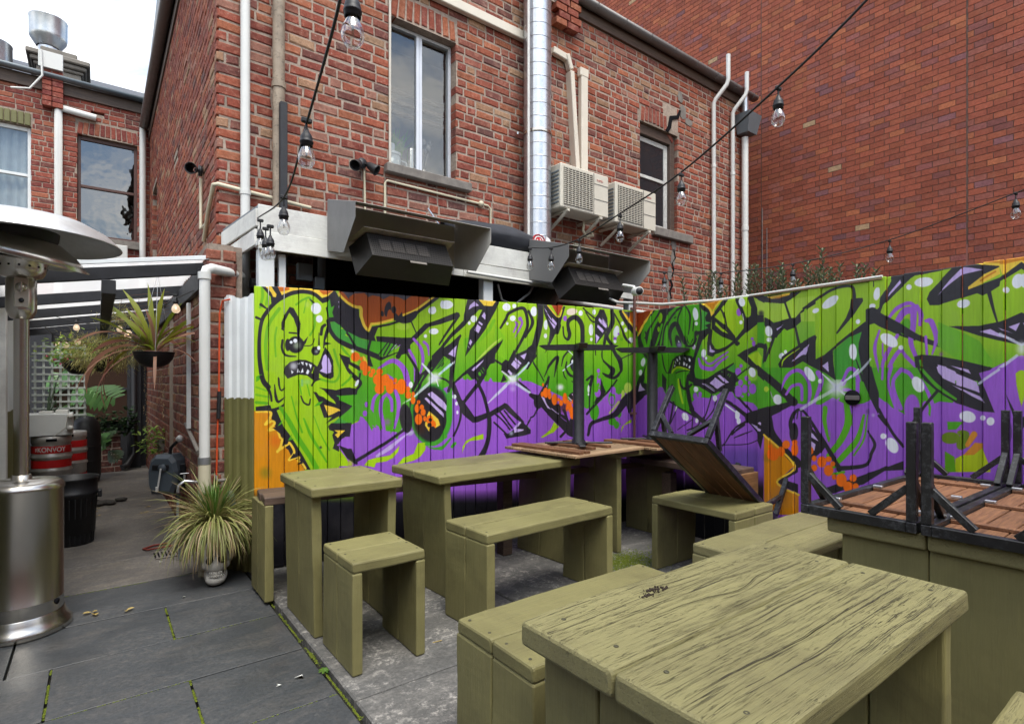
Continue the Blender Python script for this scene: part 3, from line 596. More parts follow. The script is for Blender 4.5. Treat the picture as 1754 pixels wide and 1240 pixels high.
    for c in ((850,280,30,45),(890,120,16,26),(880,225,16,26)): E(DG,*c)
    E(Pl,1275,270,46,75,0,.15); E(Pl,1215,345,22,52,0,.15); E(Pl,1200,400,12,22)
    S(K,[34,46,46,60,84,110,120],750,890,790,745,900,690,1050,645,1140,580,1250,430,1400,310); S(Pl,[24,30],1035,600,1150,450,al=.8)
    P(K,1235,430,1400,270,1400,480,1320,500,1395,760,1340,720,1290,600)
    P(L,1185,862,1200,780,1310,680,1342,712,1230,762,1200,830); P(L,110,922,180,870,250,820,300,715,358,780,290,860,250,872,140,924)
    P(K,160,1130,200,1060,260,1080,250,1140)
    # right-hand fence
    v(1080,490,.13709)
    m.grad(60,900,150,1240,(86,180,14),(70,160,20)); v(0,0,1); P(U,1092,700,1104,686,1130,662,1160,668,1200,700,1240,668,1300,705,1316,712,1316,905,1092,905); v(1080,490,.13709)
    P((158,60,4),60,310,290,290,235,380,100,610,60,500); P(Or,-20,330,60,320,60,560,-20,450); S(Yl,[26,28,28],285,290,250,370,150,500,95,615); S(Yl,24,-20,450,60,545); S(K,46,-20,520,60,600)
    P(K,290,285,440,265,660,235,560,310,440,470,410,780,100,790,85,640,200,470)
    g2=(74,164,16)
    S(g2,[46,64,64,50],330,310,225,480,160,620,190,760); S(g2,[30,36,36],345,400,270,540,225,760); S(g2,[24,30,20],400,480,360,620,310,760); S(g2,[14,30,20],480,330,430,520,380,740)
    E((128,188,10),375,400,31,66,8); E((128,188,10),350,540,16,34); S(K,14,190,570,210,640,185,650)
    P(g2,480,330,560,262,660,240,790,212,870,214,900,320,900,560,830,560,790,740,700,780,800,860,790,900,740,1050,705,1060,700,1240,470,1240,425,1000,410,760,440,520)
    P(Tl,900,310,962,335,928,390,938,440,1002,460,928,490,968,522,900,560)
    P(K,862,208,1000,300,1060,380,1010,400,1000,560,905,680,822,900,802,1050,820,1150,780,1165,730,1080,770,900,800,860,860,620,830,565,890,560,965,522,925,490,1000,460,935,440,928,392,960,335,900,300)
    P(Tl,905,305,962,335,928,390,938,440,1002,460,928,490,968,522,902,556)
    S(K,[24,26,22,20,18],670,245,545,340,450,490,420,600,408,770); S(K,[14,16,10],400,850,425,1000,465,1100); S(K,[18,18,14],645,285,600,400,602,480); S(K,[16,24,18,10],690,255,738,350,738,480,720,605); S(K,[6,14,8],800,400,785,470,775,560); S(K,[14,18,14],870,215,888,400,885,560); S(K,12,545,400,575,385)
    S(K,[20,42,58,60,56,44,30],512,740,488,600,525,495,580,480,635,600,680,700,700,730); E(K,600,695,42,84,-15); m.G((150,130,190),618,735,56); P(W,600,672,622,700,606,708); E((200,180,215),795,762,26,34,15); E(W,800,745,12,14); S(K,[22,30,20],690,750,750,750,790,730); S(K,[46,40,30],830,580,810,690,770,745); P((110,180,20),828,640,838,610,842,655)
    S(K,[6,14,6],700,630,712,690,735,725); S(K,[14,6],775,665,745,730)
    P(K,470,1165,465,1090,520,920,580,875,660,858,770,875,770,960,745,1060,700,1042,610,1020,545,1050,500,1135)
    for c in ((565,955,9,20,-20),(592,925,9,20,-20),(622,900,9,27,-10),(682,905,7,20,-15),(735,922,12,24,-15),(550,995,8,14,10),(620,965,6,20,5),(672,970,7,24,0),(700,985,8,18,15),(735,1010,9,20,12)): E(W,*c)
    S(L,[14,26,30,12],497,1120,545,1040,620,1015,735,1050); S((110,180,16),[6,14],500,1120,540,940); S(K,[16,16,10],478,1160,600,1075,722,1055); S(K,[14,12],528,1165,612,1108); S(K,[12,16],625,1160,690,1135); S(L,22,600,1100,620,1240)
    for c in ((815,350,40,82,-8),(830,470,20,26,0),(1222,235,38,38,0),(916,840,26,52,5),(943,900,14,20,0),(160,950,32,56,12),(122,1080,22,36,8),(5,680,20,32,0)): E(W,*c)
    P(Ab,898,208,1145,165,1045,300,1000,292,960,260); S(Yl,[26,28,24,24,22],902,215,992,290,1020,378,1045,290,1140,175)
    P(L,1130,230,1160,180,1320,140,1320,640,1210,560,1060,385); P((130,194,12),1040,540,1300,690,1150,790,1060,780,1020,720)
    S(K,[44,44,40],1195,165,1110,290,1030,390); S(K,[14,18,20],1115,265,1165,350,1205,530); P(K,1060,390,1215,510,1320,645,1320,690,1180,620,1030,535,1025,460); P(L,1070,440,1200,540,1225,592,1130,530,1062,470)
    S(K,[44,52,52,36,26],1000,560,988,710,1050,800,1150,795,1330,680); P(K,955,700,1000,690,1095,830,1020,885,955,860); P(V,990,722,1010,790,1080,822,1050,840,985,822)
    S(U,[22,48,52,34,22],858,905,900,1010,1020,1032,1110,960,1212,880); S(U,[14,30,30,20],900,885,960,965,1040,950,1215,822)
    P(Tl,1210,1030,1320,960,1320,1100,1300,1090)
    P(K,780,1120,820,1145,900,1168,960,1150,1060,1090,1290,955,1290,975,1200,1040,1300,1090,1320,1120,1320,1250,850,1250,780,1240)
    P(V,980,1200,1065,1143,1190,1250,990,1250); P(V,1098,1120,1130,1108,1225,1200,1200,1218); P(Gn,1140,1060,1170,1075,1145,1075); S(Gn,6,1180,1080,1195,1100); S(Gn,6,1205,1095,1220,1120)
    S(K,[26,50,66,66,66],165,840,245,930,205,1050,150,1150,90,1260); E((104,180,10),240,1080,55,140,6); S(K,[26,20],262,850,285,1100); S(K,12,240,850,190,840)
    v(1080,640,.16129)
    P(U,0,345,110,240,240,185,300,240,380,290,540,370,640,430,660,290,700,240,830,260,870,230,960,250,1000,300,1220,430,1300,400,1460,380,1460,1240,0,1240)
    S(K,[70,70,60,40],120,50,80,170,50,280,-10,360); P(K,110,90,240,118,240,195,160,230,60,320,0,350,0,250); P(V,100,95,120,140,165,172,78,190)
    P(g2,350,0,610,0,592,150,620,250,640,330,662,375,640,435,540,370,420,282,360,180); P(K,340,-10,390,60,380,200,340,130)
    S((170,215,20),[20,26,20],515,60,530,180,560,310); S(K,[14,22,30,24],530,60,545,130,590,160,645,115); S(K,[22,34,44,40,50],605,20,600,120,615,230,635,330,670,420)
    S(K,[16,16,18],400,285,540,372,690,460); S(K,[40,44,30],640,380,760,490,810,550)
    for c,w in (((455,300,430,450,400,570),18),((500,360,420,530),12),((862,215,810,400,775,475),13),((922,285,870,400,795,495),14),((660,460,650,590),12),((655,485,505,595),8),((745,485,720,550,600,600),15),((440,120,400,290),20)): S(K,w,*c)
    for c in ((697,165,30,30),(900,260,28,34),(710,498,16,25),(1138,435,30,48),(1155,502,22,34)): E(W,*c)
    E(W,583,457,30,46,-25); E(W,485,372,12,32,25); S(W,18,1010,330,1112,405)
    P(K,610,-10,690,48,760,58,850,50,960,-10,1110,-10,1160,70,1090,120,1112,155,1060,200,940,190,900,212,850,212,700,112,612,72)
    P(V,838,100,905,38,1002,112,930,162); P(V,928,20,958,12,1045,92,1010,102); S(V,8,770,105,892,188); S(W,4,790,105,905,178)
    for c in ((1030,20,1045,0),(1050,35,1062,10)): S(Gn,6,*c)
    S(K,[30,38,40],980,270,1100,340,1230,440); S(K,[24,22],1090,180,1290,410)
    for c in ((1150,185,46,62),(1218,160,28,46),(1295,160,40,56),(1175,95,26,32),(1235,48,15,26),(1260,95,16,22),(1250,220,15,20),(1195,240,13,13),(688,235,28,38),(745,220,20,30),(1060,240,40,50),(1110,290,30,40)): E(U,*c)
    E((150,210,60),1300,25,60,50,0,.3); E(W,1295,12,38,28)
    P(K,1215,425,1300,395,1488,345,1488,640,1440,640,1405,800,1340,620,1280,545,1230,505)
    P(V,1292,462,1340,460,1412,520,1408,548); P(V,1278,528,1350,560,1412,590,1402,612,1340,592)
    S(K,[26,18,12],1240,505,1100,590,985,765); S(K,[30,14],1210,540,1090,630); S(K,[8,16,10],1290,605,1180,650,1100,680); S(K,9,1360,700,1230,747,980,755); E(K,1082,625,18,30,20)
    for y in range(6): E((84,70,150),1200,830+y*50,300,60,0,.9,.35)
    # corner return + last panel
    v(1220,480,.13709)
    P(K,430,205,600,170,680,200,680,290,580,240,512,212,590,430,670,430,680,560,580,535,415,665,300,785,285,745,400,602,405,480,430,480,480,440,485,340)
    P((176,212,70),512,212,600,250,680,292,680,440,600,440); m.G(K,640,420,60,.8)
    P((74,164,10),580,535,680,525,680,820,590,790); P((74,164,10),440,930,585,900,680,1000,680,1180,580,1110)
    S(K,22,290,215,410,490); S(K,20,325,215,442,520); E(W,378,275,40,58,-10); E(W,367,527,22,25); E(U,340,400,30,50); S(K,22,300,215,412,490); S(W,8,385,420,400,500)
    P(K,-10,470,50,475,280,735,350,775,352,800,320,825,290,808,255,760,130,705,-10,610); P(L,50,520,130,600,205,672,130,640,45,560); S(K,32,275,765,140,872,-10,925); S(K,[26,40],165,245,85,370,-10,475); S(K,[14,18],110,350,150,430,185,610)
    S(K,60,700,835,590,820,380,935); S(K,62,375,940,560,1110,700,1240)
    P(K,315,940,400,880,580,788,660,820,560,870,440,930,500,990,440,1010)
    P(L,440,945,590,875,650,960,640,1100,570,1080)
    S(K,[44,30,22],690,840,700,930,680,1000); 
    P((172,212,60),680,275,1313,200,1313,620,1120,780,1000,900,840,1000,700,1240,680,1240); 
    m.grad(682,1313,520,1240,(134,196,22),(92,176,14))
    P(K,680,205,1135,140,1010,245,930,292,850,292,680,278); P(Yl,705,212,1005,162,990,190,850,228,760,238); P(Ab,760,225,990,180,850,232)
    S(K,[24,30],935,280,1002,480); P(K,680,465,720,480,785,535,990,480,1060,470,1130,385,1320,240,1320,300,1120,420,1128,520,1040,600,960,632,930,605,840,690,825,720,760,722,720,640,680,560)
    P(V,820,608,922,553,830,632); S(K,[40,26,22],790,700,745,850,690,1010); P(K,672,800,705,790,720,850,690,1000,660,1050)
    E(W,730,640,40,66,-8); E(W,733,745,25,28); E(W,890,945,42,36,-30); E(W,943,897,20,26)
    S(K,[28,34],1058,590,1112,840); P(K,1320,685,1130,785,900,955,842,1050,875,1132,980,1115,1150,1015,1250,975,1320,1120,1320,900); P(V,1242,798,1200,932,1140,937,1012,1024,1120,900); S(L,[14,16,8],892,1075,930,985,1110,850)
    for c in ((498,732,20,20),(517,790,22,36),(330,1140,42,46),(367,1070,22,24),(430,1220,22,26)): E(U,*c)
    E((150,205,60),510,1170,70,70,0,.3); E(W,498,1150,42,62,-15); S(K,16,470,1080,310,1210)
    v(1300,630,.20165)
    P(Gn,62,0,1035,0,1035,240,900,300,700,330,420,300,170,380,62,300)
    P(U,100,420,170,370,330,300,460,320,540,310,640,250,800,330,940,340,1035,400,1100,250,1100,1240,62,1240)
    S(K,[50,66,66],0,0,180,165,310,290); P(Gn,62,100,250,270,200,310,62,330); S(K,[30,70,90,100],310,295,170,345,60,385,-10,420)
    P(K,62,340,250,310,100,425,112,520,130,590,62,560); S(K,[80,80,76,60,50],85,430,115,560,220,690,340,800,350,820)
    P(Ab,62,555,320,830,165,965,350,1080,350,1240,62,1240); m.G((120,100,30),90,760,60,.5); m.G((190,140,30),170,1100,60,.5)
    P(K,165,965,345,815,345,900,240,945,345,985,345,1062); P(U,240,945,345,880,345,980); S(Yl,17,62,566,320,830,165,965,352,1075)
    g3=(88,176,20)
    S(U,[10,30,32,34,34,28],205,190,255,75,340,20,420,85,452,200,430,320); S(U,[20,26,28,26],250,225,300,155,370,150,378,270); S(U,[40,36,28],520,40,545,120,480,320); 
    S(g3,[40,46,40,14],575,340,575,450,600,560,606,620); S(U,[12,22,22,10],700,260,625,330,598,430,612,580); E(U,682,500,62,140,5); S(g3,[44,60,56,50,30],760,290,775,460,720,600,650,690,600,740); S(U,[50,40,34],730,130,800,0,852,110); S(U,[34,34],852,110,850,230); S(U,[30,28,26],740,185,800,210,822,420); S(g3,[20,44,50,40],905,400,850,600,740,740,650,830); S(g3,[10,16,14],935,400,905,600,820,740); S(g3,22,640,900,740,880)
    S(K,[30,32,26,20,22,30,44,40,30,28,26,16],300,560,287,460,325,370,380,360,460,450,550,600,690,835,715,848,920,822,975,720,1002,640,940,535)
    E(K,312,545,34,80); P(K,400,520,440,480,540,590,585,660,540,720,420,810,400,780); P(V,412,508,480,560,528,622,412,560); P(V,414,585,500,645,490,700,420,662)
    for c in ((345,365,335,430),(370,365,372,430),(450,440,435,470),(480,475,465,510)): S(K,10,*c)
    for c in ((135,730,48,56),(113,665,17,18),(205,708,35,44),(250,648,33,36),(320,630,22,22),(320,690,27,56),(450,700,33,36),(488,765,21,25),(550,795,36,46),(605,772,26,24),(640,812,22,22),(488,845,26,28),(605,868,41,47)): E(R,*c,0,.09)
    P(K,580,1015,830,930,1035,858,1100,828,1100,862,900,985,800,1012,650,1062,590,1062)
    for c in ((652,923,20,24),(718,948,46,57),(815,932,28,32),(775,1005,40,46),(835,1000,25,26)): E(R,*c,0,.09)
    E(W,447,52,36,72,-35); E(W,535,113,15,19); E(W,172,268,38,44,-20); E((180,210,50),82,180,20,24); S((200,170,220),6,110,200,130,260)
    P(K,850,-10,975,-10,1003,100,1037,210,1042,350,1030,390,980,290,925,180)
    m.G(W,675,165,135,.95); S((225,232,246),[8,30,22,10],550,50,675,165,795,265,al=.9); S((220,228,244),[16,26,30,24],890,-10,675,165,520,260,370,350,al=.75)
    E(Gy,940,370,18,22,0,.5,.5); m.G((200,190,230),990,400,24,.7)
    v(1380,470,.14515)
    P((64,160,44),390,870,540,740,680,680,645,810,640,900,700,1240,370,1240,345,900)
    S(K,[22,28,30,30,30,38,46],-10,405,120,322,300,200,450,152,565,150,590,230,588,300); P(K,560,295,640,282,690,282,695,320,540,545,400,705,378,702,500,520,548,400)
    P((142,200,6),0,420,30,400,0,700)
    P(K,905,280,1010,130,1030,0,1309,-15,1309,25,1270,50,1140,170,940,365,900,480,1140,640,1320,712,1320,787,1130,725,890,615,835,580,775,600,725,600,725,420,755,403,820,465,895,395)
    P(K,720,560,780,590,775,860,780,1050,828,1250,700,1250,640,900,645,810,680,680,540,742,390,860,340,900,345,1050,372,1250,260,1170,120,1100,-10,1030,-10,960,30,950,110,1022,240,950,380,830,540,700,715,563)
    P(K,-10,790,130,718,158,740,120,880,80,1012,-10,985); P(V,-10,880,72,822,22,950,-10,947); P(V,282,1028,292,1155,213,1080); P(V,1112,66,1145,95,985,272)
    S(U,[30,46,50,46],465,1250,530,1125,595,1130,645,1250); S(U,[24,44,20],897,665,842,880,895,1160)
    S(U,[36,48,46,46],1000,510,1100,400,1240,345,1320,385); S(U,[60,90,80],1070,600,1180,450,1290,420); S(U,[80,70,60,50],1300,430,1290,640,1265,800,1320,960); E(DG,1195,620,60,100,20)
    S(U,[34,42,50,40],915,1250,945,1020,1040,820,1100,720); S(U,[46,50,50,46,46],1000,1240,1010,1080,1130,900,1200,960,1320,1080); S(U,[40,46,40],1045,1250,1150,1120,1290,1215); S(U,20,935,820,935,960)
    S(K,[12,30],615,1010,695,1250); S(K,10,828,90,828,150)
    for c in ((312,330,118,52,-35),(145,432,42,28,-25),(635,560,26,30,20),(868,235,40,78,10),(813,380,40,30,-15),(580,915,42,96,-3),(1005,782,110,62,35),(1140,865,27,25,0),(1245,155,31,31,0)): E(W,*c)
    S((215,226,240),[20,22,24],640,1120,530,1230,510,1240); S((215,226,240),[22,30,26],530,1230,650,1150,790,1000,al=.8); S(W,10,210,1170,300,1240)
    v(1500,440,.16933)
    P(K,60,190,445,140,850,80,1270,85,1270,150,1190,180,960,330,1270,218,1510,40,1510,112,1280,252,1272,300,1190,352,1100,398,1040,372,850,432,650,492,560,492,530,430,560,360,790,122,440,192,380,202,65,520,65,440,175,250,170,180)
    P((158,204,14),62,190,165,190,172,250,65,420)
    P(V,262,235,272,268,135,412,150,370); P(V,640,395,770,240,900,110,960,112,1102,135,900,182,760,290)
    P(Yl,1025,70,1270,15,1510,-10,1510,40,1300,190,1270,100,1070,85); P(Yl,1270,110,1280,180,1080,282,948,337,948,308,1100,190); S(Ab,20,1075,245,1230,155); S(Ab,46,1290,60,1480,20); S(Ab,20,1080,55,1260,60)
    S(K,[44,30,18],1165,360,1205,520,1248,662); P(K,760,705,1060,700,1280,658,1510,555,1510,900,1270,850,1060,800,850,732)
    P(V,1060,757,1180,733,1270,780,1430,842,1270,812); P(V,1255,718,1412,780,1290,742); P(V,1355,710,1472,668,1430,752)
    for c in ((503,260,92,48,-8),(357,312,28,28,0),(905,478,64,42,-15),(1335,340,32,32,0),(1450,250,58,76,20),(155,845,92,56,35),(268,918,25,24,0)): E(W,*c)
    S(K,[110,96,80,60,44,14],-10,570,70,625,270,725,440,815,640,888,850,922)
    S(U,[34,46,30],440,500,475,590,465,690); S(U,[30,60,54,34,16],520,650,575,660,625,800,615,890,585,985); S(U,[30,26],520,810,532,990); m.G(U,680,985,40,.7)
    P((110,188,20),645,660,840,740,1060,850,1200,1050,1190,1120,850,1040,640,900)
    P(U,1060,1180,1210,1122,1440,1008,1510,990,1510,1250,1060,1250)
    P(K,412,1010,480,990,640,1002,840,1038,1200,1122,1165,1160,1060,1165,1060,1250,470,1250,420,1100)
    P(V,640,1090,740,1112,835,1170,835,1250,730,1250,650,1170); P(V,738,1090,950,1140,992,1208,850,1150); S(Gn,[22,26,26],470,1050,500,1170,570,1250)
    S((220,226,244),[26,30],1510,905,1275,785,al=.85); S((214,222,242),[30,28],1440,1000,1110,1250,al=.85); m.G(W,1510,930,120,.9)
    v(1490,630,.16127)
    P(Gn,118,0,560,0,740,180,935,330,900,370,720,350,665,420,655,520,560,360,440,280,385,300,405,500,330,460,250,420,120,310)
    P(U,118,310,200,370,330,500,340,560,118,560)
    S(U,[44,34,36,44],240,-10,208,140,235,260,300,440); S(U,[46,40,44,44],345,20,265,130,275,260,345,430); S(U,[44,44,40],350,20,430,50,480,110); S(U,[30,40,46],560,130,640,280,690,420); E(U,470,430,84,150); E(U,600,440,40,90); S(U,26,160,0,155,120)
    P(K,-10,0,42,0,112,250,122,470,50,370,-10,230); S(K,[34,30,32],118,440,250,680,370,830); S(K,26,118,505,220,630)
    P(K,520,-10,760,-10,760,70,900,150,1095,212,1175,270,1172,180,1100,-10,1300,-10,1172,60,1348,472,1180,458,940,372,725,245,590,130)
    S(Gn,[30,36,40,24],565,15,640,100,740,200,935,330); P(V,722,-10,930,-10,930,172,800,112,740,50); P(V,940,60,1150,150,1182,262,940,182); P(V,930,-10,1060,30,1100,95,960,30); P(V,888,178,1180,300,1245,372,1100,302); S(K,36,850,-15,1110,95)
    P(U,1172,55,1400,0,1640,-10,1640,560,1400,480,1345,470)
    S(K,[34,30,26],728,250,600,400,465,600); S((214,222,242),28,1175,165,1390,20,al=.85)
    P(K,1450,262,1560,480,1640,550,1640,690,1545,540,1510,440); P(L,1560,60,1600,30,1640,20,1640,460,1600,330,1570,180)
    for c in ((530,175,56,88,-25),(165,722,30,31,0),(252,820,58,88,-30),(1055,517,84,60,15),(1217,530,33,29,0),(1302,565,42,44,20)): E(W,*c)
    P(Gn,845,570,1015,568,940,650,850,655); P((190,212,4),930,960,1040,900,1200,790,1235,900,1300,1060,1300,1100,930,1100)
    P((96,166,14),820,880,920,940,935,1100,820,1100); E((110,140,20),880,740,100,62); E((110,140,20),1010,780,60,90,30); E((110,140,20),1010,690,60,30,10); S((226,150,40),[50,70],1050,815,1120,705); P((226,150,40),1005,925,1130,790,1222,800,1205,850,1120,920)
    P(K,-10,1110,115,1080,370,985,370,1080,115,1092,-10,1200); E(K,505,800,36,52,-20); S(K,24,460,700,510,790); E((70,60,90),1500,680,22,90,0,.4,.7)
    # darker undercoat low on the boards, where the mural stops
    v(0,0,1)
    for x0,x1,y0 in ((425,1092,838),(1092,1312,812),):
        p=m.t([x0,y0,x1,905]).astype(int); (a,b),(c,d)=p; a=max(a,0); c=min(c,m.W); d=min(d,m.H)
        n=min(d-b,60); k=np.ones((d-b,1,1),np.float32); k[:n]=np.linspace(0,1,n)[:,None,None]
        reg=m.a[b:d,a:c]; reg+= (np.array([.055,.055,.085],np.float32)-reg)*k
    a=m.a
    a=(a+np.roll(a,1,0)+np.roll(a,1,1)+np.roll(np.roll(a,1,0),1,1))/4
    return a
# ---------------------------------------------------------------- brickwork
OLD_T = [((.27, .066, .040), 12), ((.31, .082, .044), 11), ((.23, .055, .038), 11), ((.34, .11, .055), 6), ((.36, .215, .13), 2.2), ((.18, .06, .048), 5), ((.32, .14, .10), 3), ((.27, .085, .058), 8), ((.14, .058, .05), 2), ((.31, .17, .10), 2.5)]
MOD_T = [((.36, .094, .052), 13), ((.33, .086, .050), 12), ((.38, .104, .054), 11), ((.43, .135, .062), 4), ((.28, .092, .078), 4), ((.25, .10, .105), 1.2), ((.33, .105, .075), 5), ((.46, .30, .17), .15)]
LOW_T = [((.20, .062, .042), 8), ((.24, .08, .05), 6), ((.15, .05, .04), 6), ((.27, .12, .06), 3), ((.30, .19, .10), 1)]
def pick(tints, rnd):
    t = rnd.random() * sum(w_ for _, w_ in tints)
    for i, (c, w_) in enumerate(tints):
        t -= w_
        if t <= 0: return i
    return 0
BVERT = None
def brick_verts(L, D, H, c, j=None):
    if j is not None and c > .004:
        q = lambda: j.uniform(-.0045, .0045)
        a = [(q(), q()) for _ in range(4)]; b = [(q() + a[i][0], q() * .6, q() + a[i][1]) for i in range(4)]
        F4 = ((0, 0), (L, 0), (L, H), (0, H)); I4 = ((c, c), (L - c, c), (L - c, H - c), (c, H - c))
        return [(I4[i][0] + b[i][0], abs(b[i][1]), I4[i][1] + b[i][2]) for i in range(4)] + [(F4[i][0] + a[i][0], c, F4[i][1] + a[i][1]) for i in range(4)] + [(x, D, z) for x, z in F4]
    return [(x, y, z) for (x, y, z) in ((c, 0, c), (L - c, 0, c), (L - c, 0, H - c), (c, 0, H - c), (0, c, 0), (L, c, 0), (L, c, H), (0, c, H), (0, D, 0), (L, D, 0), (L, D, H), (0, D, H))]
BFACE = [(0, 1, 2, 3), (4, 5, 1, 0), (5, 6, 2, 1), (6, 7, 3, 2), (7, 4, 0, 3), (8, 9, 5, 4), (9, 10, 6, 5), (10, 11, 7, 6), (11, 8, 4, 7)]
BMESH = {}
class Wall:
    def __init__(s, parent, org, u, n, L, z0, z1, course, blen, gap, bond, tints, mats, holes=(), depth=.11, rough=.003, seed=1, keep=None, name='wall', third=False, thick=.25):
        s.rnd = random.Random(seed); s.o, s.u, s.n = Vector(org), Vector(u).normalized(), Vector(n).normalized(); s.mats = mats; s.tints = tints; s.depth = depth; s.rough = rough; s.gap = gap
        s.bricks = []; hs = [h for h in holes]; s.parent = parent; s.ch = .009 if rough > .001 else .002
        # backing of mortar, split round the openings
        e = .006; xs = sorted({.02, L - .02} | {v for h in hs if not (len(h) > 4) for v in (h[0] - e, h[1] + e)}); zs = sorted({z0, z1} | {v for h in hs if not (len(h) > 4) for v in (h[2] - e, h[3] + e)})
        mb = MB(); m = s.mx((0, 0))
        for i in range(len(xs) - 1):
            run = None
            for k in range(len(zs)):
                inside = k < len(zs) - 1 and not any((len(h) <= 4) and h[0] - e - 1e-6 <= xs[i] and xs[i + 1] <= h[1] + e + 1e-6 and h[2] - e - 1e-6 <= zs[k] and zs[k + 1] <= h[3] + e + 1e-6 for h in hs)
                if inside and run is None: run = zs[k]
                if not inside and run is not None: mb.box((xs[i], .009, run), (xs[i + 1], thick, zs[k]), 0, m); run = None
        s.obj = mb.build(name, mats[1], parent)
        r = s.rnd; j = 0; z = z0
        while z + course * .5 < z1:
            zt = min(z + course - gap, z1); x = -blen * (.5 if j % 2 else 0) * (.66 if third else 1) - (r.random() * .05 if bond != 'run' else 0)
            hdr = (j % 2 == 0)
            while x < L:
                if bond == 'run': bl = blen
                elif bond == 'mix': bl = blen if r.random() < .62 else blen * .49
                else: bl = blen if not hdr else blen * .49
                hdr = not hdr if bond == 'flemish' else hdr
                bl *= 1 + (r.random() - .5) * (.06 if rough > .001 else 0)
                a, b = max(0, x), min(L, x + bl - gap); x += bl
                if b - a < .035: continue
                segs = [(a, b)]
                for h in hs:
                    if h[2] < zt - .01 and h[3] > z + .01:
                        ns = []
                        for (p, q) in segs:
                            if h[1] <= p or h[0] >= q: ns.append((p, q)); continue
                            if h[0] > p + .03: ns.append((p, h[0]))
                            if h[1] < q - .03: ns.append((h[1], q))
                        segs = ns
                for (p, q) in segs:
                    if keep and not keep((p + q) / 2, (z + zt) / 2): continue
                    s.bricks.append([p, z, q - p, zt - z, pick(tints, r), (r.random() - .5) * 2 * rough, 0.])
            z += course; j += 1
    def mx(s, p, roll=0.):
        o = s.o + s.u * p[0]; m = axes(o, s.u, -s.n, (0, 0, 1)); return m
    def arch(s, c, z, w_, h, n=None, rise=.03, tint=None, bw=.085):
        n = n or int(w_ / bw)
        for i in range(n):
            t = (i + .5) / n * 2 - 1; x = c + t * w_ / 2 - bw / 2 + s.gap / 2
            s.bricks.append([x, z + rise * (1 - t * t), bw - s.gap, h, tint if tint is not None else pick(s.tints[:4], s.rnd), .002, -t * .12 * w_])
def lay(building, walls, nmax=300):
    cand = []
    for wi, W_ in enumerate(walls):
        for b in W_.bricks:
            p = W_.o + W_.u * (b[0] + b[2] / 2) + Vector((0, 0, b[1] + b[3] / 2)); q = proj(p)
            if q and 0 < q[0] < 1754 and 0 < q[1] < 1240 and b[6] == 0: cand.append((q[2], wi, id(b)))
    cand.sort(); single = {c[2] for c in cand[:nmax]}
    for W_ in walls:
        rest = MB(); rnd = W_.rnd; vs_all, fs_all, tn = [], [], []
        for b in W_.bricks:
            x, z, L_, H, ti, pr, ang = b
            base = Matrix.Translation(W_.o + W_.u * x + Vector((0, 0, z)) + W_.n * pr)
            rot = axes((0, 0, 0), W_.u, -W_.n, (0, 0, 1))
            tilt = Matrix.Rotation(ang + (rnd.random() - .5) * W_.rough * 4, 4, 'Y') @ Matrix.Rotation((rnd.random() - .5) * W_.rough * 4, 4, 'Z')
            if id(b) in single:
                key = (id(W_.tints), ti, round(H, 3), L_ > .17, W_.depth, rnd.randrange(4))
                if key not in BMESH:
                    mb = MB(); k = 1 + (rnd.random() - .5) * .3; mb.add(brick_verts(.2 if L_ > .17 else .1, W_.depth, H, W_.ch, rnd), BFACE, False, 0, tuple(q_ * k for q_ in W_.tints[ti][0])); BMESH[key] = mb.mesh('brick', W_.mats[0])
                link('brick', BMESH[key], W_.obj, mat=base @ rot @ tilt @ Matrix.Diagonal((L_ / (.2 if L_ > .17 else .1), 1, 1, 1)))
            else:
                m = base @ rot @ tilt; c0 = W_.tints[ti][0]; k = 1 + (rnd.random() - .5) * .35
                rest.add([m @ Vector(v) for v in brick_verts(L_, W_.depth, H, W_.ch, rnd)], BFACE, False, 0, tuple(q * k for q in c0))
        if rest.v:
            o = rest.build('brick', W_.mats[0], W_.obj); o['kind'] = 'stuff'
# ---------------------------------------------------------------- ground
PAVE = mat_ground('slate_paver', (.052, .057, .062), (.082, .086, .090), (.150, .134, .118), .5, .5, 0, .25)
SLAB = mat_ground('terrace_concrete', (.095, .093, .088), (.17, .165, .155), (.38, .355, .32), .5, .8, 0, .65)
ALLEY = mat_ground('alley_concrete', (.11, .10, .092), (.18, .165, .15), (.32, .27, .20), .55, .7, 0, .2)
SOIL = mat_ground('joint_soil', (.02, .02, .014), (.035, .035, .02), (.05, .05, .03), .3, .95, .0, 0)
MOSS = mat_leaf('moss', (.10, .14, .006), (.20, .24, .02), .1, .9)
g = MB(); g.box((-120, -120, -.4), (120, 120, -.035)); gr = g.build('ground', SOIL); gr['kind'] = 'structure'
pv = struct('paved_courtyard')
rows = [(4.597, 4.02, (-.72, .8637 - .0), 0), (4.02, 3.486, (-1.4, -.35, .334, .8637), 0), (3.486, 2.963, (-1.22, -.18, .8637), 0), (2.963, 2.44, (-1.7, -.7, .345, .8637), 0), (2.44, 1.90, (-1.2, -.16, .8637), 0), (1.9, 1.37, (-1.7, -.65, .38, .8637), 0), (1.37, .84, (-1.3, -.2, .8637), 0), (.84, .3, (-1.7, -.7, .36, .8637), 0), (.3, -.3, (-1.7, -.2, .8637), 0), (-.3, -.9, (-1.7, -.7, .36, .8637), 0)]
rr = random.Random(3)
for y1, y0, xs, _ in rows:
    xs = [-2.6, -1.75] + [x for x in xs if x > -1.7]
    for i in range(len(xs) - 1):
        mb = MB(); gp = .0055; dz = rr.uniform(-.002, .002); mb.box((xs[i] + gp, y0 + gp, -.05), (xs[i + 1] - gp, y1 - gp, dz), .0012); mb.build('paver', PAVE, pv)
al = struct('alley_concrete'); mb = MB()
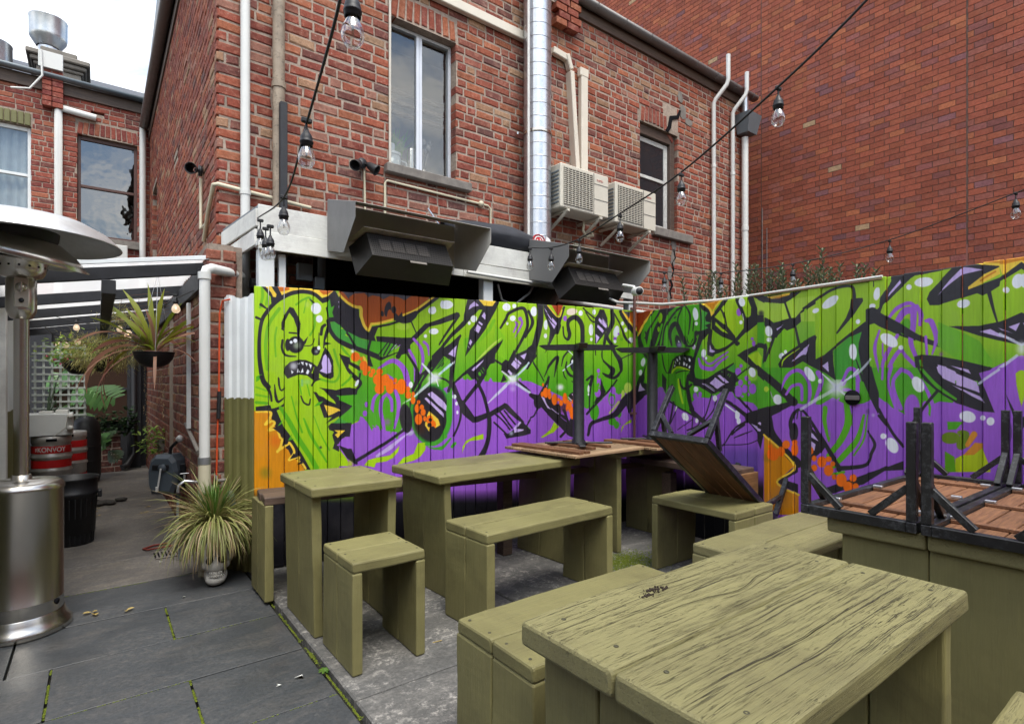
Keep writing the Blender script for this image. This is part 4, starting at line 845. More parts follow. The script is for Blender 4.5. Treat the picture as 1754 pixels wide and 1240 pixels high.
for (x0, x1, y0, y1) in ((-2.6, 1.3, 4.605, 5.25), (-2.6, 1.3, 5.26, 7.9), (-2.6, 1.3, 7.91, 13.2)):
    s_ = MB(); s_.box((x0, y0, -.06), (x1, y1, .004), .004); s_.build('slab', ALLEY, al)
te = struct('concrete_terrace')
ys = [-1.3, -.1, 1.12, 2.31, 3.5, 4.62]; xs = [.885, 2.08, 3.28, 4.5]
for j in range(5):
    for i in range(3):
        s_ = MB(); q = .005; s_.box((xs[i] + q, ys[j] + q, -.06), (xs[i + 1] - q, ys[j + 1] - q, .02 + rr.uniform(-.002, .002)), .008); s_.build('slab', SLAB, te)
# moss and grit in the joints
mo = MB(); r = random.Random(5)
def tuft(mb, p, n, sp, h=.008):
    for _ in range(n):
        q = Vector((p[0] + r.gauss(0, sp[0]), p[1] + r.gauss(0, sp[1]), p[2])); a = r.random() * 6.3; s1 = r.uniform(.002, .0055)
        mb.add([q + Vector((math.cos(a) * s1, math.sin(a) * s1, 0)), q + Vector((math.cos(a + 2.1) * s1, math.sin(a + 2.1) * s1, 0)), q + Vector((math.cos(a + 4.2) * s1, math.sin(a + 4.2) * s1, 0)), q + Vector((0, 0, h * r.uniform(.4, 1.2)))], [(0, 1, 3), (1, 2, 3), (2, 0, 3)])
for (a, b, dens) in (((-.6, 4.6), (.6, 4.6), 1.0), ((.334, 3.49), (.334, 4.0), 1.2), ((.334, 3.486), (.8, 3.486), .7), ((-.18, 2.97), (-.18, 3.48), 1.1), ((-.6, 2.963), (.35, 2.963), .8), ((.345, 2.45), (.345, 2.96), 1.4), ((.35, 2.44), (.86, 2.44), .9), ((.874, 2.2), (.874, 3.5), 1.3), ((-.2, 1.9), (.86, 1.9), .9), ((.9, 2.31), (1.7, 2.31), .8), ((1.3, 2.31), (1.45, 2.31), 5), ((2.08, 2.0), (2.08, 3.2), .6), ((.874, 4.0), (.874, 3.6), 1.2)):
    n = int(math.dist(a, b) * 260 * dens)
    for _ in range(n):
        t = r.random();
        if noise.noise(Vector((t * 7, a[0] * 7, a[1] * 5))) < -.22: continue
        tuft(mo, (a[0] + (b[0] - a[0]) * t, a[1] + (b[1] - a[1]) * t, -.005), 2, (.0018, .0018) if noise.noise(Vector((t * 23, a[0] * 3, 1))) < .15 else (.005, .005), .006)
for _ in range(2200): tuft(mo, (3.20 + r.gauss(0, .15), 2.84 + r.gauss(0, .10), .022), 2, (.012, .012), .006)
o = mo.build('joint_moss', MOSS); tag(o, 'bright green moss in the paving joints and in a patch on the terrace', 'moss', kind='stuff')
# ---------------------------------------------------------------- the old brick building
YB, XS = 5.3, .816
ob = thing('old_brick_building', 'two storey old red brick building with mixed salvaged looking bricks behind the painted fence', 'building', (XS, YB, 0))
W1 = (2.42, 3.205, 3.63, 5.175); W2 = (6.34, 7.22, 3.70, 5.20)
hol = lambda w_: (w_[0] - XS, w_[1] - XS, w_[2], w_[3])
arc = lambda w_: (w_[0] - XS - .02, w_[1] - XS + .02, w_[3], w_[3] + .245, 'a')
front = Wall(ob, (XS, YB, 0), (1, 0, 0), (0, -1, 0), 8.32, 2.2, 6.2, .0931, .246, .0165, 'mix', OLD_T, (BRICK, MORT), [hol(W1), hol(W2), arc(W1), arc(W2), (6.05 , 6.4, 5.3, 5.62, 'c')], seed=11)
front.arch((W1[0] + W1[1]) / 2 - XS, W1[3] + .004, .80, .215, rise=.03); front.arch((W2[0] + W2[1]) / 2 - XS - .12, W2[3] + .004, .62, .215, rise=.04)
# dislodged bricks in the crack over the right hand window
for (x, z, L_, H, a) in ((6.18, 5.22, .2, .075, .7), (6.24, 5.33, .09, .07, -.3), (6.1, 5.36, .10, .07, .35), (6.22, 5.45, .12, .07, .2)): front.bricks.append([x, z, L_, H, 2, -.05, a])
side = Wall(ob, (XS, YB + 11.5, 0), (0, -1, 0), (-1, 0, 0), 11.48, 2.0, 6.25, .0931, .246, .012, 'mix', OLD_T, (BRICK, MORT), [(4.5, 5.5, 3.55, 4.9), (8.1 , 8.6, 4.3, 4.34)], seed=12)
# pier and lower wall along the alley
low = Wall(ob, (.64, 12.2, 0), (0, -1, 0), (-1, 0, 0), 7.58, -.03, 2.42, .0931, .24, .013, 'flemish', LOW_T, (BRICK, MORT), [(4.9, 5.35, .2, 2.2, 'n')], seed=13)
lowf = Wall(ob, (.64, 4.6, 0), (1, 0, 0), (0, -1, 0), .205, -.03, 2.42, .0931, .218, .013, 'run', LOW_T, (BRICK, MORT), seed=14)
blk = MB(); blk.box((.66, 4.70, 0), (.83, 12, 2.38)); blk.build('wall_core', MORT, ob)
lay(ob, [front, side, low, lowf])
core = MB(); core.box((XS + .3, YB + .95, 0), (9.1, YB + 11.4, 6.2)); core.build('inner_core', DARK, ob)
blind = MB(); blind.box((XS + .12, 11.2, 3.5), (XS + .2, 12.4, 5.0)); blind.build('blocked_window', BLKT, ob)
# gutters, fascia, roof edge
gt = MB()
prof = [(-.075, .0), (-.07, -.035), (-.045, -.062), (0, -.072), (.045, -.062), (.07, -.035), (.075, 0), (.066, 0), (.06, -.03), (.04, -.054), (0, -.063), (-.04, -.054), (-.062, -.03), (-.068, 0)]
def gutter(mb, p, q, out):
    p, q, out = Vector(p), Vector(q), Vector(out); n = len(prof); vs = [P_ + out * a + Vector((0, 0, b)) for P_ in (p, q) for a, b in prof]
    mb.add(vs, [(i, (i + 1) % n, n + (i + 1) % n, n + i) for i in range(n)] + [tuple(range(n))[::-1], tuple(range(n, 2 * n))], True)
gutter(gt, (5.0, YB - .10, 6.40), (9.30, YB - .10, 6.40), (0, 1, 0)); gt.build('gutter', GUTTER, ob)
for i in range(8):
    c = MB(); c.tube([(5.3 + i * .55, YB - .178, 6.40), (5.3 + i * .55, YB - .16, 6.345), (5.3 + i * .55, YB - .1, 6.325)], .008, 5); c.build('gutter_joint', GUTTER, ob)
fs = MB(); fs.box((4.9, YB - .03, 6.2), (9.2, YB + .02, 6.36), .004); fs.build('fascia', DKWOOD, ob)
gs = MB(); gutter(gs, (XS - .10, YB - .5, 6.34), (XS - .10, 13.0, 6.34), (1, 0, 0)); gs.build('gutter', GUTTER, ob)
ef = MB(); ef.box((XS - .02, YB - .5, 6.12), (XS + .02, 13.0, 6.33), .003); ef.box((XS - .02, YB + .0, 6.26), (XS + .3, 13.0, 6.30)); ef.build('eaves_board', DKWOOD, ob)
rf = MB(); rf.add([(XS - .05, YB - .1, 6.42), (9.3, YB - .05, 6.42), (9.3, YB + 4, 7.8), (XS - .05, YB + 4, 7.8), (XS - .05, YB + 11.4, 6.42), (9.3, YB + 11.4, 6.42)], [(0, 1, 2, 3), (3, 2, 5, 4), (0, 3, 4), (1, 5, 2)]); rf.build('roof', GREYB, ob)
pr = MB(); rb = random.Random(9)
for k in range(14):
    for i in range(2): pr.box((4.62 + i * .2 + (.05 if k % 2 else 0), YB - .10 - .012 * (k > 8) * (k - 8), 5.92 + k * .093), (4.80 + i * .2 + (.05 if k % 2 else 0), YB + .05, 6.00 + k * .093), .004, None, 0, OLD_T[rb.randrange(4)][0])
pr.build('brick_pier', BRICK, ob)
eh = MB(); eh.box((XS, YB - .04, 6.2), (4.9, YB + .3, 6.9), .0); eh.build('parapet', MORT, ob)
# crack patched with grey render, below and above the right hand window
rc = random.Random(4)
for (x, z, w_, h) in ((7.12, 3.50, .13, .18), (7.10, 3.28, .10, .22), (7.02, 3.05, .11, .22), (6.96, 2.86, .08, .18), (7.0, 2.66, .07, .18), (7.35, 5.62, .16, .22), (7.28, 5.83, .14, .16), (7.5, 5.5, .18, .10)):
    pts = [(x + w_ * math.cos(t) * rc.uniform(.4, .62), YB - .004, z + h * math.sin(t) * rc.uniform(.45, .65)) for t in [i * PI / 5 for i in range(10)]]
    crk = MB(); crk.poly(pts, (0, .02, 0)); crk.build('render_patch', SILL, ob)
for pts in ([(7.10, 3.42), (7.14, 3.3), (7.06, 3.2), (7.11, 3.1), (7.05, 3.0), (7.09, 3.0), (7.13, 3.12), (7.09, 3.22), (7.17, 3.3), (7.13, 3.44)], [(7.02, 2.95), (7.06, 2.86), (7.0, 2.76), (7.04, 2.66), (7.07, 2.66), (7.04, 2.77), (7.1, 2.87), (7.05, 2.96)], [(7.25, 5.62), (7.20, 5.52), (7.02, 5.46), (6.98, 5.30), (6.92, 5.22), (6.98, 5.2), (7.05, 5.28), (7.08, 5.42), (7.24, 5.48), (7.30, 5.62)]):
    gap = MB(); gap.poly([(x, YB - .006, z) for x, z in pts], (0, .01, 0)); gap.build('crack', DARK, ob)
GLASS = mat_glass('window_glass', (.02, .024, .028), .03)
def glass_clear(name, a=.35):
    m = M(name, .02); m.col((.6, .65, .66)); m.b.inputs['Alpha'].default_value = a; m.b.inputs['IOR'].default_value = 1.5; return m.m
def mat_pane(name, refl, tint=(.75, .78, .8), wav=.05):
    m = M(name, .02); tr = m.n('ShaderNodeBsdfTransparent'); tr.inputs[0].default_value = (*tint, 1); gl = m.n('ShaderNodeBsdfGlossy'); gl.inputs['Roughness'].default_value = .015
    v = m.coord('World'); nn = m.noise(v, 3.0, 2); bp = m.n('ShaderNodeBump'); bp.inputs['Strength'].default_value = wav; bp.inputs['Distance'].default_value = .05; m.l(nn, bp.inputs['Height']); m.l(bp.outputs[0], gl.inputs['Normal'])
    x = m.n('ShaderNodeMixShader'); x.inputs[0].default_value = refl; m.l(tr.outputs[0], x.inputs[1]); m.l(gl.outputs[0], x.inputs[2]); m.l(x.outputs[0], m.t.nodes['Material Output'].inputs[0]); return m.m
CLEAR = mat_pane('clear_pane', .085, (.9, .92, .92)); WAVY = mat_pane('wavy_pane', .20, (.08, .09, .1), .08)
# window one: aluminium slider, kitchen things behind
x0, x1, z0, z1 = W1; yw = YB + .11
wf = MB(); t = .032
for a, b in (((x0, yw, z0), (x0 + t, yw + .05, z1)), ((x1 - t, yw, z0), (x1, yw + .05, z1)), ((x0 + t, yw, z1 - t), (x1 - t, yw + .05, z1)), ((x0 + t, yw, z0), (x1 - t, yw + .05, z0 + t)), (((x0 + x1) / 2 - .045, yw - .006, z0 + t), ((x0 + x1) / 2 - .008, yw + .045, z1 - t)), (((x0 + x1) / 2 - .004, yw + .004, z0 + t), ((x0 + x1) / 2 + .03, yw + .05, z1 - t))): wf.box(a, b, .003)
win = wf.build('window', simple('white_aluminium', (.62, .64, .68), .35, .3, .05, 6, .15, .03), ob)
for a, b, dy in ((x0 + t, (x0 + x1) / 2 - .02, .02), ((x0 + x1) / 2, x1 - t, .035)):
    p = MB(); p.box((a, yw + dy, z0 + t), (b, yw + dy + .005, z1 - t)); p.build('pane', mat_glass('window_glass_%d' % int(dy * 1000), (.10, .115, .125), .05, 1, 0), win) if False else p.build('pane', CLEAR, win)
sl_ = MB(); sl_.box((x0 - .07, YB - .075, z0 - .10), (x1 + .17, YB + .13, z0 - .006), .008); sl_.build('sill', SILL, ob)
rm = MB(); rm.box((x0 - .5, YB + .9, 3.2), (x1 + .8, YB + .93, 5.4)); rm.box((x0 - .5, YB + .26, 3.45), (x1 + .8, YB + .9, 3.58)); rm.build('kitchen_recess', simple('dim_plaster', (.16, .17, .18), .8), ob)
bl = MB()
for i in range(3): bl.box((x0 - .3, YB + .35 + i * .02, 4.36 + i * .13), (x1 + .3, YB + .40 + i * .02, 4.40 + i * .13), .003)
bl.build('shelf_rail', DKWOOD, ob)
it = thing('food_processor', 'clear food processor jug with a handle inside the tall kitchen window', 'appliance', (2.6, YB + .4, 3.58))
a = MB(); a.lathe([(.09, 0), (.10, .02), (.115, .20), (.112, .20), (.095, .03)], (2.60, YB + .4, 3.68), n=20); a.build('bowl', simple('clear_plastic', (.35, .38, .40), .1), it)
a = MB(); a.lathe([(.10, 0), (.105, .09), (.08, .10)], (2.60, YB + .4, 3.585), n=20); a.build('base', GREYB, it)
a = MB(); a.lathe([(.118, 0), (.118, .03), (.05, .05), (.05, .14), (.045, .14)], (2.60, YB + .4, 3.885), n=20); a.build('lid', simple('clear_plastic', (.35, .38, .40), .1), it)
a = MB(); a.tube([(2.71, YB + .38, 3.86), (2.77, YB + .36, 3.84), (2.78, YB + .36, 3.76), (2.72, YB + .38, 3.70)], .013, 8); a.build('handle', simple('clear_plastic', (.35, .38, .40), .1), it)
hp = MB(); rh = random.Random(2)
for _ in range(90):
    b0 = Vector((2.62 + rh.uniform(-.16, .2), YB + .6, 4.0)); d = Vector((rh.gauss(0, .16), -rh.random() * .1, rh.uniform(.1, .32))); sd_ = Vector((.018, 0, .006))
    hp.add([b0 - sd_, b0 + sd_, b0 + d], [(0, 1, 2)])
tag(hp.build('pot_plant', mat_leaf('window_plant_leaf', (.06, .26, .03), (.14, .40, .06))), 'green spiky pot plant inside the tall kitchen window', 'plant')
ut = thing('utensil_jar', 'steel jar of dark ladles and tongs inside the kitchen window', 'utensils', (2.98, YB + .36, 3.58))
a = MB(); a.lathe([(.05, 0), (.055, .22), (.05, .22), (.046, .02)], (2.98, YB + .36, 3.58), n=16); a.build('jar', STEEL, ut)
a = MB(); a.lathe([(.045, 0), (.045, .42), (.04, .43)], (2.83, YB + .36, 3.58), n=16); tag(a.build('steel_canister', STEEL), 'tall steel canister beside the jar of ladles in the kitchen window', 'canister')
for k in range(6):
    a = MB(); tx = 2.92 + k * .03; a.tube([(2.97, YB + .36, 3.7), (tx, YB + .34, 3.98 + .05 * (k % 3))], .006, 5); a.sphere((tx, YB + .34, 4.02 + .05 * (k % 3)), .035, 8, 6, (1, .4, 1.2)); a.build('ladle', BLKW if k % 2 else SILL, ut)
# window two: old timber sash, peeling
x0, x1, z0, z1 = W2; fr = MB()
for a, b in (((x0, yw - .05, z0), (x0 + .05, yw + .08, z1)), ((x1 - .11, yw - .05, z0), (x1, yw + .08, z1 + .03)), ((x0 + .05, yw - .05, z1 - .14), (x1 - .11, yw + .08, z1 + .03))): fr.box(a, b, .005)
wn = fr.build('window', mat_wood('perished_timber', (.05, .03, .022), (.12, .08, .06)), ob)
fr = MB(); 
for a, b in (((x1 - .20, yw, z0 + .02), (x1 - .115, yw + .04, z1 - .15)), ((x0 + .055, yw, z1 - .22), (x1 - .205, yw + .04, z1 - .15)), ((x0 + .055, yw - .004, 4.44), (x1 - .205, yw + .04, 4.49)), ((x0 + .055, yw, z0 + .02), (x1 - .205, yw + .04, z0 + .08))): fr.box(a, b, .004)
fr.build('frame', mat_paint_wood('peeling_white', (.55, .55, .52), .8, .5, (.10, .06, .04)), wn)
for a, b in ((z0 + .08, 4.44), (4.49, z1 - .22)):
    p = MB(); p.box((x0 + .055, yw + .012, a), (x1 - .205, yw + .017, b)); p.build('pane', GLASS, wn)
sl_ = MB(); sl_.box((x0 + .25, YB - .07, z0 - .14), (x1 + .32, YB + .10, z0 - .01), .012); sl_.build('sill', SILL, ob)
# pipes on the facade
def pipe(name, pts, r_, mat, parent, n=10, joints=()):
    a = MB(); a.tube(pts, r_, n); o = a.build(name, mat, parent)
    for (p, q, rr_) in joints:
        b = MB(); b.tube([p, q], rr_, 12); b.build('pipe_collar', mat, o)
    return o
pipe('downpipe', [(1.03, YB - .06, 1.6), (1.03, YB - .06, 9)], .039, PVC, ob, 14, [((1.03, YB - .06, 3.02), (1.03, YB - .06, 3.06), .045), ((1.03, YB - .06, 2.2), (1.03, YB - .06, 2.35), .046)])
RUST = simple('rusty_painted_pipe', (.34, .27, .20), .7, 0, .3, 7, .75, .3)
pipe('vent_pipe', [(1.30, YB - .09, 2.4), (1.30, YB - .09, 9)], .052, RUST, ob, 14, [((1.30, YB - .09, 4.02), (1.30, YB - .09, 4.07), .062)])
a = MB(); a.box((1.285, YB - .21, 2.7), (1.345, YB - .15, 3.86), .004); a.build('timber_post', BLKT, ob)
pipe('conduit', [(2.405, YB - .015, 3.62), (2.405, YB - .015, 6.4)], .013, simple('cream_pvc'[:5] + '_conduit', (.6, .56, .48), .45), ob)
for (pts, rr_) in (([(2.35, YB - .02, 2.9), (2.35, YB - .02, 3.42), (2.37, YB - .02, 3.45), (3.62, YB - .02, 3.43), (3.66, YB - .02, 3.40), (3.66, YB - .02, 2.95)], .013),
                   ([(.80, YB + .6, 2.72), (.79, YB + .25, 2.92), (.79, YB - .02, 3.07), (.82, YB - .03, 3.08), (1.6, YB - .03, 3.02)], .018),
                   ([(.795, 6.05, 3.35), (.795, 6.05, 2.86), (.795, 5.75, 2.84)], .014)):
    pipe('conduit', pts, rr_, PVCC, ob)
jb = MB(); jb.sphere((3.52, YB - .03, 3.43), .035, 10, 6); jb.build('junction_box', PVCC, ob)
for px, zt, x in ((1216, 0, 8.10), (1250, 0, 8.66)):
    top = 6.72 if x < 8.3 else 6.62
    pipe('downpipe', [(x, YB - .06, 1.5), (x, YB - .06, 5.96), (x + .01, YB - .09, 6.02), (x + .12, YB - .22, 6.24), (x + .13, YB - .24, 6.32), (x + .13, YB - .24, top)], .034, PVC, ob, 10, [((x, YB - .06, 4.9), (x, YB - .06, 4.95), .04), ((x, YB - .06, 3.1), (x, YB - .06, 3.13), .042)])
pipe('downpipe', [(8.99, YB - .09, 1.5), (8.99, YB - .09, 5.62)], .055, PVC, ob, 14, [((8.99, YB - .09, 4.0), (8.99, YB - .09, 4.08), .062)])
pipe('downpipe', [(8.99, YB - .09, 5.85), (8.99, YB - .09, 6.32)], .055, GALV, ob, 14)
rh_ = MB(); rh_.add([(8.80, YB - .28, 5.98), (9.20, YB - .28, 5.98), (9.20, YB + 0, 5.98), (8.80, YB + 0, 5.98), (8.86, YB - .22, 5.66), (9.14, YB - .22, 5.66), (9.14, YB - .02, 5.66), (8.86, YB - .02, 5.66)], [(0, 1, 5, 4), (1, 2, 6, 5), (2, 3, 7, 6), (3, 0, 4, 7), (4, 5, 6, 7), (3, 2, 1, 0)]); rh_.build('rainhead', GREYB, ob)
# air conditioner trunking
tm = simple('trunking_enamel', (.68, .62, .52), .4, 0, .05, 5, .15, .04); a = MB()
a.box((2.4, YB - .07, 5.52), (4.55, YB - .002, 5.63), .008); a.build('cable_duct', tm, ob)
a = MB(); a.beam((4.60, YB - .04, 5.58), (4.83, YB - .04, 5.56), .07, .09, .01); a.beam((4.83, YB - .045, 5.60), (4.90, YB - .045, 5.42), .07, .085, .01, (0, 1, 0)); a.build('cable_duct', tm, ob)
a = MB(); a.beam((4.90, YB - .04, 5.40), (5.02, YB - .04, 3.95), .07, .11, .008, (0, 1, 0)); a.build('cable_duct', tm, ob)
a = MB(); a.box((5.08, YB - .075, 3.95), (5.20, YB - .002, 5.46), .008); a.box((5.06, YB - .08, 5.40), (5.21, YB - .002, 5.52), .012); a.build('cable_duct', tm, ob)
# flue duct with spiral seams
fd = thing('flue_duct', 'shiny galvanised spiral exhaust duct running up the brick wall left of the air conditioners', 'duct', (4.23, YB - .19, 3.1))
a = MB(); a.lathe([(.165, 2.5), (.165, 9.5)], (4.23, YB - .19, 0), n=40); a.build('duct', GALV, fd)
for k in range(26):
    z = 2.95 + k * .157; a = MB(); a.lathe([(.165, -.006), (.170, -.003), (.170, .003), (.165, .006)], (4.23, YB - .19, z), n=40); a.build('seam', GALV, fd)
for z in (4.35,):
    a = MB(); a.lathe([(.171, -.02), (.174, -.015), (.174, .015), (.171, .02)], (4.23, YB - .19, z), n=40); a.beam((4.0, YB - .1, z), (4.05, YB - .0, z), .02, .03); a.build('bracket', STEEL, fd)
pipe('conduit', [(4.02, YB - .28, 3.1), (4.02, YB - .28, 9)], .016, PVC, ob)
# air conditioners
GRILL = simple('dark_grille', (.05, .05, .055), .6)
def aircon(x, z, yf, label, sc_=1.):
    t_ = thing('air_conditioner', label, 'air conditioner', (x, yf, z), group='outdoor air conditioning units'); Wd, H, D = .82, .53, .30
    a = MB(); a.box((x, yf, z), (x + Wd, yf + D, z + H), .012); a.build('casing', ACW, t_)
    a = MB(); a.box((x + .045, yf - .004, z + .04), (x + .53, yf - .0015, z + H - .04)); a.build('fan_opening', GRILL, t_)
    a = MB()
    for k in range(19): zz = z + .05 + k * (H - .10) / 18; a.box((x + .045, yf - .014, zz - .0035), (x + .53, yf - .005, zz + .0035))
    for k in range(9): xx = x + .05 + k * .059; a.box((xx - .003, yf - .018, z + .04), (xx + .003, yf - .0145, z + H - .04))
    a.build('grille', ACW, t_)
    for k in range(9):
        zz = z + .06 + k * .046; a = MB(); a.box((x - .010, yf + .03, zz), (x - .002, yf + .27, zz + .02), .002); a.build('louvre', GREYB, t_)
    a = MB(); a.box((x + .548, yf - .006, z + .012), (x + .552, yf - .001, z + H - .012)); 
    for zz in (z + H - .14, z + .2): a.box((x + .56, yf - .005, zz), (x + Wd - .02, yf - .001, zz + .003))
    a.build('panel_seam', GRILL, t_)
    text_part('FUJITSU', .032, simple('red_badge', (.50, .10, .08), .5), t_, axes((x + .66, yf - .003, z + H - .09), (1, 0, 0), (0, 0, 1), (0, -1, 0)))
    for xx in (x + .12, x + .68):
        a = MB(); a.beam((xx, YB, z - .02), (xx, yf - .01, z - .02), .035, .03); a.beam((xx, YB - .02, z - .22), (xx, yf + .03, z - .03), .03, .03); a.build('bracket', ACW, t_)
    return t_
aircon(4.40, 3.47, 4.88, 'cream outdoor air conditioning unit right beside the spiral duct')
aircon(5.37, 3.46, 4.90, 'cream outdoor air conditioning unit under the broken sash window')
a = MB(); a.box((4.98, YB - .05, 3.0), (5.09, YB - .002, 3.2), .006); a.build('isolator_box', PVCC, ob)
pipe('hose', [(5.0, YB - .2, 3.44), (4.98, YB - .2, 3.32), (5.06, YB - .18, 3.27), (5.2, YB - .16, 3.3), (5.22, YB - .1, 3.36)], .018, PVCC, ob)
# security lights
def flood(x, y, z, nx, ny, label, two):
    t_ = thing('security_light', label, 'lamp', (x, y, z), group='black security lights on the brick walls'); n_ = Vector((nx, ny, 0)); s_ = Vector((-ny, nx, 0)); c = Vector((x, y, z))
    a = MB(); a.lathe([(.0, 0), (.05, 0), (.05, .03), (.0, .035)], c, n_, 16); a.build('mount', BLKW, t_)
    for sg in ((-1, 1) if two else (1,)):
        h = c + n_ * .05 + s_ * (.025 * sg if two else .0); d = (n_ * .5 + s_ * (.6 * sg if two else 1) + Vector((0, 0, -.55 if two else -.25))).normalized()
        a = MB(); a.tube([h - n_ * .05, h + d * .03], .014, 8); a.lathe([(.02, .02), (.035, .045), (.05, .12), (.055, .14), (.05, .14), (.045, .13)], h, d, 18); a.build('lamp_head', BLKW, t_)
    return t_
flood(2.10, YB - .01, 3.56, 0, -1, 'black twin headed security light left of the kitchen window', True)
flood(XS - .01, 6.05, 3.42, -1, 0, 'black single headed security light on the wall facing the alley', False)
pipe('conduit', [(2.13, YB - .015, 3.54), (2.14, YB - .015, 2.95)], .011, PVCC, ob)
pipe('conduit', [(3.9, YB - .02, 2.45), (8.5, YB - .02, 2.35)], .03, PVC, ob)
# ---------------------------------------------------------------- the modern brick building on the right
mbd = thing('modern_brick_building', 'tall blank wall of smooth red and purple wirecut bricks rising behind the right hand fence', 'building', (10.17, -2, 0))
mw_ = Wall(mbd, (10.17, 12.0, 0), (0, -1, 0), (-1, 0, 0), 14.4, 1.6, 13, .0924, .2145, .0085, 'run', MOD_T, (BRICKM, MORTM), [(9.555, 9.575, 0, 14, 'j'), (6.43, 6.445, 0, 14, 'j')], depth=.09, rough=.0006, seed=21, third=True)
lay(mbd, [mw_]); a = MB(); a.box((10.44, -2.4, 0), (18, 12, 13)); a.build('inner_core', MORTM, mbd)
a = MB(); a.box((10.172, 2.426, 0), (10.19, 2.444, 3.4)); a.build('joint_sealant', simple('red_sealant', (.26, .10, .08), .7), mbd)
a = MB()
for (y, z0_, z1_) in ((5.53, 2.6, 4.7), (5.44, 2.6, 4.3), (5.36, 2.6, 3.5)): a.box((10.160, y, z0_), (10.166, y + .012, z1_))
a.build('scuff_mark', simple('grey_mortar_smear', (.32, .27, .25), .9), mbd)
# ---------------------------------------------------------------- the building beyond the alley
lb = thing('rear_brick_building', 'brick building with sash windows and gutter beyond the alley', 'building', (-2.6, 13, 0))
YL = 13.0; XL = -4.2
LB_T = [((.28, .068, .048), 9), ((.32, .078, .052), 8), ((.22, .05, .042), 8), ((.36, .12, .07), 3), ((.18, .06, .05), 3)]
wA = (-.30, .62, 4.10, 5.98); wB = (-2.2, -.95, 4.2, 5.92)
lw = Wall(lb, (XL, YL, 0), (1, 0, 0), (0, -1, 0), 5.05, 1.9, 6.62, .0931, .246, .012, 'mix', LB_T, (BRICK, MORT), [(wA[0] - XL, wA[1] - XL, wA[2], wA[3]), (wB[0] - XL, wB[1] - XL, wB[2], wB[3]), (wA[0] - XL - .03, wA[1] - XL, wA[3], wA[3] + .24, 'a'), (wB[0] - XL, wB[1] - XL + .02, wB[3], wB[3] + .24, 'a'), (-.1 - XL, .1 - XL, 6.42, 6.47)], seed=31)
lw.arch((wA[0] + wA[1]) / 2 - XL, wA[3] + .004, .94, .22, rise=.03); 
lay(lb, [lw])
a = MB()
for k in range(14): a.box((wB[0] + k * .0893 + .004, YL - .02, wB[3] + .01), (wB[0] + k * .0893 + .083, YL + .1, wB[3] + .23), .008)
a.build('painted_arch', OLIVED, lb)
a = MB(); a.box((XL, YL + .9, 0), (1.0, YL + 6, 6.5)); a.build('inner_core', DARK, lb)
a = MB(); gutter(a, (XL, YL - .12, 6.92), (.78, YL - .12, 6.88), (0, 1, 0)); a.build('gutter', GREYB, lb)
a = MB(); a.box((XL, YL - .04, 6.62), (.8, YL + .02, 6.84), .004); a.build('fascia', DKWOOD, lb)
for k in range(7):
    a = MB(); a.box((-.79, YL - .14, 6.32 + k * .093), (-.66, YL + .08, 6.32 + k * .093 + .082), .004, None, 0, LB_T[k % 3][0]); a.box((-.65, YL - .14, 6.32 + k * .093), (-.50, YL + .08, 6.32 + k * .093 + .082), .004, None, 0, LB_T[(k + 1) % 3][0]); a.build('pier_course', BRICK, lb)
a = MB(); a.box((-.84, YL - .20, 6.97), (-.50, YL - .10, 7.26), .004); a.build('meter_panel', PVC, lb)
pipe('conduit', [(-.80, YL - .22, 7.25), (-.78, YL - .22, 6.8), (-.95, YL - .2, 6.52), (-1.2, YL - .2, 6.46)], .018, PVC, lb)
def sash(w_, curtain):
    x0, x1, z0, z1 = w_; fm = WHITES if curtain else simple('brown_sash_paint', (.09, .04, .03), .5)
    a = MB(); t = .05
    for p, q in (((x0, YL + .08, z0), (x0 + t, YL + .16, z1)), ((x1 - t, YL + .08, z0), (x1, YL + .16, z1)), ((x0 + t, YL + .08, z1 - t * 1.4), (x1 - t, YL + .16, z1)), ((x0 + t, YL + .08, z0), (x1 - t, YL + .16, z0 + t)), ((x0 + t, YL + .075, (z0 + z1) / 2 - .02), (x1 - t, YL + .14, (z0 + z1) / 2 + .03))): a.box(p, q, .004)
    o = a.build('window', fm, lb)
    for za, zb in ((z0 + t, (z0 + z1) / 2 - .02), ((z0 + z1) / 2 + .03, z1 - t * 1.4)):
        p = MB(); p.box((x0 + t, YL + .11, za), (x1 - t, YL + .115, zb)); p.build('pane', mat_pane('curtain_pane', .10) if curtain else WAVY, o)
    if curtain:
        c = MB(); n = 60; vs = [(x0 + (x1 - x0) * i / n, YL + .2 + .03 * math.sin(i * 1.1) + .012 * math.sin(i * 2.7), z) for z in (z0, z1) for i in range(n + 1)]
        c.add(vs, [(i, i + 1, n + 2 + i, n + 1 + i) for i in range(n)], True); c.build('curtain', simple('grey_curtain', (.80, .80, .76), .9), o)
    s_ = MB(); s_.box((x0 - .08, YL - .08, z0 - .16), (x1 + .08, YL + .1, z0 - .01), .008); s_.build('sill', SILL, lb)
sash(wA, False); sash(wB, True)
pipe('downpipe', [(-.02, YL - .06, 6.32), (-.55, YL - .06, 6.36), (-.57, YL - .06, 6.3), (-.57, YL - .06, 3.0)], .06, PVC, lb, 12)
pipe('downpipe', [(.70, YL - .14, 6.3), (.70, YL - .14, 3.0)], .055, PVC, lb, 12)
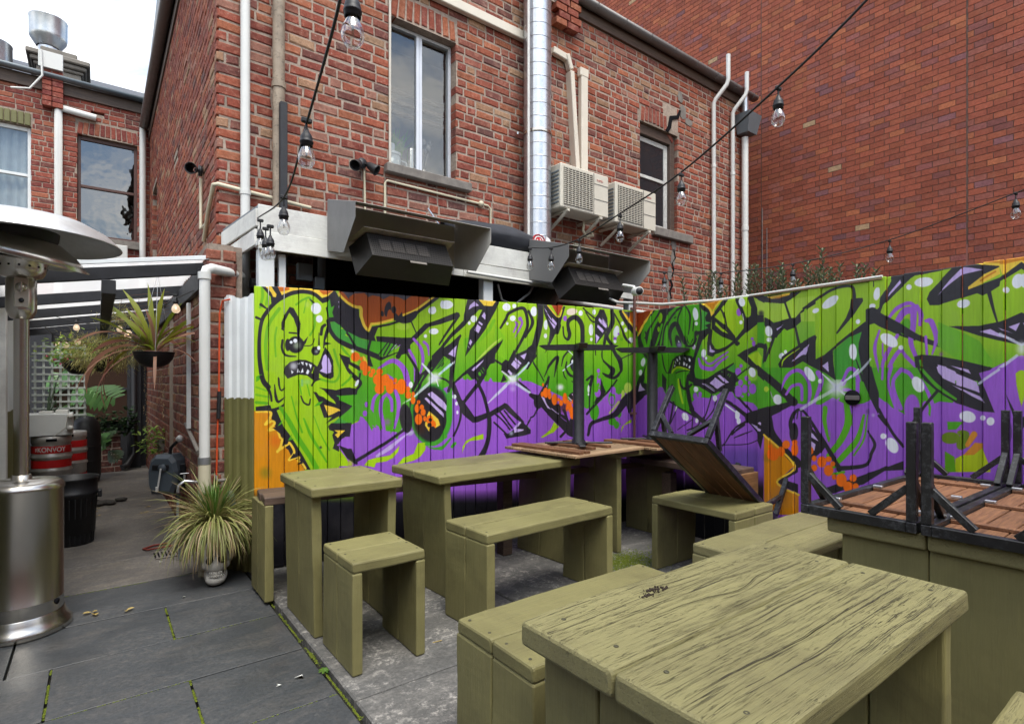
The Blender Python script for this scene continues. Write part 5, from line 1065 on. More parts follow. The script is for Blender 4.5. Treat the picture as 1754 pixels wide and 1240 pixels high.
# third aircon, on the rear building, half behind the heater hood
t_ = thing('air_conditioner', 'white outdoor air conditioning unit on the rear wall, seen past the patio heater hood', 'air conditioner', (-.25, 12.6, 3.3), group='outdoor air conditioning units')
a = MB(); a.box((-.45, 12.55, 3.25), (.45, 12.85, 3.92), .01); a.build('casing', PVC, t_)
a = MB(); a.box((-.40, 12.545, 3.3), (.08, 12.548, 3.86)); a.build('fan_opening', GRILL, t_)
a = MB()
for k in range(14): a.box((-.40, 12.53, 3.32 + k * .04), (.08, 12.542, 3.33 + k * .04))
for k in range(7): a.box((-.39 + k * .075, 12.526, 3.3), (-.382 + k * .075, 12.53, 3.86))
a.build('grille', PVC, t_)
# added walls out of view, cutting side light and filling window reflections
cw = thing('added_light_block_wall', 'added unseen brick wall behind the viewer that cuts side light and fills window reflections', 'wall', (3, -4.2, 0))
cwl = Wall(cw, (10.1, -4.2, 0), (-1, 0, 0), (0, 1, 0), 13.2, 0, 5.0, .0931, .246, .0165, 'mix', OLD_T, (BRICK, MORT), seed=71); lay(cw, [cwl])
cwl = Wall(cw, (-3.0, -4.2, 0), (0, 1, 0), (1, 0, 0), 7.2, 0, 3.4, .0931, .246, .0165, 'mix', OLD_T, (BRICK, MORT), seed=72); lay(cw, [cwl])
# roofscape behind: rendered chimney, cowls, dark roof, pale block
REND = simple('grey_cement_render', (.21, .19, .165), .95, 0, .15, 5, .45, .6)
ch = thing('rendered_chimney', 'broad grey cement rendered chimney with a moulded cornice on the rear roof', 'chimney', (-.7, 14.4, 6.5))
a = MB(); a.box((-.97, 14.3, 6.6), (-.27, 15.1, 7.62), .01); a.build('shaft', REND, ch)
for (e, z0_, z1_) in ((.04, 7.62, 7.69), (.09, 7.69, 7.78), (.15, 7.78, 7.88), (-.06, 7.88, 8.06)):
    a = MB(); a.box((-.97 - e, 14.3 - e, z0_), (-.27 + e, 15.1 + e, z1_), .02); a.build('cornice_band', REND, ch)
a = MB(); a.box((-.85, 14.27, 6.95), (-.39, 14.3, 7.52), .01); a.build('sunk_panel', REND, ch)
def cowl(x, y, z, r_, label):
    t_ = thing('roof_cowl', label, 'vent cowl', (x, y, z), group='galvanised bowl shaped roof cowls')
    a = MB(); a.lathe([(r_ * .55, -.25), (r_ * .55, .0)], (x, y, z), n=28); a.build('neck', GALV, t_)
    a = MB(); a.lathe([(r_ * .62, 0), (r_ * .95, .16), (r_, .22), (r_, .56), (r_ * 1.02, .57), (r_ * .98, .56), (r_ * .97, .25), (r_ * .6, .04), (0, .03)], (x, y, z), n=36); a.build('bowl', GALV, t_)
cowl(-.80, 14.6, 8.14, .31, 'galvanised bowl shaped vent cowl on top of the rendered chimney')
cowl(-1.60, 14.2, 7.20, .30, 'galvanised bowl shaped vent cowl cut off by the left edge of the photo')
dr = thing('dark_roof', 'dark slate blue metal roof beyond the rear building gutter', 'roof', (-1, 15.5, 6.8))
a = MB(); a.add([(-6, 15.4, 7.0), (6, 15.4, 7.0), (6, 19, 9.65), (-6, 19, 9.65), (-6, 19, 6), (6, 19, 6)], [(0, 1, 2, 3), (3, 2, 5, 4)]); a.build('roof_sheet', simple('slate_blue_sheet', (.045, .055, .075), .5), dr)
wb = thing('pale_block', 'pale cream panelled upper wall far behind the rear building gutter', 'building', (3, 22, 6))
a = MB(); a.box((.30, 22, 4), (6, 24, 10.85), .01); a.build('wall', simple('cream_panel', (.62, .60, .55), .7), wb)
a = MB(); [a.box((.30 + k * .45, 21.992, 4), (.31 + k * .45, 21.998, 10.85)) for k in range(1, 8)]; a.build('panel_joint', SILL, wb)
# ---------------------------------------------------------------- fences with the mural
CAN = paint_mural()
F1A, F1B, F1H = Vector((.905, 4.318, 0)), Vector((4.245, 3.6, 0)), 2.09
F2A, F2d, F2L, F2H = Vector((4.245, 3.6, 0)), Vector((-.068, -.998, 0)).normalized(), 4.3, 2.07
def rectify(name, A, d, L_, H, ppm=420):
    W_, Hh = int(L_ * ppm), int(H * ppm); t = (np.arange(W_) + .5) / ppm; z = (np.arange(Hh) + .5) / ppm
    T, Zz = np.meshgrid(t, z); X = A.x + d.x * T; Y = A.y + d.y * T; Z = X * FX + Y * FY
    px = CX + FPX * (X * RX + Y * RY) / Z; py = HY - (Zz - CAMH) * FPX / Z
    px = np.where(px > 1752, 3504 - px, px); px = np.clip(px, MX0 + 2, MX1 - 2)
    u = (px - MX0) * MS - .5; v = np.clip((py - MY0) * MS - .5, 1, CAN.shape[0] - 3)
    i, j = u.astype(int), v.astype(int); a, b = (u - i)[..., None], (v - j)[..., None]
    c = (CAN[j, i] * (1 - a) + CAN[j, i + 1] * a) * (1 - b) + (CAN[j + 1, i] * (1 - a) + CAN[j + 1, i + 1] * a) * b
    im = bpy.data.images.new(name, W_, Hh); px4 = np.ones((Hh, W_, 4), np.float32); px4[..., :3] = c; im.pixels.foreach_set(px4.ravel()); im.update(); im.pack(); return im
def mat_mural(name, im):
    m = M(name, .42, 0, .5); uv = m.n('ShaderNodeTexCoord'); tx = m.n('ShaderNodeTexImage'); tx.image = im; tx.extension = 'EXTEND'; m.l(uv.outputs['UV'], tx.inputs[0])
    v = m.coord('World'); vg = m.coord('World', (30, 30, 2.2)); n = m.noise(vg, 2.5, 8, .65, .4); d = m.noise(v, 3.2, 5); sp = m.noise(v, 70, 4, .6); hz = m.coord('World', (2, 2, 90)); hn = m.noise(hz, 1.4, 4)
    oi = m.n('ShaderNodeObjectInfo'); c = m.mix(.40, tx.outputs[0], m.mix(1., tx.outputs[0], m.ramp(n, (.3, .60), (.7, 1.2)), 'MULTIPLY'))
    c = m.mix(m.ramp(oi.outputs['Random'], (0., .16), (1., 0.)), c, (.02, .02, .03)); c = m.mix(m.ramp(d, (.55, 0.), (.8, .12)), c, (.3, .28, .3)); c = m.mix(m.ramp(sp, (.70, 0.), (.74, .5)), c, (.04, .04, .04))
    g = m.mix(1., c, (1., 1., 1.), 'MULTIPLY'); m.col(g); m.bump(n, .4, .004); m.bump(hn, .25, .002); return m.m
def fence(label, A, d, L_, H, mat, bw, seed, step=None):
    f = thing('painted_fence', label, 'fence', A, group='board fences painted with the cactus mural'); r_ = random.Random(seed); n_ = Vector((d.y, -d.x, 0)) if (Vector((d.y, -d.x, 0)).dot(Vector((0, 0, 0)) - A) > 0) else Vector((-d.y, d.x, 0))
    t = 0; k = 0
    while t < L_ - .02:
        w_ = bw * r_.uniform(.93, 1.07); e = min(t + w_, L_); dp = (.010 if k % 2 else 0) + r_.uniform(-.001, .001) + (step if step and t > 1.30 else 0)
        zt = H + r_.uniform(-.004, .004); g = .0022; o0 = A + d * (t + g) + n_ * dp; Lb = e - t - 2 * g
        mb = MB(); mb.box((0, -.022, .03), (Lb, 0, zt), .0035, axes(o0, d, n_, (0, 0, 1)) if d.cross(n_).z > 0 else axes(o0, d, n_, (0, 0, 1)))
        me = mb.mesh('board', mat); uvl = me.uv_layers.new(name='UVMap')
        for lp in me.loops:
            q = me.vertices[lp.vertex_index].co; uvl.data[lp.index].uv = ((q - A).dot(d) / L_, q.z / H)
        o = link('board', me, f); t = e; k += 1
    bk = MB()
    for z in (.35, 1.0, 1.8): bk.box((0, -.075, z), (L_, -.024, z + .09), 0, axes(A, d, n_, (0, 0, 1)))
    bk.build('rail', BLKT, f); return f, n_
d1 = (F1B - F1A).normalized(); L1 = (F1B - F1A).length
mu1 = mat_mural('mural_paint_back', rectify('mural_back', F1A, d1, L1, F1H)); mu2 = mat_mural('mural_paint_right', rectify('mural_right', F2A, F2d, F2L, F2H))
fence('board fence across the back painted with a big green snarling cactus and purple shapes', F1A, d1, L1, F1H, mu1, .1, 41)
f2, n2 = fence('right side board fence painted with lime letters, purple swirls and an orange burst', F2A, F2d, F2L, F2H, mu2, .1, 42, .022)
a = MB(); o0 = F2A + F2d * 2.02 + n2 * .036; a.lathe([(0, 0), (.052, 0), (.052, .003), (0, .003)], o0 + Vector((0, 0, 1.285)), n2, 24); a.build('knot_hole', DARK, f2)
a = MB(); a.beam(o0 + F2d * -.045 + n2 * .004 + Vector((0, 0, 1.285)), o0 + F2d * .045 + n2 * .004 + Vector((0, 0, 1.285)), .004, .03); a.build('pipe_behind', GUTTER, f2)
a = MB(); a.beam(F2A + F2d * 1.28 + n2 * .03 + Vector((0, 0, 2.066)), F2A + F2d * 2.2 + n2 * .03 + Vector((0, 0, 2.06)), .02, .010); a.build('capping_strip', GRWOOD, f2)
pipe('conduit', [F2A + F2d * 1.25 + n2 * .03 + Vector((0, 0, 2.074)), F2A + F2d * 2.2 + n2 * .03 + Vector((0, 0, 2.076))], .009, PVC, f2)
pipe('conduit', [(4.20, 4.3, 2.42), (4.2, 3.8, 2.19), (4.26, 3.3, 2.12), (4.22, 2.7, 2.085), (4.19, 2.3, 2.08)], .013, PVC, f2)
pp = thing('brown_pipe', 'thin brown steel pipe standing in the corner where the two painted fences meet', 'pipe', (4.18, 3.57, 0)); BRP = simple('brown_pipe_paint', (.13, .06, .05), .45)
a = MB(); a.tube([(4.18, 3.57, .7), (4.18, 3.57, 2.28)], .014, 10); a.build('pipe', BRP, pp)
for z in (1.08, 2.1): a = MB(); a.box((4.15, 3.57, z - .012), (4.215, 3.60, z + .012), .003); a.build('clip', BRP, pp)
# corrugated screens, white above and olive below
def corr(name, P_, Q_, z0, z1, zs, pitch, amp, label, grp):
    P_, Q_ = Vector(P_), Vector(Q_); L_ = (Q_ - P_).length; d = (Q_ - P_) / L_; n_ = Vector((-d.y, d.x, 0)); N_ = int(L_ / pitch) * 8
    t_ = thing(name, label, 'fence', P_, group=grp)
    for nm, a_, b_, mt in (('lower_sheet', z0, zs, OLIVED), ('upper_sheet', zs, z1, WHITES)):
        m = MB(); vs = []
        for zi in (a_, b_):
            for k in range(N_ + 1):
                ph = (k % 8) / 8; h = amp * (1 if ph < .4 else 0 if .5 <= ph < .9 else .5); q = P_ + d * (L_ * k / N_) + n_ * h
                zz = zi + (.006 * math.sin(k * .9) if zi == zs else 0) + ((.015 * math.sin(k * .25)) if zi == z1 and b_ == z1 else 0); vs.append((q.x, q.y, zz))
        m.add(vs, [(k, k + 1, N_ + 2 + k, N_ + 1 + k) for k in range(N_)]); m.build(nm, mt, t_)
    return t_
corr('corrugated_screen', (.742, 4.575, 0), (.905, 4.322, 0), .0, 2.02, 1.27, .062, .018, 'narrow corrugated screen, white above olive, between the brick pier and the cactus fence', 'corrugated white and olive screens')
a = corr('corrugated_screen', (-.72, 3.2, 0), (-.72, 9.4, 0), 0, 2.30, 1.10, .09, -.022, 'long corrugated alley wall, white above olive, behind the patio heater', 'corrugated white and olive screens')
b = MB(); b.box((-.735, 3.2, 2.22), (-.62, 9.4, 2.34), .004); b.box((-.70, 6.1, .0), (-.60, 6.2, 2.25), .004); b.build('trim', WHITEW, a)
# ---------------------------------------------------------------- white lean-to frame behind the fence
lt = thing('lean_to', 'white weatherboard lean-to frame along the foot of the brick building, carrying the heaters', 'lean-to', (.93, 4.35, 0))
def wb_(p, q, w_, T, seed, parent=lt, mat=WHITEW, name='fascia_board', nrm=(0, -1, 0)):
    p, q = Vector(p), Vector(q); x = (q - p).normalized(); n_ = Vector(nrm); n_ = (n_ - x * n_.dot(x)).normalized(); y = n_.cross(x)
    return link(name, plank_mesh((q - p).length, w_, T, mat, seed, .004, .001, 10), parent, mat=axes(p, x, y, n_))
wb_((.94, 4.35, 2.60), (2.6, 4.35, 2.595), .19, .024, 1); wb_((2.603, 4.35, 2.60), (5.1, 4.35, 2.60), .19, .024, 2)
wb_((.94, 4.342, 2.435), (2.7, 4.342, 2.43), .135, .024, 3); wb_((2.703, 4.342, 2.43), (5.1, 4.342, 2.425), .135, .024, 4)
wb_((.935, 4.352, 2.60), (.855, 5.26, 2.60), .13, .022, 5, nrm=(-1, 0, 0)); wb_((.925, 4.34, 2.45), (.845, 5.26, 2.43), .12, .022, 6, nrm=(-1, 0, 0))
for x, y in ((.95, 4.37), (2.95, 4.37), (5.02, 4.37)):
    a = MB(); a.box((x, y, .1), (x + .11, y + .09, 2.38), .004); a.build('post', WHITES, lt)
a = MB(); a.box((1.10, 4.40, .5), (1.15, 4.44, 2.36), .003); a.build('trim', WHITES, lt)
a = MB(); a.add([(.86, 5.28, 2.70), (5.1, 5.28, 2.70), (5.1, 4.37, 2.70), (.95, 4.37, 2.70), (.86, 5.28, 2.68), (5.1, 5.28, 2.68), (5.1, 4.37, 2.68), (.95, 4.37, 2.68)], [(3, 2, 1, 0), (4, 5, 6, 7), (0, 1, 5, 4), (1, 2, 6, 5), (2, 3, 7, 6), (3, 0, 4, 7)]); a.build('roof_sheet', GREYB, lt)
pipe('conduit', [(2.72, 4.30, 2.40), (3.7, 4.30, 2.385)], .016, PVC, lt); a = MB(); a.box((1.6, 5.16, .2), (4.3, 5.2, 2.6)); a.build('back_panel', DARK, lt)  # black wall panel, made wider to darken the lean-to's inside
a = MB(); a.box((4.45, 5.05, .2), (4.5, 5.28, 2.6)); a.build('side_panel', DARK, lt); pipe('pipe', [(1.0, 4.9, 2.2), (2.5, 4.95, 2.1), (4.2, 4.95, 2.15)], .045, simple('grey_pipe', (.12, .12, .12), .6), lt); pipe('pipe', [(1.55, 4.8, .5), (1.55, 4.8, 2.6)], .035, simple('grey_pipe', (.12, .12, .12), .6), lt); pipe('pipe', [(4.2, 5.0, 2.9), (4.15, 4.75, 2.45), (3.9, 4.7, 2.2), (3.5, 4.7, 1.9)], .14, SHROUD, lt, 16)  # black side sheet put in to keep the lean-to's inside dark
pipe('conduit', [(3.15, 4.42, 2.35), (3.2, 4.42, 2.2), (3.35, 4.42, 2.16), (3.55, 4.42, 2.3), (3.6, 4.42, 2.38)], .012, GALV, lt)
a = MB(); a.box((1.30, 4.62, 2.22), (1.42, 4.68, 2.36), .004); a.box((1.44, 4.62, 2.16), (1.52, 4.68, 2.26), .004); a.build('power_point', GREYB, lt)
# sheet metal hoods with gas heaters in them
LIGHTENED = simple('hood_inside_lightened', (.55, .53, .49), .55, 0, .08, 4, .25, .03)  # hood insides coloured lighter than the outside to lift their shade
MESHM = simple('heater_mesh_body', (.035, .032, .030), .5, .4)
def heater(X0, label):
    h = thing('outdoor_gas_heater', label, 'heater', (X0, 4.33, 2.4), group='gas heaters in sheet metal hoods on the lean-to'); X1 = X0 + 1.16
    prof_ = [(4.32, 2.82), (3.74, 2.655), (3.74, 2.54), (3.97, 2.34), (4.32, 2.42)]
    for x, nm in ((X0, 'side_panel'), (X1 - .003, 'side_panel')):
        a = MB(); a.poly([(x, y, z) for y, z in prof_], (.003, 0, 0)); a.build(nm, SHROUD, h)
    a = MB(); a.poly([(X1 - .005, y, z) for y, z in prof_], (.0015, 0, 0)); a.build('side_inside_lightened', LIGHTENED, h)
    a = MB(); a.poly([(X0 + .004, 4.32, 2.82), (X1 - .004, 4.32, 2.82), (X1 - .004, 3.74, 2.655), (X0 + .004, 3.74, 2.655)], (0, 0, .003)); a.build('top_panel', LIGHTENED, h)
    a = MB(); a.poly([(X0 + .004, 4.322, 2.43), (X1 - .004, 4.322, 2.43), (X1 - .004, 4.322, 2.80), (X0 + .004, 4.322, 2.80)], (0, .003, 0)); a.build('back_panel', LIGHTENED, h)
    # tilted body
    b = h; a = MB(); c = Vector((X0 + .50, 3.99, 2.35)); rt = Matrix.Rotation(rad(-32), 4, 'X'); m = Matrix.Translation(c) @ rt
    w0, w1 = .40, .34; a.add([m @ Vector(v) for v in ((-w0, .08, -.14), (w0, .08, -.14), (w0, .08, .14), (-w0, .08, .14), (-w1, -.13, -.12), (w1, -.13, -.12), (w1, -.13, .10), (-w1, -.13, .10))], [(4, 5, 6, 7), (0, 1, 5, 4), (1, 2, 6, 5), (2, 3, 7, 6), (3, 0, 4, 7), (0, 3, 2, 1)]); bd = a.build('heater_body', MESHM, h)
    a = MB(); a.add([m @ Vector(v) for v in ((-w1 - .04, -.19, .09), (w1 + .05, -.19, .09), (w0 + .02, .05, .17), (-w0 - .02, .05, .17), (-w1 - .04, -.19, .094), (w1 + .05, -.19, .094), (w0 + .02, .05, .174), (-w0 - .02, .05, .174))], [(0, 1, 2, 3), (7, 6, 5, 4), (0, 4, 5, 1), (1, 5, 6, 2)]); a.build('deflector', simple('heat_stained_steel', (.62, .54, .46), .5, .1, .2, 14, .5), h)
    for k in range(4):
        a = MB(); a.box((-.26 + k * .105, -.134, -.06), (-.165 + k * .105, -.131, .05), .001, m); a.build('ceramic_tile', simple('ceramic_burner', (.055, .048, .043), .8), bd)
    g_ = MB(); n1, n2_ = 44, 11
    for i in range(n1):
        for j in range(n2_):
            u = -w1 + .02 + (2 * w1 - .04) * i / (n1 - 1) + (.008 if j % 2 else 0); v = -.11 + .20 * j / (n2_ - 1); s_ = .0045
            g_.add([m @ Vector(p) for p in ((u - s_, -.1345, v), (u, -.1345, v - s_), (u + s_, -.1345, v), (u, -.1345, v + s_))], [(0, 1, 2, 3)])
    o = g_.build('perforation', DARK, bd); o['kind'] = 'stuff'
    a = MB(); a.tube([m @ Vector((.02, .02, .17)), m @ Vector((.02, .0, .26)), m @ Vector((.03, .0, .28)), m @ Vector((.08, .0, .28)), m @ Vector((.09, .0, .26)), m @ Vector((.09, .02, .17))], .009, 8); a.build('handle', BLK, h)
    a = MB(); a.box((-.04, -.132, -.145), (.10, -.128, -.125), .001, m); a.build('rating_plate', SILL, h); return h
heater(1.44, 'left gas heater in a charcoal sheet metal hood, above the orange panel of the mural'); heater(3.47, 'right gas heater in a charcoal sheet metal hood, beside the security camera')
# furled umbrella cloth lying on the roof
um = thing('folded_umbrella', 'furled black umbrella with red and white emblem lying on the lean-to roof', 'umbrella', (3.1, 4.5, 2.75)); FAB = simple('black_fabric', (.03, .032, .04), .85, 0, .2, 8, .2, .4)
a = MB(); n = 14; vs = []
for i in range(11):
    t = i / 10; c = Vector((2.55 + t * 1.15, 4.46 + .04 * math.sin(t * 5), 2.86 - t * .07)); rr_ = .03 + .13 * math.sin(PI * min(1, t * .8 + .05))
    for k in range(n): q = 2 * PI * k / n; f_ = 1 + .14 * math.sin(k * 2.4 + i * .7); vs.append(c + Vector((0, math.cos(q) * rr_ * f_ * .8, math.sin(q) * rr_ * f_ * .75)))
a.add(vs, [(i * n + k, i * n + (k + 1) % n, (i + 1) * n + (k + 1) % n, (i + 1) * n + k) for i in range(10) for k in range(n)], True); a.build('cover', FAB, um)
a = MB(); a.beam((2.42, 4.5, 2.98), (2.52, 4.47, 2.84), .02, .012); a.build('rib', GALV, um); RED = simple('red_print', (.50, .012, .02), .6); WHT = simple('white_print', (.7, .7, .7), .6)
q0 = Vector((3.60, 4.325, 2.83)); em = []
for (r0, r1, mt, nm, off, a0, a1) in ((0, .085, RED, 'emblem_disc', 0, 0, 2 * PI), (.048, .060, WHT, 'emblem_ring', -.002, .2, 5.2), (.018, .030, WHT, 'emblem_ring', -.002, 2.6, 7.4), (.066, .076, FAB, 'emblem_ring', -.002, -1.5, 2.4)):
    a = MB(); N_ = 28; vs = []
    for i in range(N_ + 1):
        t = a0 + (a1 - a0) * i / N_
        for r_ in (r0, r1): vs.append(q0 + Vector((r_ * math.cos(t), off, r_ * math.sin(t) * .75)))
    a.add(vs, [(2 * i, 2 * i + 1, 2 * i + 3, 2 * i + 2) for i in range(N_)]); a.build(nm, mt, um)
a = MB(); a.poly([q0 + Vector(v) for v in ((.09, .0, -.06), (.17, 0, -.05), (.15, 0, .03), (.10, 0, .06))], (0, .02, 0)); a.build('checked_panel', WHT, um)
a = MB(); a.sphere((2.0, 4.6, 2.84), .03, 10, 6); tag(a.build('vent_cap', GALV), 'small silver vent cap poking up behind the left heater hood', 'vent cap')
# security camera
cm = thing('security_camera', 'white bullet security camera under the right end of the right heater hood', 'camera', (4.35, 3.75, 2.2)); p0 = atD(1093, 499, 5.05)
dirc = (Vector((-.55, -.8, -.12))).normalized(); a = MB(); a.lathe([(0, -.12), (.036, -.12), (.04, -.1), (.04, .04), (.036, .045), (.033, .045)], p0, dirc, 20); a.build('housing', PVC, cm)
a = MB(); a.lathe([(0, .03), (.033, .03), (.033, .046), (0, .047)], p0, dirc, 20); a.build('lens', BLKW, cm); a = MB(); a.tube([p0 - dirc * .08, p0 + Vector((.06, .1, .06)), p0 + Vector((.08, .25, .1))], .014, 8); a.build('arm', PVC, cm)
# ---------------------------------------------------------------- olive plank furniture
def furn(name, label, cat, grp, X0, X1, Y0, Y1, H, along='X', inset=0., t=.052, lz=.022, mat=OLIVE, rz=0., lean=0., npl=2, topn=2, seed=1, legmat=None, over=0.):
    cx_, cy_ = (X0 + X1) / 2, (Y0 + Y1) / 2; R_ = Matrix.Translation((cx_, cy_, 0)) @ Matrix.Rotation(rz, 4, 'Z'); T_ = thing(name, label, cat, (cx_, cy_, 0), rz, grp)
    Lx, Ly = X1 - X0, Y1 - Y0
    if along == 'Y': R_ = R_ @ Matrix.Rotation(PI / 2, 4, 'Z'); Lx, Ly = Ly, Lx
    pw = Ly / topn
    for i in range(topn):
        yc = -Ly / 2 + pw * (i + .5); dz = random.Random(seed + i).uniform(-.0015, .0015)
        link('top_plank', plank_mesh(Lx, pw - .004, t, mat, seed * 7 + i, .009, .0017), T_, mat=R_ @ axes((-Lx / 2, yc, H - t / 2 + dz), (1, 0, 0), (0, 1, 0), (0, 0, 1)))
    Hl = H - t - lz; ly = Ly - 2 * over; lw = ly / npl
    for sg in (-1, 1):
        for i in range(npl):
            yc = -ly / 2 + lw * (i + .5); xo = sg * (Lx / 2 - inset - t / 2); ang = lean * sg
            up = Vector((math.sin(-ang), 0, math.cos(ang))); xax = Vector((math.cos(ang), 0, math.sin(ang)))
            o = Vector((xo + math.sin(ang) * Hl, yc, lz)); link('leg_plank', plank_mesh(Hl, lw - .003, t, legmat or mat, seed * 11 + i + (5 if sg > 0 else 0), .007, .0016), T_, mat=R_ @ axes(o, up, (0, -1, 0) if False else (0, 1, 0), up.cross(Vector((0, 1, 0)))))
    sc_m = SCREW
    for sg in (-1, 1):
        for i in range(topn):
            for k in (-.28, .28):
                o = link('screw', sc_m, T_, mat=R_ @ Matrix.Translation((sg * (Lx / 2 - inset - t * .5), -Ly / 2 + pw * (i + .5) + k * pw, H + .0005)))
    return T_
sc0 = MB(); sc0.lathe([(0, .0004), (.0022, .0004), (.0025, .0012), (.0055, .0014), (.006, .0003)], n=12); SCREW = sc0.mesh('screw', simple('rusty_screw', (.07, .065, .035), .6, .2))
GT, GS = 'tall olive plank tables', 'low olive plank seats'
furn('plank_stool', 'small olive plank stool in front of the square table', 'stool', GS, .944, 1.322, 2.482, 2.905, .55, seed=2, t=.05)
furn('plank_table', 'square olive plank table against the left end of the mural', 'table', GT, .893, 1.415, 2.93, 3.56, .835, inset=.015, seed=3, lean=-.02, over=.05)
furn('plank_table', 'long olive plank table along the mural, left of the slatted tables', 'table', GT, 1.655, 2.925, 3.00, 3.62, .812, inset=.06, seed=4, rz=rad(3.2), lean=-.045, over=.04)
furn('plank_bench', 'low olive two plank bench standing in the middle of the terrace', 'bench', GS, 1.65, 2.69, 2.455, 2.865, .577, seed=5, rz=rad(3.2), t=.056)
furn('plank_table', 'olive plank table carrying the two upside down slatted tables', 'table', GT, 3.27, 4.10, 2.98, 3.55, .835, inset=.05, seed=6, over=.03)
furn('plank_bench', 'low olive bench that the tilted black framed bench leans on', 'bench', GS, 3.262, 3.735, 1.955, 2.625, .55, 'Y', seed=7)
furn('plank_bench', 'low olive bench pushed against the near side of the big weathered table', 'bench', GS, 1.03, 2.02, 1.262, 1.70, .55, seed=8, mat=OLIVE)
furn('plank_table', 'big weathered olive table with deeply cracked grain in the right foreground', 'table', GT, .82, 1.93, .455, 1.06, .82, inset=.055, t=.06, seed=9, mat=OLIVEW, legmat=OLIVE, over=.025, npl=3)
furn('plank_bench', 'low olive bench with cracked grain behind the big weathered table, under the tall ones', 'bench', GS, 2.49, 3.75, 1.30, 1.74, .55, seed=10, mat=OLIVEM)
furn('plank_table', 'tall olive table carrying two upturned black framed benches', 'table', GT, 2.49, 3.85, .36, 1.075, .82, inset=.03, t=.06, seed=12, mat=OLIVEM, over=.05, legmat=OLIVE)
furn('plank_bench', 'low olive bench with one corner showing at the bottom right of the photo', 'bench', GS, 1.15, 2.03, -.05, .38, .55, seed=13, mat=OLIVEM)
# long drying splits in the big table top, laid as flat dark strips
CK = simple('crack_dark', (.030, .024, .014), .95, 0, .1, 5, .1, 0.); r = random.Random(31); big = [o for o in bpy.data.objects if o.get('label', '').startswith('big weathered olive table')][0]; mb = MB()
def split_line(x0, x1, y0, amp, w_, ph):
    n = max(6, int((x1 - x0) / .02)); vs = []
    for i in range(n + 1):
        t = i / n; x = x0 + (x1 - x0) * t; y = y0 + amp * noise.noise(Vector((x * 3.1 + ph, y0 * 4, 0))) + .004 * noise.noise(Vector((x * 14 + ph, y0 * 30, 3)))
        kd = math.exp(-(((x - 1.42) / .10) ** 2 + ((y0 - .88) / .05) ** 2)); y += .028 * kd * (1 if y0 > .88 else -1)
        ww = w_ * .62 * math.sin(PI * min(1, max(0, t)) ) ** .5 * (.5 + .8 * abs(noise.noise(Vector((x * 22, ph, 1))))); vs += [(x, y - ww, .8216), (x, y + ww, .8216)]
    mb.add(vs, [(2 * i, 2 * i + 2, 2 * i + 3, 2 * i + 1) for i in range(n)])
for k in range(150):
    y0 = r.uniform(.475, 1.045)
    if abs(y0 - .7575) < .012: continue
    L_ = r.choice([.08, .12, .2, .35, .6]) * r.uniform(.6, 1.2); x0 = r.uniform(.835, 1.915 - min(L_, .9)); split_line(x0, min(1.915, x0 + L_), y0, .012, r.choice([.0006, .0008, .0011, .0018]) * (1.2 if L_ > .3 else 1), y0 * 0 + 1.7)
for y0, w_ in ((.985, .0018), (.905, .0015), (.70, .0018), (.60, .0022), (.545, .0016)): split_line(.83, r.uniform(1.5, 1.915), y0, .014, w_, 1.7)
o = mb.build('grain_splits', CK, big); o['kind'] = 'stuff'
# dirt crumbs on the big table
a = MB(); r = random.Random(8)
for c in ((1.18, .965), (1.225, .985), (1.25, .975)):
    for _ in range(26):
        p = Vector((c[0] + r.gauss(0, .012), c[1] + r.gauss(0, .006), .822)); a.sphere(p, r.uniform(.0015, .004), 5, 4)
tag(a.build('dirt_crumbs', simple('dirt', (.03, .02, .012), .95)), 'dark crumbs of dirt on the big weathered table', 'dirt', kind='stuff')
# built-in dark bench along the two fences
cb = thing('corner_bench', 'built in dark brown bench running along the foot of the mural behind the tables', 'bench', (.83, 3.63, 0))
def line_planks(P_, Q_, back, z, n_, w_, t, seed, name, mat, parent):
    P_, Q_ = Vector(P_), Vector(Q_); x = (Q_ - P_).normalized(); y = Vector(back)
    for i in range(n_): link(name, plank_mesh((Q_ - P_).length, w_ - .004, t, mat, seed + i, .006, .001), parent, mat=axes(P_ + y * (w_ * (i + .5)) + Vector((0, 0, z)), x, Vector((0, 0, 1)).cross(x), (0, 0, 1)))
line_planks((.835, 3.66, 0), (3.95, 3.25, 0), (.05, .99, 0), .645, 2, .17, .05, 61, 'seat_plank', DKWOOD, cb)
line_planks((3.80, 3.3, 0), (3.76, 2.30, 0), (1, 0, 0), .70, 2, .17, .05, 65, 'seat_plank', DKWOOD, cb)
for i, (x, y, w_, m_) in enumerate(((.855, 3.65, .20, OLIVE), (.855, 3.85, .17, OLIVE))):
    link('leg_plank', plank_mesh(.60, w_ - .003, .052, m_, 70 + i, .006, .0015), cb, mat=axes((x, y + w_ / 2, .02), (0, 0, 1), (0, 1, 0), (-1, 0, 0)))
for (x, y) in ((1.9, 3.6), (2.55, 3.5), (3.45, 3.42), (3.85, 2.9)):
    a = MB(); a.box((x, y, .02), (x + .09, y + .09, .62), .004); a.build('leg', DKWOOD, cb)
link('end_panel', plank_mesh(.34, .66, .04, mat_wood('tan_end_board', (.16, .08, .03), (.26, .14, .06)), 77), cb, mat=axes((3.79, 2.30, .36), (1, 0, 0), (0, 0, 1), (0, -1, 0)))
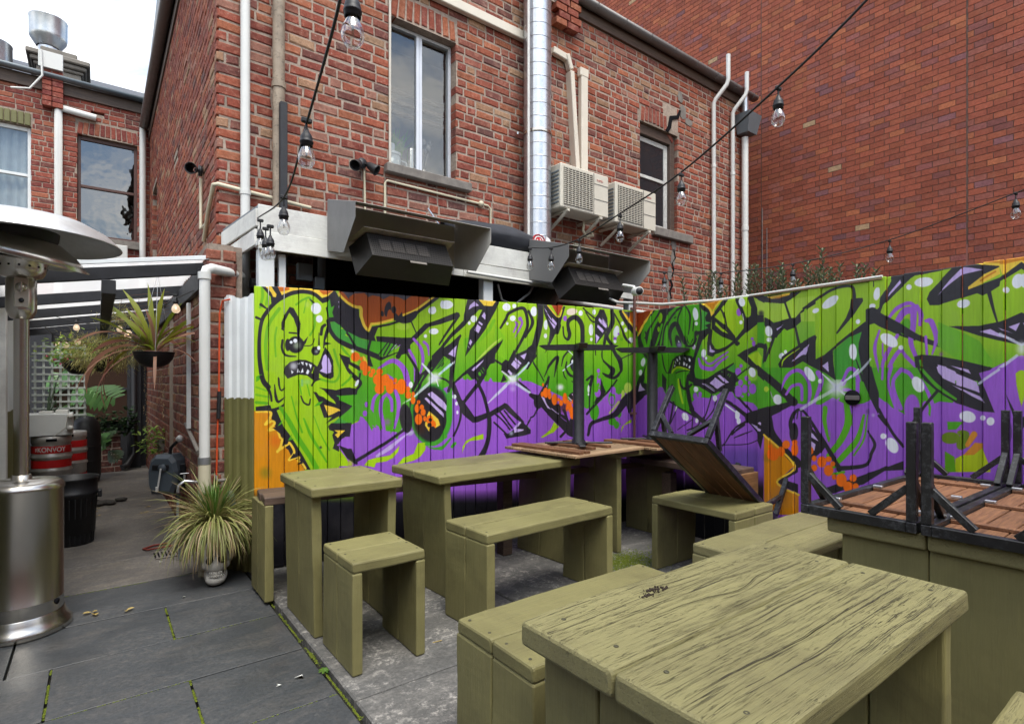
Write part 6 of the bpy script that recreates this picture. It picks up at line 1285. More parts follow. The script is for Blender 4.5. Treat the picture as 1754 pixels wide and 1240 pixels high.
# slatted pedestal tables standing upside down
def pedestal(cx_, cy_, W_, D_, rz, zt, label):
    T_ = thing('slatted_table', label, 'table', (cx_, cy_, .838), rz, 'slatted pedestal tables turned upside down'); R_ = Matrix.Translation((cx_, cy_, .838)) @ Matrix.Rotation(rz, 4, 'Z'); n_ = 8; w_ = D_ / n_
    for i in range(n_): link('slat', plank_mesh(W_, w_ - .012, .02, GRWOOD, 80 + i, .003, .0006, 8), T_, mat=R_ @ axes((-W_ / 2, -D_ / 2 + w_ * (i + .5), .011), (1, 0, 0), (0, 1, 0), (0, 0, 1)))
    for i, x in enumerate((-W_ * .40, -W_ * .31, -W_ * .05, W_ * .18)):
        link('batten', plank_mesh(D_ * (.94 if i < 2 else .62), .05, .022, BRWOOD, 90 + i, .003, .0006, 8), T_, mat=R_ @ axes((x, -D_ * (.47 if i < 2 else .31), .033), (0, 1, 0), (-1, 0, 0), (0, 0, 1)))
    p = Vector((cx_ + .08, cy_ + .03, 0)); zb = .885
    for q in (0, PI / 2):
        an = -.645 + q; dv = Vector((math.cos(an), math.sin(an), 0)); a = MB(); a.beam(p + dv * -.28 + Vector((0, 0, zb)), p + dv * .28 + Vector((0, 0, zb)), .05, .014, .003); a.build('spider_arm', BLK, T_)
    a = MB(); a.lathe([(.06, zb - .02), (.06, zb + .01), (.047, zb + .03), (.046, zt - .06), (.046, zt - .01)], p, n=24); a.build('column', BLK, T_)
    for q in (0, PI / 2):
        an = -.645 + q; dv = Vector((math.cos(an), math.sin(an), 0)); s_ = Vector((-dv.y, dv.x, 0)); a = MB()
        pts = [(-.33, 0), (-.27, -.036), (0, -.04 - .004 * q), (.27, -.036), (.33, 0), (.30, .006), (0, .012 + .002 * q), (-.30, .006)]
        a.poly([p + dv * u - s_ * .032 + Vector((0, 0, zt + v)) for u, v in pts], s_ * .064); a.build('base_foot', BLK, T_)
    return T_
pedestal(3.12, 3.30, .82, .80, rad(4), 1.69, 'upside down slatted table with black pedestal, larger and left one of the pair')
pedestal(3.86, 3.13, .60, .62, rad(2), 1.685, 'upside down slatted table with black pedestal, right of the pair and nearer the fence corner')
# black framed wooden benches
def frame_bench(A, M3, W_, L_, G_, label, seed, worn=.0):
    """A corner of the top, columns of M3: across, along, legs"""
    T_ = thing('framed_bench', label, 'bench', A, group='black framed wooden slat benches'); e1, e2, e3 = [Vector(c) for c in M3]; A = Vector(A); s_ = .033
    P_ = lambda u, v, h: A + e1 * u + e2 * v + e3 * h
    for nm, p, q in (('rail', P_(s_ / 2, 0, .02), P_(s_ / 2, L_, .02)), ('rail', P_(W_ - s_ / 2, 0, .02), P_(W_ - s_ / 2, L_, .02)), ('rail', P_(s_, s_ / 2, .02), P_(W_ - s_, s_ / 2, .02)), ('rail', P_(s_, L_ - s_ / 2, .02), P_(W_ - s_, L_ - s_ / 2, .02))):
        a = MB(); a.beam(p, q, s_, .04, .003, e3); a.build(nm, BLKS, T_)
    n_ = 4; w_ = (W_ - 2 * s_) / n_
    for i in range(n_): link('slat', plank_mesh(L_ - 2 * s_ - .004, w_ - .006, .018, BRWOOD, seed + i, .003, .0006, 8), T_, mat=axes(P_(s_ + w_ * (i + .5), s_ + .002, .011), e2, -e1, e3) if e2.cross(-e1).dot(e3) > 0 else axes(P_(s_ + w_ * (i + .5), s_ + .002, .011), e2, e1, e3))
    for v in (.16, .5, .84):
        a = MB(); a.beam(P_(s_ + .003, L_ * v, .028), P_(W_ - s_ - .003, L_ * v, .028), .035, .014, .002, e3); a.build('batten', BRWOOD, T_)
        for u in (s_ + .02, W_ - s_ - .02): a = MB(); a.box((-.02, -.012, 0), (.02, .012, .012), .002, axes(P_(u, L_ * v, .036), e1, e2, e3)); a.build('bracket', GALV, T_)
    for u in (s_ / 2, W_ - s_ / 2):
        for v in (s_ / 2, L_ - s_ / 2):
            a = MB(); a.beam(P_(u, v, .042), P_(u, v, G_), s_, s_, .003, e1); a.build('leg', BLKS, T_)
            du = 1 if u < W_ / 2 else -1; dv = 1 if v < L_ / 2 else -1
            a = MB(); a.beam(P_(u + du * .012, v, .17), P_(u + du * .14, v, .045), .026, .026, .002, e2); a.build('brace', BLKS, T_)
            a = MB(); a.beam(P_(u, v + dv * .012, .19), P_(u, v + dv * .17, .045), .026, .026, .002, e1); a.build('brace', BLKS, T_)
    return T_
def mat_chipped():
    m = M('chipped_black_paint', .38, 0, .5); v = m.coord('World'); n = m.noise(v, 55, 8, .75); n2 = m.noise(v, 9, 4); g = m.n('ShaderNodeNewGeometry'); f = m.mix(1., m.ramp(n, (.64, 0.), (.68, 1.)), m.ramp(n2, (.56, 0.), (.64, 1.)), 'MULTIPLY')
    pt = m.ramp(g.outputs['Pointiness'], (.60, 0.), (.64, .8)); e = m.mix(1., pt, m.ramp(n2, (.42, 0.), (.52, 1.)), 'MULTIPLY'); f = m.mix(1., m.mix(1., f, .55, 'MULTIPLY'), m.mix(1., e, m.ramp(n, (.5, 0.), (.56, 1.)), 'MULTIPLY'), 'ADD'); f = m.mix(1., f, .3, 'MULTIPLY')
    m.col(m.mix(f, m.mix(m.ramp(n2, (.3, 0.), (.7, 1.)), (.009, .009, .010), (.016, .016, .018)), (.35, .37, .40))); m.bump(n, .15, .001); return m.m
BLKS = mat_chipped()
tl = [(.044, -.998, -.042), (.833, .06, -.55), (.551, -.011, .834)]
frame_bench((2.955, 2.405, 1.035), tl, .433, 1.17, .40, 'black framed slat bench tilted on edge against a low olive bench, legs pointing up', 101)
up_ = lambda s_: [(0, -1, 0), (1, 0, 0), (0, 0, 1)]
frame_bench((2.455, 1.165, .824), [(0, -1, 0), (1, 0, 0), (0, 0, 1)], .425, 1.40, .42, 'upturned black framed slat bench lying leftmost on the tall olive table', 111)
frame_bench((2.455, .725, .824), [(0, -1, 0), (1, 0, 0), (0, 0, 1)], .425, 1.40, .42, 'upturned black framed slat bench on the tall olive table, cut by the right photo edge', 121)
# ---------------------------------------------------------------- patio heater
HX, HYy = -.343, 4.138
ph = thing('patio_heater', 'stainless steel mushroom patio heater standing at the left edge of the paving', 'patio heater', (HX, HYy, 0), rad(0)); O_ = (HX, HYy, 0)
def lt_(name, prof_, mat=STEEL, par=ph, n=56, org=None, axis=(0, 0, 1)): a = MB(); a.lathe(prof_, org or O_, axis, n); return a.build(name, mat, par)
lt_('base_flange', [(.205, .0), (.228, .003), (.228, .03), (.215, .045), (.20, .075), (.192, .10), (.189, .105)]); body = lt_('tank_housing', [(.187, .105), (.187, .17), (.1885, .172), (.1885, .176), (.187, .178), (.187, .785), (.192, .79), (.192, .805), (.182, .825), (.165, .836), (.10, .842), (.045, .845), (.045, .87), (.036, .872)])
lt_('pole', [(.034, .86), (.034, 1.76), (.036, 1.77)]); 
a = MB(); a.lathe([(0, .0), (.017, .0), (.017, .003), (0, .003)], (HX + .187 * math.cos(-.55) * 1.0, HYy + .187 * math.sin(-.55), .155), (math.cos(-.55), math.sin(-.55), 0), 20); a.build('vent_hole', DARK, ph)
hd = lt_('control_housing', [(.036, 1.745), (.05, 1.752), (.066, 1.79), (.068, 1.80), (.068, 1.965), (.060, 1.975)])
fv = Vector((-FX - .10, -FY, 0)).normalized(); fv = (Vector((0, 0, 0)) - Vector((HX, HYy, 0))).normalized(); sv = Vector((-fv.y, fv.x, 0)); fr_ = axes(Vector((HX, HYy, 1.89)) + fv * .069, sv, (0, 0, 1), fv)
a = MB(); a.box((-.030, -.082, -.004), (.030, .078, .004), .002, fr_); a.build('control_plate', simple('satin_plate', (.42, .38, .30), .45, .8), hd)
a = MB(); a.lathe([(.026, .004), (.026, .010), (.020, .014), (.014, .026), (0, .027)], fr_ @ Vector((0, .028, 0)), fv, 24); a.box((-.004, -.002, .012), (.004, .055, .030), .002, fr_); a.build('knob', STEEL, hd)
a = MB(); a.lathe([(.012, .004), (.012, .012), (.0, .013)], fr_ @ Vector((0, -.045, 0)), fv, 16); a.build('igniter', BLKW, hd)
lt_('burner_bowl', [(.060, 1.972), (.095, 1.985), (.112, 2.02), (.115, 2.06), (.135, 2.075), (.135, 2.10), (.120, 2.11)])
for k in range(16):
    an = 2 * PI * k / 16; dv = Vector((math.cos(an), math.sin(an), 0)); a = MB(); a.lathe([(0, 0), (.006, 0), (.006, .002), (0, .002)], Vector((HX, HYy, 2.035)) + dv * .112, dv, 10); a.build('air_hole', DARK, ph)
tl_ = Matrix.Rotation(rad(2), 4, 'X')
tv = Vector((RX, RY, 0)); lt_('lower_reflector', [(.12, .02), (.235, -.012), (.245, -.009), (.235, -.005), (.12, .032)], n=64, org=(HX, HYy, 2.075), axis=(tv * .11 + Vector((0, 0, 1))).normalized())
lt_('emitter_screen', [(.12, 2.11), (.165, 2.20), (.17, 2.24)], MESHM); lt_('middle_reflector', [(.15, .085), (.24, .035), (.312, -.02), (.318, -.018), (.245, .045), (.155, .10)], n=72, org=(HX, HYy, 2.115), axis=(tv * .27 + Vector((0, 0, 1))).normalized())
cx = simple('aluminium_dome', (.66, .66, .65), .42, .75, .06, 30, .25, .12)
lt_('dome', [(0.005, 2.345), (.15, 2.337), (.30, 2.305), (.40, 2.250), (.462, 2.188), (.466, 2.182), (.458, 2.183), (.396, 2.243), (.30, 2.296), (.15, 2.328), (.005, 2.337)], cx, n=96)
# ---------------------------------------------------------------- alley: roof, end wall, wall fittings
pg = thing('alley_pergola', 'black timber pergola with a milky corrugated plastic roof over the alley', 'pergola', (-.7, 4.7, 0))
def zr(x): return 2.075 + (x + .35) * .175
rf_y = [4.75, 6.0, 7.1, 8.2, 9.3]
for y in rf_y:
    a = MB(); a.beam((-.75, y, zr(-.75)), (.66, y, zr(.66)), .045, .085, .003); a.build('rafter', BLKT, pg)
a = MB(); a.box((.02, 4.6, 1.965), (.10, 9.5, 2.06), .003, Matrix.Translation((0, 0, .02))); a.build('purlin', BLKT, pg); a = MB(); a.box((.60, 4.7, 2.08), (.637, 10, 2.24), .003); a.build('wall_plate', BLKT, pg)
m = M('milky_roof_plastic', .6); m.col((.72, .72, .70)); trn = m.n('ShaderNodeBsdfTranslucent'); trn.inputs[0].default_value = (.92, .93, .92, 1); ms_ = m.n('ShaderNodeMixShader'); ms_.inputs[0].default_value = .86; oo = m.t.nodes['Material Output']; m.l(m.b.outputs[0], ms_.inputs[1]); m.l(trn.outputs[0], ms_.inputs[2]); tp_ = m.n('ShaderNodeBsdfTransparent'); m3 = m.n('ShaderNodeMixShader'); m3.inputs[0].default_value = .5; m.l(ms_.outputs[0], m3.inputs[1]); m.l(tp_.outputs[0], m3.inputs[2]); m.l(m3.outputs[0], oo.inputs[0]); MILK = m.m
a = MB(); N_ = 150; vs = []
for x in (-.78, .66):
    for k in range(N_ + 1): y = 4.62 + (9.6 - 4.62) * k / N_; vs.append((x, y, zr(x) + .06 + .008 * math.sin(k * 2.1)))
a.add(vs, [(k, k + 1, N_ + 2 + k, N_ + 1 + k) for k in range(N_)], True); a.build('roof_sheet', MILK, pg)
a = MB(); a.beam((-.78, 4.62, zr(-.78) + .062), (.66, 4.62, zr(.66) + .062), .02, .03); a.build('edge_flashing', WHITES, pg)
ew = thing('alley_end_wall', 'dark glazed doorway and black frame closing the far end of the alley', 'wall', (0, 10.6, 0))
a = MB(); a.box((-1.4, 10.9, 0), (.9, 11.0, 2.6)); a.build('wall', BLKT, ew); a = MB(); a.box((-.55, 10.84, .75), (.38, 10.86, 2.0), .0); a.build('pane', mat_glass('brown_reflecting_glass', (.05, .03, .022), .08), ew)
a = MB(); a.box((.38, 10.7, 0), (.56, 10.88, 2.4), .004); a.box((-.62, 10.78, .0), (-.55, 10.88, 2.2), .003); a.box((-.55, 10.80, 1.25), (.38, 10.83, 1.29)); a.build('frame', BLKT, ew)
a = MB(); a.tube([(.46, 10.6, 2.2), (.46, 10.6, .25), (.36, 10.45, .08), (.30, 10.4, .06)], .045, 12); a.build('downpipe', BLKW, ew)
lwt = thing('low_brick_wall', 'low dark brick planter wall at the end of the alley', 'wall', (-.5, 10.4, 0)); W_ = Wall(lwt, (-.62, 10.42, 0), (1, 0, 0), (0, -1, 0), .92, 0, .60, .0931, .24, .013, 'mix', [((.12, .04, .03), 3), ((.09, .03, .025), 3)], (BRICK, MORT), seed=51, thick=.2); lay(lwt, [W_])
lc = thing('lattice_screen', 'pale green timber lattice behind the monstera', 'lattice', (-.62, 8.9, 0)); LAT = simple('pale_lattice_paint', (.55, .60, .56), .6)
for k in range(7): a = MB(); a.box((-.66 + k * .085, 9.4, .9), (-.635 + k * .085, 9.42, 1.9), .002); a.build('lath', LAT, lc)
for k in range(11): a = MB(); a.box((-.68, 9.385, .93 + k * .09), (-.12, 9.40, .955 + k * .09), .002); a.build('lath', LAT, lc)
# kegs, tap box, bins
KRED = simple('keg_red_band', (.62, .018, .02), .4); KST = simple('keg_steel', (.58, .57, .55), .38, .6, .1, 14, .2, .05)
def keg(x, y, z, label, text=False):
    k = thing('beer_keg', label, 'keg', (x, y, z), group='steel kegs with red bands in the alley'); r_ = .195
    lt_('keg_shell', [(.17, 0), (r_ - .006, .01), (r_ - .006, .06), (r_ - .02, .09), (r_ - .008, .11), (r_ - .008, .20), (r_ + .003, .215), (r_ + .003, .235), (r_ - .008, .25), (r_ - .008, .36), (r_ + .003, .375), (r_ + .003, .395), (r_ - .008, .41), (r_ - .008, .50), (r_ - .02, .525), (r_ - .006, .55), (r_ - .006, .62), (r_ - .012, .625), (r_ - .02, .62), (r_ - .02, .56), (.0, .56)], KST, k, 40, (x, y, z))
    for a_, b_ in ((.03, .09), (.26, .35), (.43, .515)): lt_('red_band', [(r_ - .0055 + (.0 if a_ > .1 else .001), a_), (r_ - .0055 + (.0 if a_ > .1 else .001), b_)], KRED, k, 40, (x, y, z))
    n_ = (Vector((0, 0, 0)) - Vector((x, y, 0))).normalized(); s_ = Vector((-n_.y, n_.x, 0))
    hm = MB(); hm.box((-.05, -.016, -.004), (.05, .016, .006), .004, axes(Vector((x, y, z + .585)) + n_ * (r_ - .004), s_, (0, 0, 1), n_)); hm.build('hand_hole', DARK, k)
    if text:
        text_part('KONVOY', .078, WHT, k, axes(Vector((x, y, z + .472)) + n_ * (r_ - .004), s_, (0, 0, 1), n_), bend=r_, bold=.0014, squash=.82)
        an_ = Matrix.Rotation(-.155 / r_, 3, 'Z'); text_part('THE', .022, WHT, k, axes(Vector((x, y, z + .472)) + an_ @ n_ * (r_ - .003), an_ @ s_, (0, 0, 1), an_ @ n_) @ Matrix.Rotation(PI / 2, 4, 'Z'), bold=.0008)
    return k
keg(-.44, 8.55, 0.0 + .12, 'steel keg with red bands lettered KONVOY, nearest in the alley', True); keg(-.30, 9.15, .12, 'steel keg with red bands half hidden behind the lettered one')
a = MB(); a.box((-.68, 8.3, 0), (-.05, 9.4, .115), .01); tag(a.build('pallet', BLKT), 'low dark platform under the kegs', 'platform')
tb = thing('beverage_cooler', 'white metal cooler box with fittings sitting on the lettered keg', 'cooler', (-.45, 8.55, .75)); a = MB(); a.box((-.68, 8.38, .755), (-.24, 8.8, 1.01), .006); a.build('casing', WHITES, tb)
for dz in (.06, .2): a = MB(); a.lathe([(0, 0), (.035, 0), (.035, .03), (.02, .05), (0, .05)], (-.26, 8.36, .78 + dz), (0, -1, 0), 16); a.build('coupler', PVC, tb)
a = MB(); a.tube([(-.28, 8.3, 1.0), (-.30, 8.28, .85), (-.42, 8.3, .74)], .008, 6); a.build('hose', PVC, tb); a = MB(); a.box((-.55, 8.45, 1.012), (-.42, 8.6, 1.04), .004); a.box((-.40, 8.45, 1.012), (-.28, 8.62, 1.05), .004); a.build('tray', PVC, tb)
bn = thing('rubbish_bin', 'black ribbed plastic rubbish bin standing behind the patio heater', 'bin', (-.17, 6.05, 0)); lt_('bin_body', [(.135, .0), (.14, .005), (.165, .40), (.168, .42), (.178, .425), (.178, .45), (.17, .455), (.175, .55), (.185, .56), (.185, .575), (.172, .57), (.155, .10), (0, .09)], BLKW, bn, 40, (-.17, 6.05, 0))
for k in range(26): an = 2 * PI * k / 26; a = MB(); dv = Vector((math.cos(an), math.sin(an), 0)); a.beam(Vector((-.17, 6.05, .01)) + dv * .141, Vector((-.17, 6.05, .40)) + dv * .166, .010, .008, .002, dv); a.build('rib', BLKW, bn)
a = MB(); a.box((.0, 5.93, .40), (.03, 6.02, .46), .006); a.build('handle', BLKW, bn)
wbn = thing('water_barrel', 'tall black plastic barrel behind the kegs', 'barrel', (-.12, 9.4, 0)); lt_('barrel_shell', [(.15, 0), (.17, .1), (.17, .70), (.15, .82), (.09, .90), (.0, .92)], BLKW, wbn, 36, (-.13, 9.6, 0))
for z in (.3, .5, .7): lt_('barrel_rib', [(.171, z - .01), (.178, z), (.171, z + .01)], BLKW, wbn, 36, (-.13, 9.6, 0))
a = MB(); r = random.Random(6)
for _ in range(14): a.sphere((.08 + r.gauss(0, .09), 7.75 + r.gauss(0, .06), .03), r.uniform(.02, .05), 7, 5, (1.5, 1, .6))
tag(a.build('rag_heap', simple('dark_rag', (.05, .045, .04), .95)), 'crumpled dark rag lying on the alley floor', 'rag')
# stand pipe and cables by the pier
sp = thing('white_downpipe', 'white plastic elbow pipe standing before the brick pier, cream at its foot', 'pipe', (.615, 4.5, 0)); 
a = MB(); a.tube([(.90, 4.72, 2.215), (.78, 4.6, 2.215), (.66, 4.51, 2.215), (.63, 4.50, 2.20), (.617, 4.50, 2.16), (.615, 4.5, .83)], .036, 14); a.build('pipe', PVC, sp); a = MB(); a.tube([(.615, 4.5, .0), (.615, 4.5, .83)], .041, 14); a.build('lower_pipe', PVCC, sp)
for z in (.80, 2.13): a = MB(); a.tube([(.615, 4.5, z), (.615, 4.5, z + .05)], .043, 14); a.build('collar', GALV if z < 1 else PVC, sp)
oc = MB(); oc.tube([(.78, 4.50, 2.0), (.74, 4.55, 1.99), (.722, 4.562, 1.9), (.718, 4.565, 1.3), (.708, 4.57, 1.0), (.70, 4.575, .5)], .0065, 8); tag(oc.build('extension_cord', simple('orange_cable', (.65, .08, .02), .45)), 'orange extension cord hanging down beside the corrugated screen', 'cord')
a = MB(); a.tube([(.720, 4.56, 1.32), (.714, 4.56, 1.12)], .014, 8); tag(a.build('cable_connector', BLKW), 'black taped connector on the orange extension cord', 'connector')
a = MB(); a.box((.595, 5.30, 1.0), (.625, 5.34, 2.05), .002); tag(a.build('white_trim_strip', WHITES), 'thin white strip fixed upright to the alley brick wall', 'strip')
pi_ = MB(); pi_.tube([(.70, 4.58, .70), (.70, 4.56, .66), (.86, 4.60, .66)], .013, 8); pi_.tube([(.62, 5.6, 1.02), (.61, 4.75, .86)], .016, 8); tag(pi_.build('water_pipe', SILL), 'grey water pipe clipped low across the brick pier', 'pipe')
hr = thing('hose_reel', 'grey wall mounted hose reel with a folding crank handle on the alley wall', 'hose reel', (.58, 5.75, .8)); HG = simple('slate_plastic', (.085, .105, .125), .4, 0, .06, 5, .12, .04)
c = Vector((.51, 5.9, .55)); ux, uy = Vector((.80, -.60, 0)), Vector((.6, .8, 0)); mm_ = axes(c, ux, uy, (0, 0, 1)); a = MB()
prof2 = [(-.125, -.09), (-.10, -.17), (.09, -.17), (.125, -.09), (.14, .04), (.12, .13), (.08, .185), (-.06, .185), (-.11, .13), (-.13, .03)]
for d0, d1_, k0, k1 in ((-.10, -.07, .82, 1), (-.07, .07, 1, 1), (.07, .10, 1, .85)):
    n = len(prof2); vs = [mm_ @ Vector((x * k, d, z * k)) for d, k in ((d0, k0), (d1_, k1)) for x, z in prof2]; a.add(vs, [(i, (i + 1) % n, n + (i + 1) % n, n + i) for i in range(n)] + [tuple(range(n))[::-1], tuple(range(n, 2 * n))])
a.build('casing', HG, hr)
a = MB(); a.box((-.075, -.108, .05), (.075, -.098, .10), .004, mm_); a.build('slot', BLKW, hr); a = MB(); a.lathe([(0, 0), (.035, 0), (.035, .02), (0, .022)], mm_ @ Vector((.02, -.10, .07)), -uy, 18); a.build('hub', HG, hr); a = MB(); a.beam(mm_ @ Vector((.02, -.13, .07)), mm_ @ Vector((.0, -.14, -.10)), .014, .014, .003); a.build('crank', PVC, hr)
a = MB(); a.tube([mm_ @ Vector((.0, -.15, -.09)), mm_ @ Vector((.0, -.15, -.13))], .013, 10); a.build('grip', PVC, hr); a = MB(); a.box((.13, -.04, -.06), (.18, .04, .10), .006, mm_); a.build('wall_bracket', BLKW, hr)
a = MB(); a.tube([mm_ @ Vector((.02, 0, .17)), mm_ @ Vector((.03, 0, .24)), mm_ @ Vector((.09, 0, .30))], .014, 10); a.build('spray_gun', BLKW, hr); a = MB(); a.lathe([(.0, -.02), (.026, -.02), (.03, .0), (.03, .02), (0, .025)], mm_ @ Vector((.11, 0, .32)), (ux + Vector((0, 0, .7))).normalized(), 16); a.build('spray_head', PVC, hr)
tp = thing('garden_tap', 'brass garden tap with a grey hose hanging below the hose reel', 'tap', (.52, 4.95, .6)); p = Vector((.54, 4.95, .62))
a = MB(); a.tube([p + Vector((.1, 0, -.02)), p, p + Vector((-.04, -.01, -.03)), p + Vector((-.045, -.01, -.08))], .013, 10); a.tube([p, p + Vector((0, 0, .05))], .009, 8); a.beam(p + Vector((-.03, 0, .06)), p + Vector((.03, 0, .06)), .01, .006); a.build('tap_body', GALV, tp); a = MB(); a.tube([p + Vector((-.045, -.01, -.09)), p + Vector((-.045, -.01, -.13))], .017, 10); a.build('connector', BLKW, tp); a = MB(); a.tube([p + Vector((-.045, -.01, -.13)), p + Vector((-.05, -.01, -.4)), p + Vector((-.03, -.0, -.6))], .010, 8); a.build('hose', GREYB, tp)
gd = thing('drain_grate', 'small grey steel drain grate in the alley floor beside the grass', 'grate', (.35, 4.85, 0)); 
for k in range(6): a = MB(); a.box((.37 + k * .025, 5.12, .006), (.383 + k * .025, 5.30, .014), .002); a.build('bar', SILL, gd)
for y in (5.10, 5.30): a = MB(); a.box((.36, y, .005), (.52, y + .02, .015), .002); a.build('rim', SILL, gd)
a = MB(); a.box((.36, 5.10, .0045), (.52, 5.32, .006)); a.build('pit', DARK, gd); a = MB(); a.tube([(.50, 5.5, .02), (.38, 5.52, .015), (.30, 5.45, .015), (.33, 5.38, .02), (.5, 5.36, .03)], .008, 8); tag(a.build('red_hose', simple('red_rubber', (.20, .03, .02), .6)), 'loop of thin red hose on the ground by the drain grate', 'hose')
# ---------------------------------------------------------------- festoon lights
CORD = simple('black_cord', (.012, .012, .013), .55); FIL = None
def sag(pts, n=8):
    p = [Vector(q) for q in pts]; e = [2 * p[0] - p[1]] + p + [2 * p[-1] - p[-2]]; out_ = []
    for i in range(len(p) - 1):
        for k in range(n):
            t = k / n; a, b, c, d = e[i:i + 4]; out_.append(.5 * (2 * b + (c - a) * t + (2 * a - 5 * b + 4 * c - d) * t * t + (3 * b - a - 3 * c + d) * t ** 3))
    return out_ + [p[-1]]
def cable(pts, label, r_=.0042): a = MB(); a.tube(sag(pts), r_, 8); return tag(a.build('festoon_cable', CORD), label, 'cable')
def mglass():
    m = M('bulb_glass', .01); m.col((1, 1, 1)); tr = m.n('ShaderNodeBsdfTransparent'); gl = m.n('ShaderNodeBsdfGlossy'); gl.inputs['Roughness'].default_value = .02
    fr = m.n('ShaderNodeLayerWeight'); fr.inputs[0].default_value = .35; tr.inputs[0].default_value = (.93, .93, .92, 1); rp = m.ramp(fr.outputs['Facing'], (0., .07), (1., .75)); ms2 = m.n('ShaderNodeMixShader'); m.l(rp, ms2.inputs[0]); m.l(tr.outputs[0], ms2.inputs[1]); m.l(gl.outputs[0], ms2.inputs[2]); m.l(ms2.outputs[0], m.t.nodes['Material Output'].inputs[0]); return m.m
BG = mglass()
def emis(name, c, s_): m = M(name); m.col(c); m.b.inputs['Emission Color'].default_value = (*c, 1); m.b.inputs['Emission Strength'].default_value = s_; return m.m
GLOW = emis('warm_filament', (1, .62, .28), 5.); 
def mglobe():
    m = M('glowing_globe', .1); tr = m.n('ShaderNodeBsdfTransparent'); m.col((.8, .74, .66)); m.b.inputs['Emission Color'].default_value = (1, .72, .45, 1); m.b.inputs['Emission Strength'].default_value = .35
    x = m.n('ShaderNodeMixShader'); x.inputs[0].default_value = .42; m.l(tr.outputs[0], x.inputs[1]); m.l(m.b.outputs[0], x.inputs[2]); m.l(x.outputs[0], m.t.nodes['Material Output'].inputs[0]); return m.m
GLOBE = mglobe()
FILM = simple('bare_filament', (.4, .3, .2), .4, .5)
def bulb(p, label, Zs=1., lit=False, globe=False, grp='clear bulbs of the festoon lights', d=(0, 0, -1), drop=.03):
    """p is the point on the cable; the socket hangs below"""
    p = Vector(p); t_ = thing('festoon_bulb', label, 'light bulb', p, group=grp); dn = Vector(d).normalized()
    a = MB(); a.beam(p + Vector((-.018, 0, .0)), p + Vector((.018, 0, .0)), .016, .018, .004); a.tube([p, p + dn * (drop + .01)], .0038, 6); a.build('cord_clip', CORD, t_)
    q = p + dn * drop; a = MB(); a.lathe([(.0, 0), (.007, 0), (.009, .008), (.018, .022), (.021, .034), (.021, .040), (.023, .042), (.023, .047), (.020, .049), (.021, .058), (.018, .060)], q, dn, 18); a.build('socket', BLKW, t_)
    b = q + dn * .056; a = MB()
    if globe: a.lathe([(.012, 0), (.014, .008), (.026, .025), (.032, .045), (.030, .062), (.018, .076), (0, .080)], b, dn, 22)
    else: a.lathe([(.014, 0), (.017, .010), (.026, .030), (.029, .045), (.027, .060), (.018, .074), (0, .080)], b, dn, 22)
    a.build('glass_bulb', GLOBE if globe else BG, t_)
    a = MB(); a.lathe([(.012, -.002), (.012, .012), (.004, .016), (.003, .034), (0, .036)], b, dn, 12); a.build('stem', simple('pale_glass_stem', (.55, .56, .58), .2, .3), t_)
    o_ = dn.orthogonal().normalized(); a = MB(); a.tube([b + dn * .030 + o_ * (-.006), b + dn * .045 + o_ * -.003, b + dn * .045 + o_ * .003, b + dn * .030 + o_ * .006], .0012 if lit else .0008, 5); a.build('filament', GLOW if lit else FILM, t_); return t_
C1 = [atD(586, -60, 1.22), atD(578, 20, 1.35), atD(525, 212, 1.9), atD(487, 337, 2.55), atD(441, 374, 3.9)]
cable(C1, 'black festoon cable running from the top of the photo to the lean-to corner')
bulb(atD(604, -30, 1.38), 'large clear festoon bulb nearest the camera, cut off by the top edge of the photo', drop=.03); a = MB(); a.tube([atD(579, -40, 1.30), atD(604, -30, 1.38)], .004, 6)
tag(a.build('cable_spur', CORD), 'short black spur holding the nearest festoon bulb', 'cable')
bulb(atD(525, 207, 1.9), 'clear festoon bulb hanging in front of the brick wall left of the twin security light'); bulb(atD(486, 338, 2.6), 'clear festoon bulb in front of the upper white weatherboard', drop=.045)
for px, py, Z, lb_ in ((446, 378, 3.35, 'clear festoon bulb leftmost of the trio at the white corner of the lean-to'), (455, 392, 3.2, 'clear festoon bulb in the middle of the trio at the white corner'), (463, 388, 3.0, 'clear festoon bulb lowest and rightmost of the trio at the white corner')): bulb(atD(px, py, Z), lb_, drop=.05)
C2 = [atD(1560, -100, 1.9), atD(1485, 0, 2.0), atD(1332, 150, 2.35), atD(1166, 296, 3.05), atD(1062, 366, 3.7), atD(993, 409, 4.2), atD(945, 424, 4.45), atD(905, 424, 4.5)]
cable(C2, 'black festoon cable rising from the right heater hood to the top right of the photo', .0052)
for px, py, Z, lb_ in ((1333, 152, 2.38, 'clear festoon bulb hanging highest against the modern brick wall'), (1167, 300, 2.95, 'clear festoon bulb beside the broken sash window'), (1062, 370, 3.7, 'clear festoon bulb under the second air conditioner'), (992, 412, 4.2, 'clear festoon bulb above the middle of the right heater hood'), (944, 426, 4.4, 'clear festoon bulb second from the left end of the right heater hood'), (908, 426, 4.45, 'clear festoon bulb at the left side panel of the right heater hood')): bulb(atD(px, py, Z), lb_, drop=.03 + .012 * (px < 1100))
C3 = [atD(1113, 464, 5.2), atD(1180, 468, 5.2), atD(1237, 467, 5.1), atD(1358, 452, 4.8), atD(1524, 411, 4.45), atD(1742, 330, 3.75), atD(1840, 290, 3.4)]
cable(C3, 'black festoon cable running above the right hand fence')
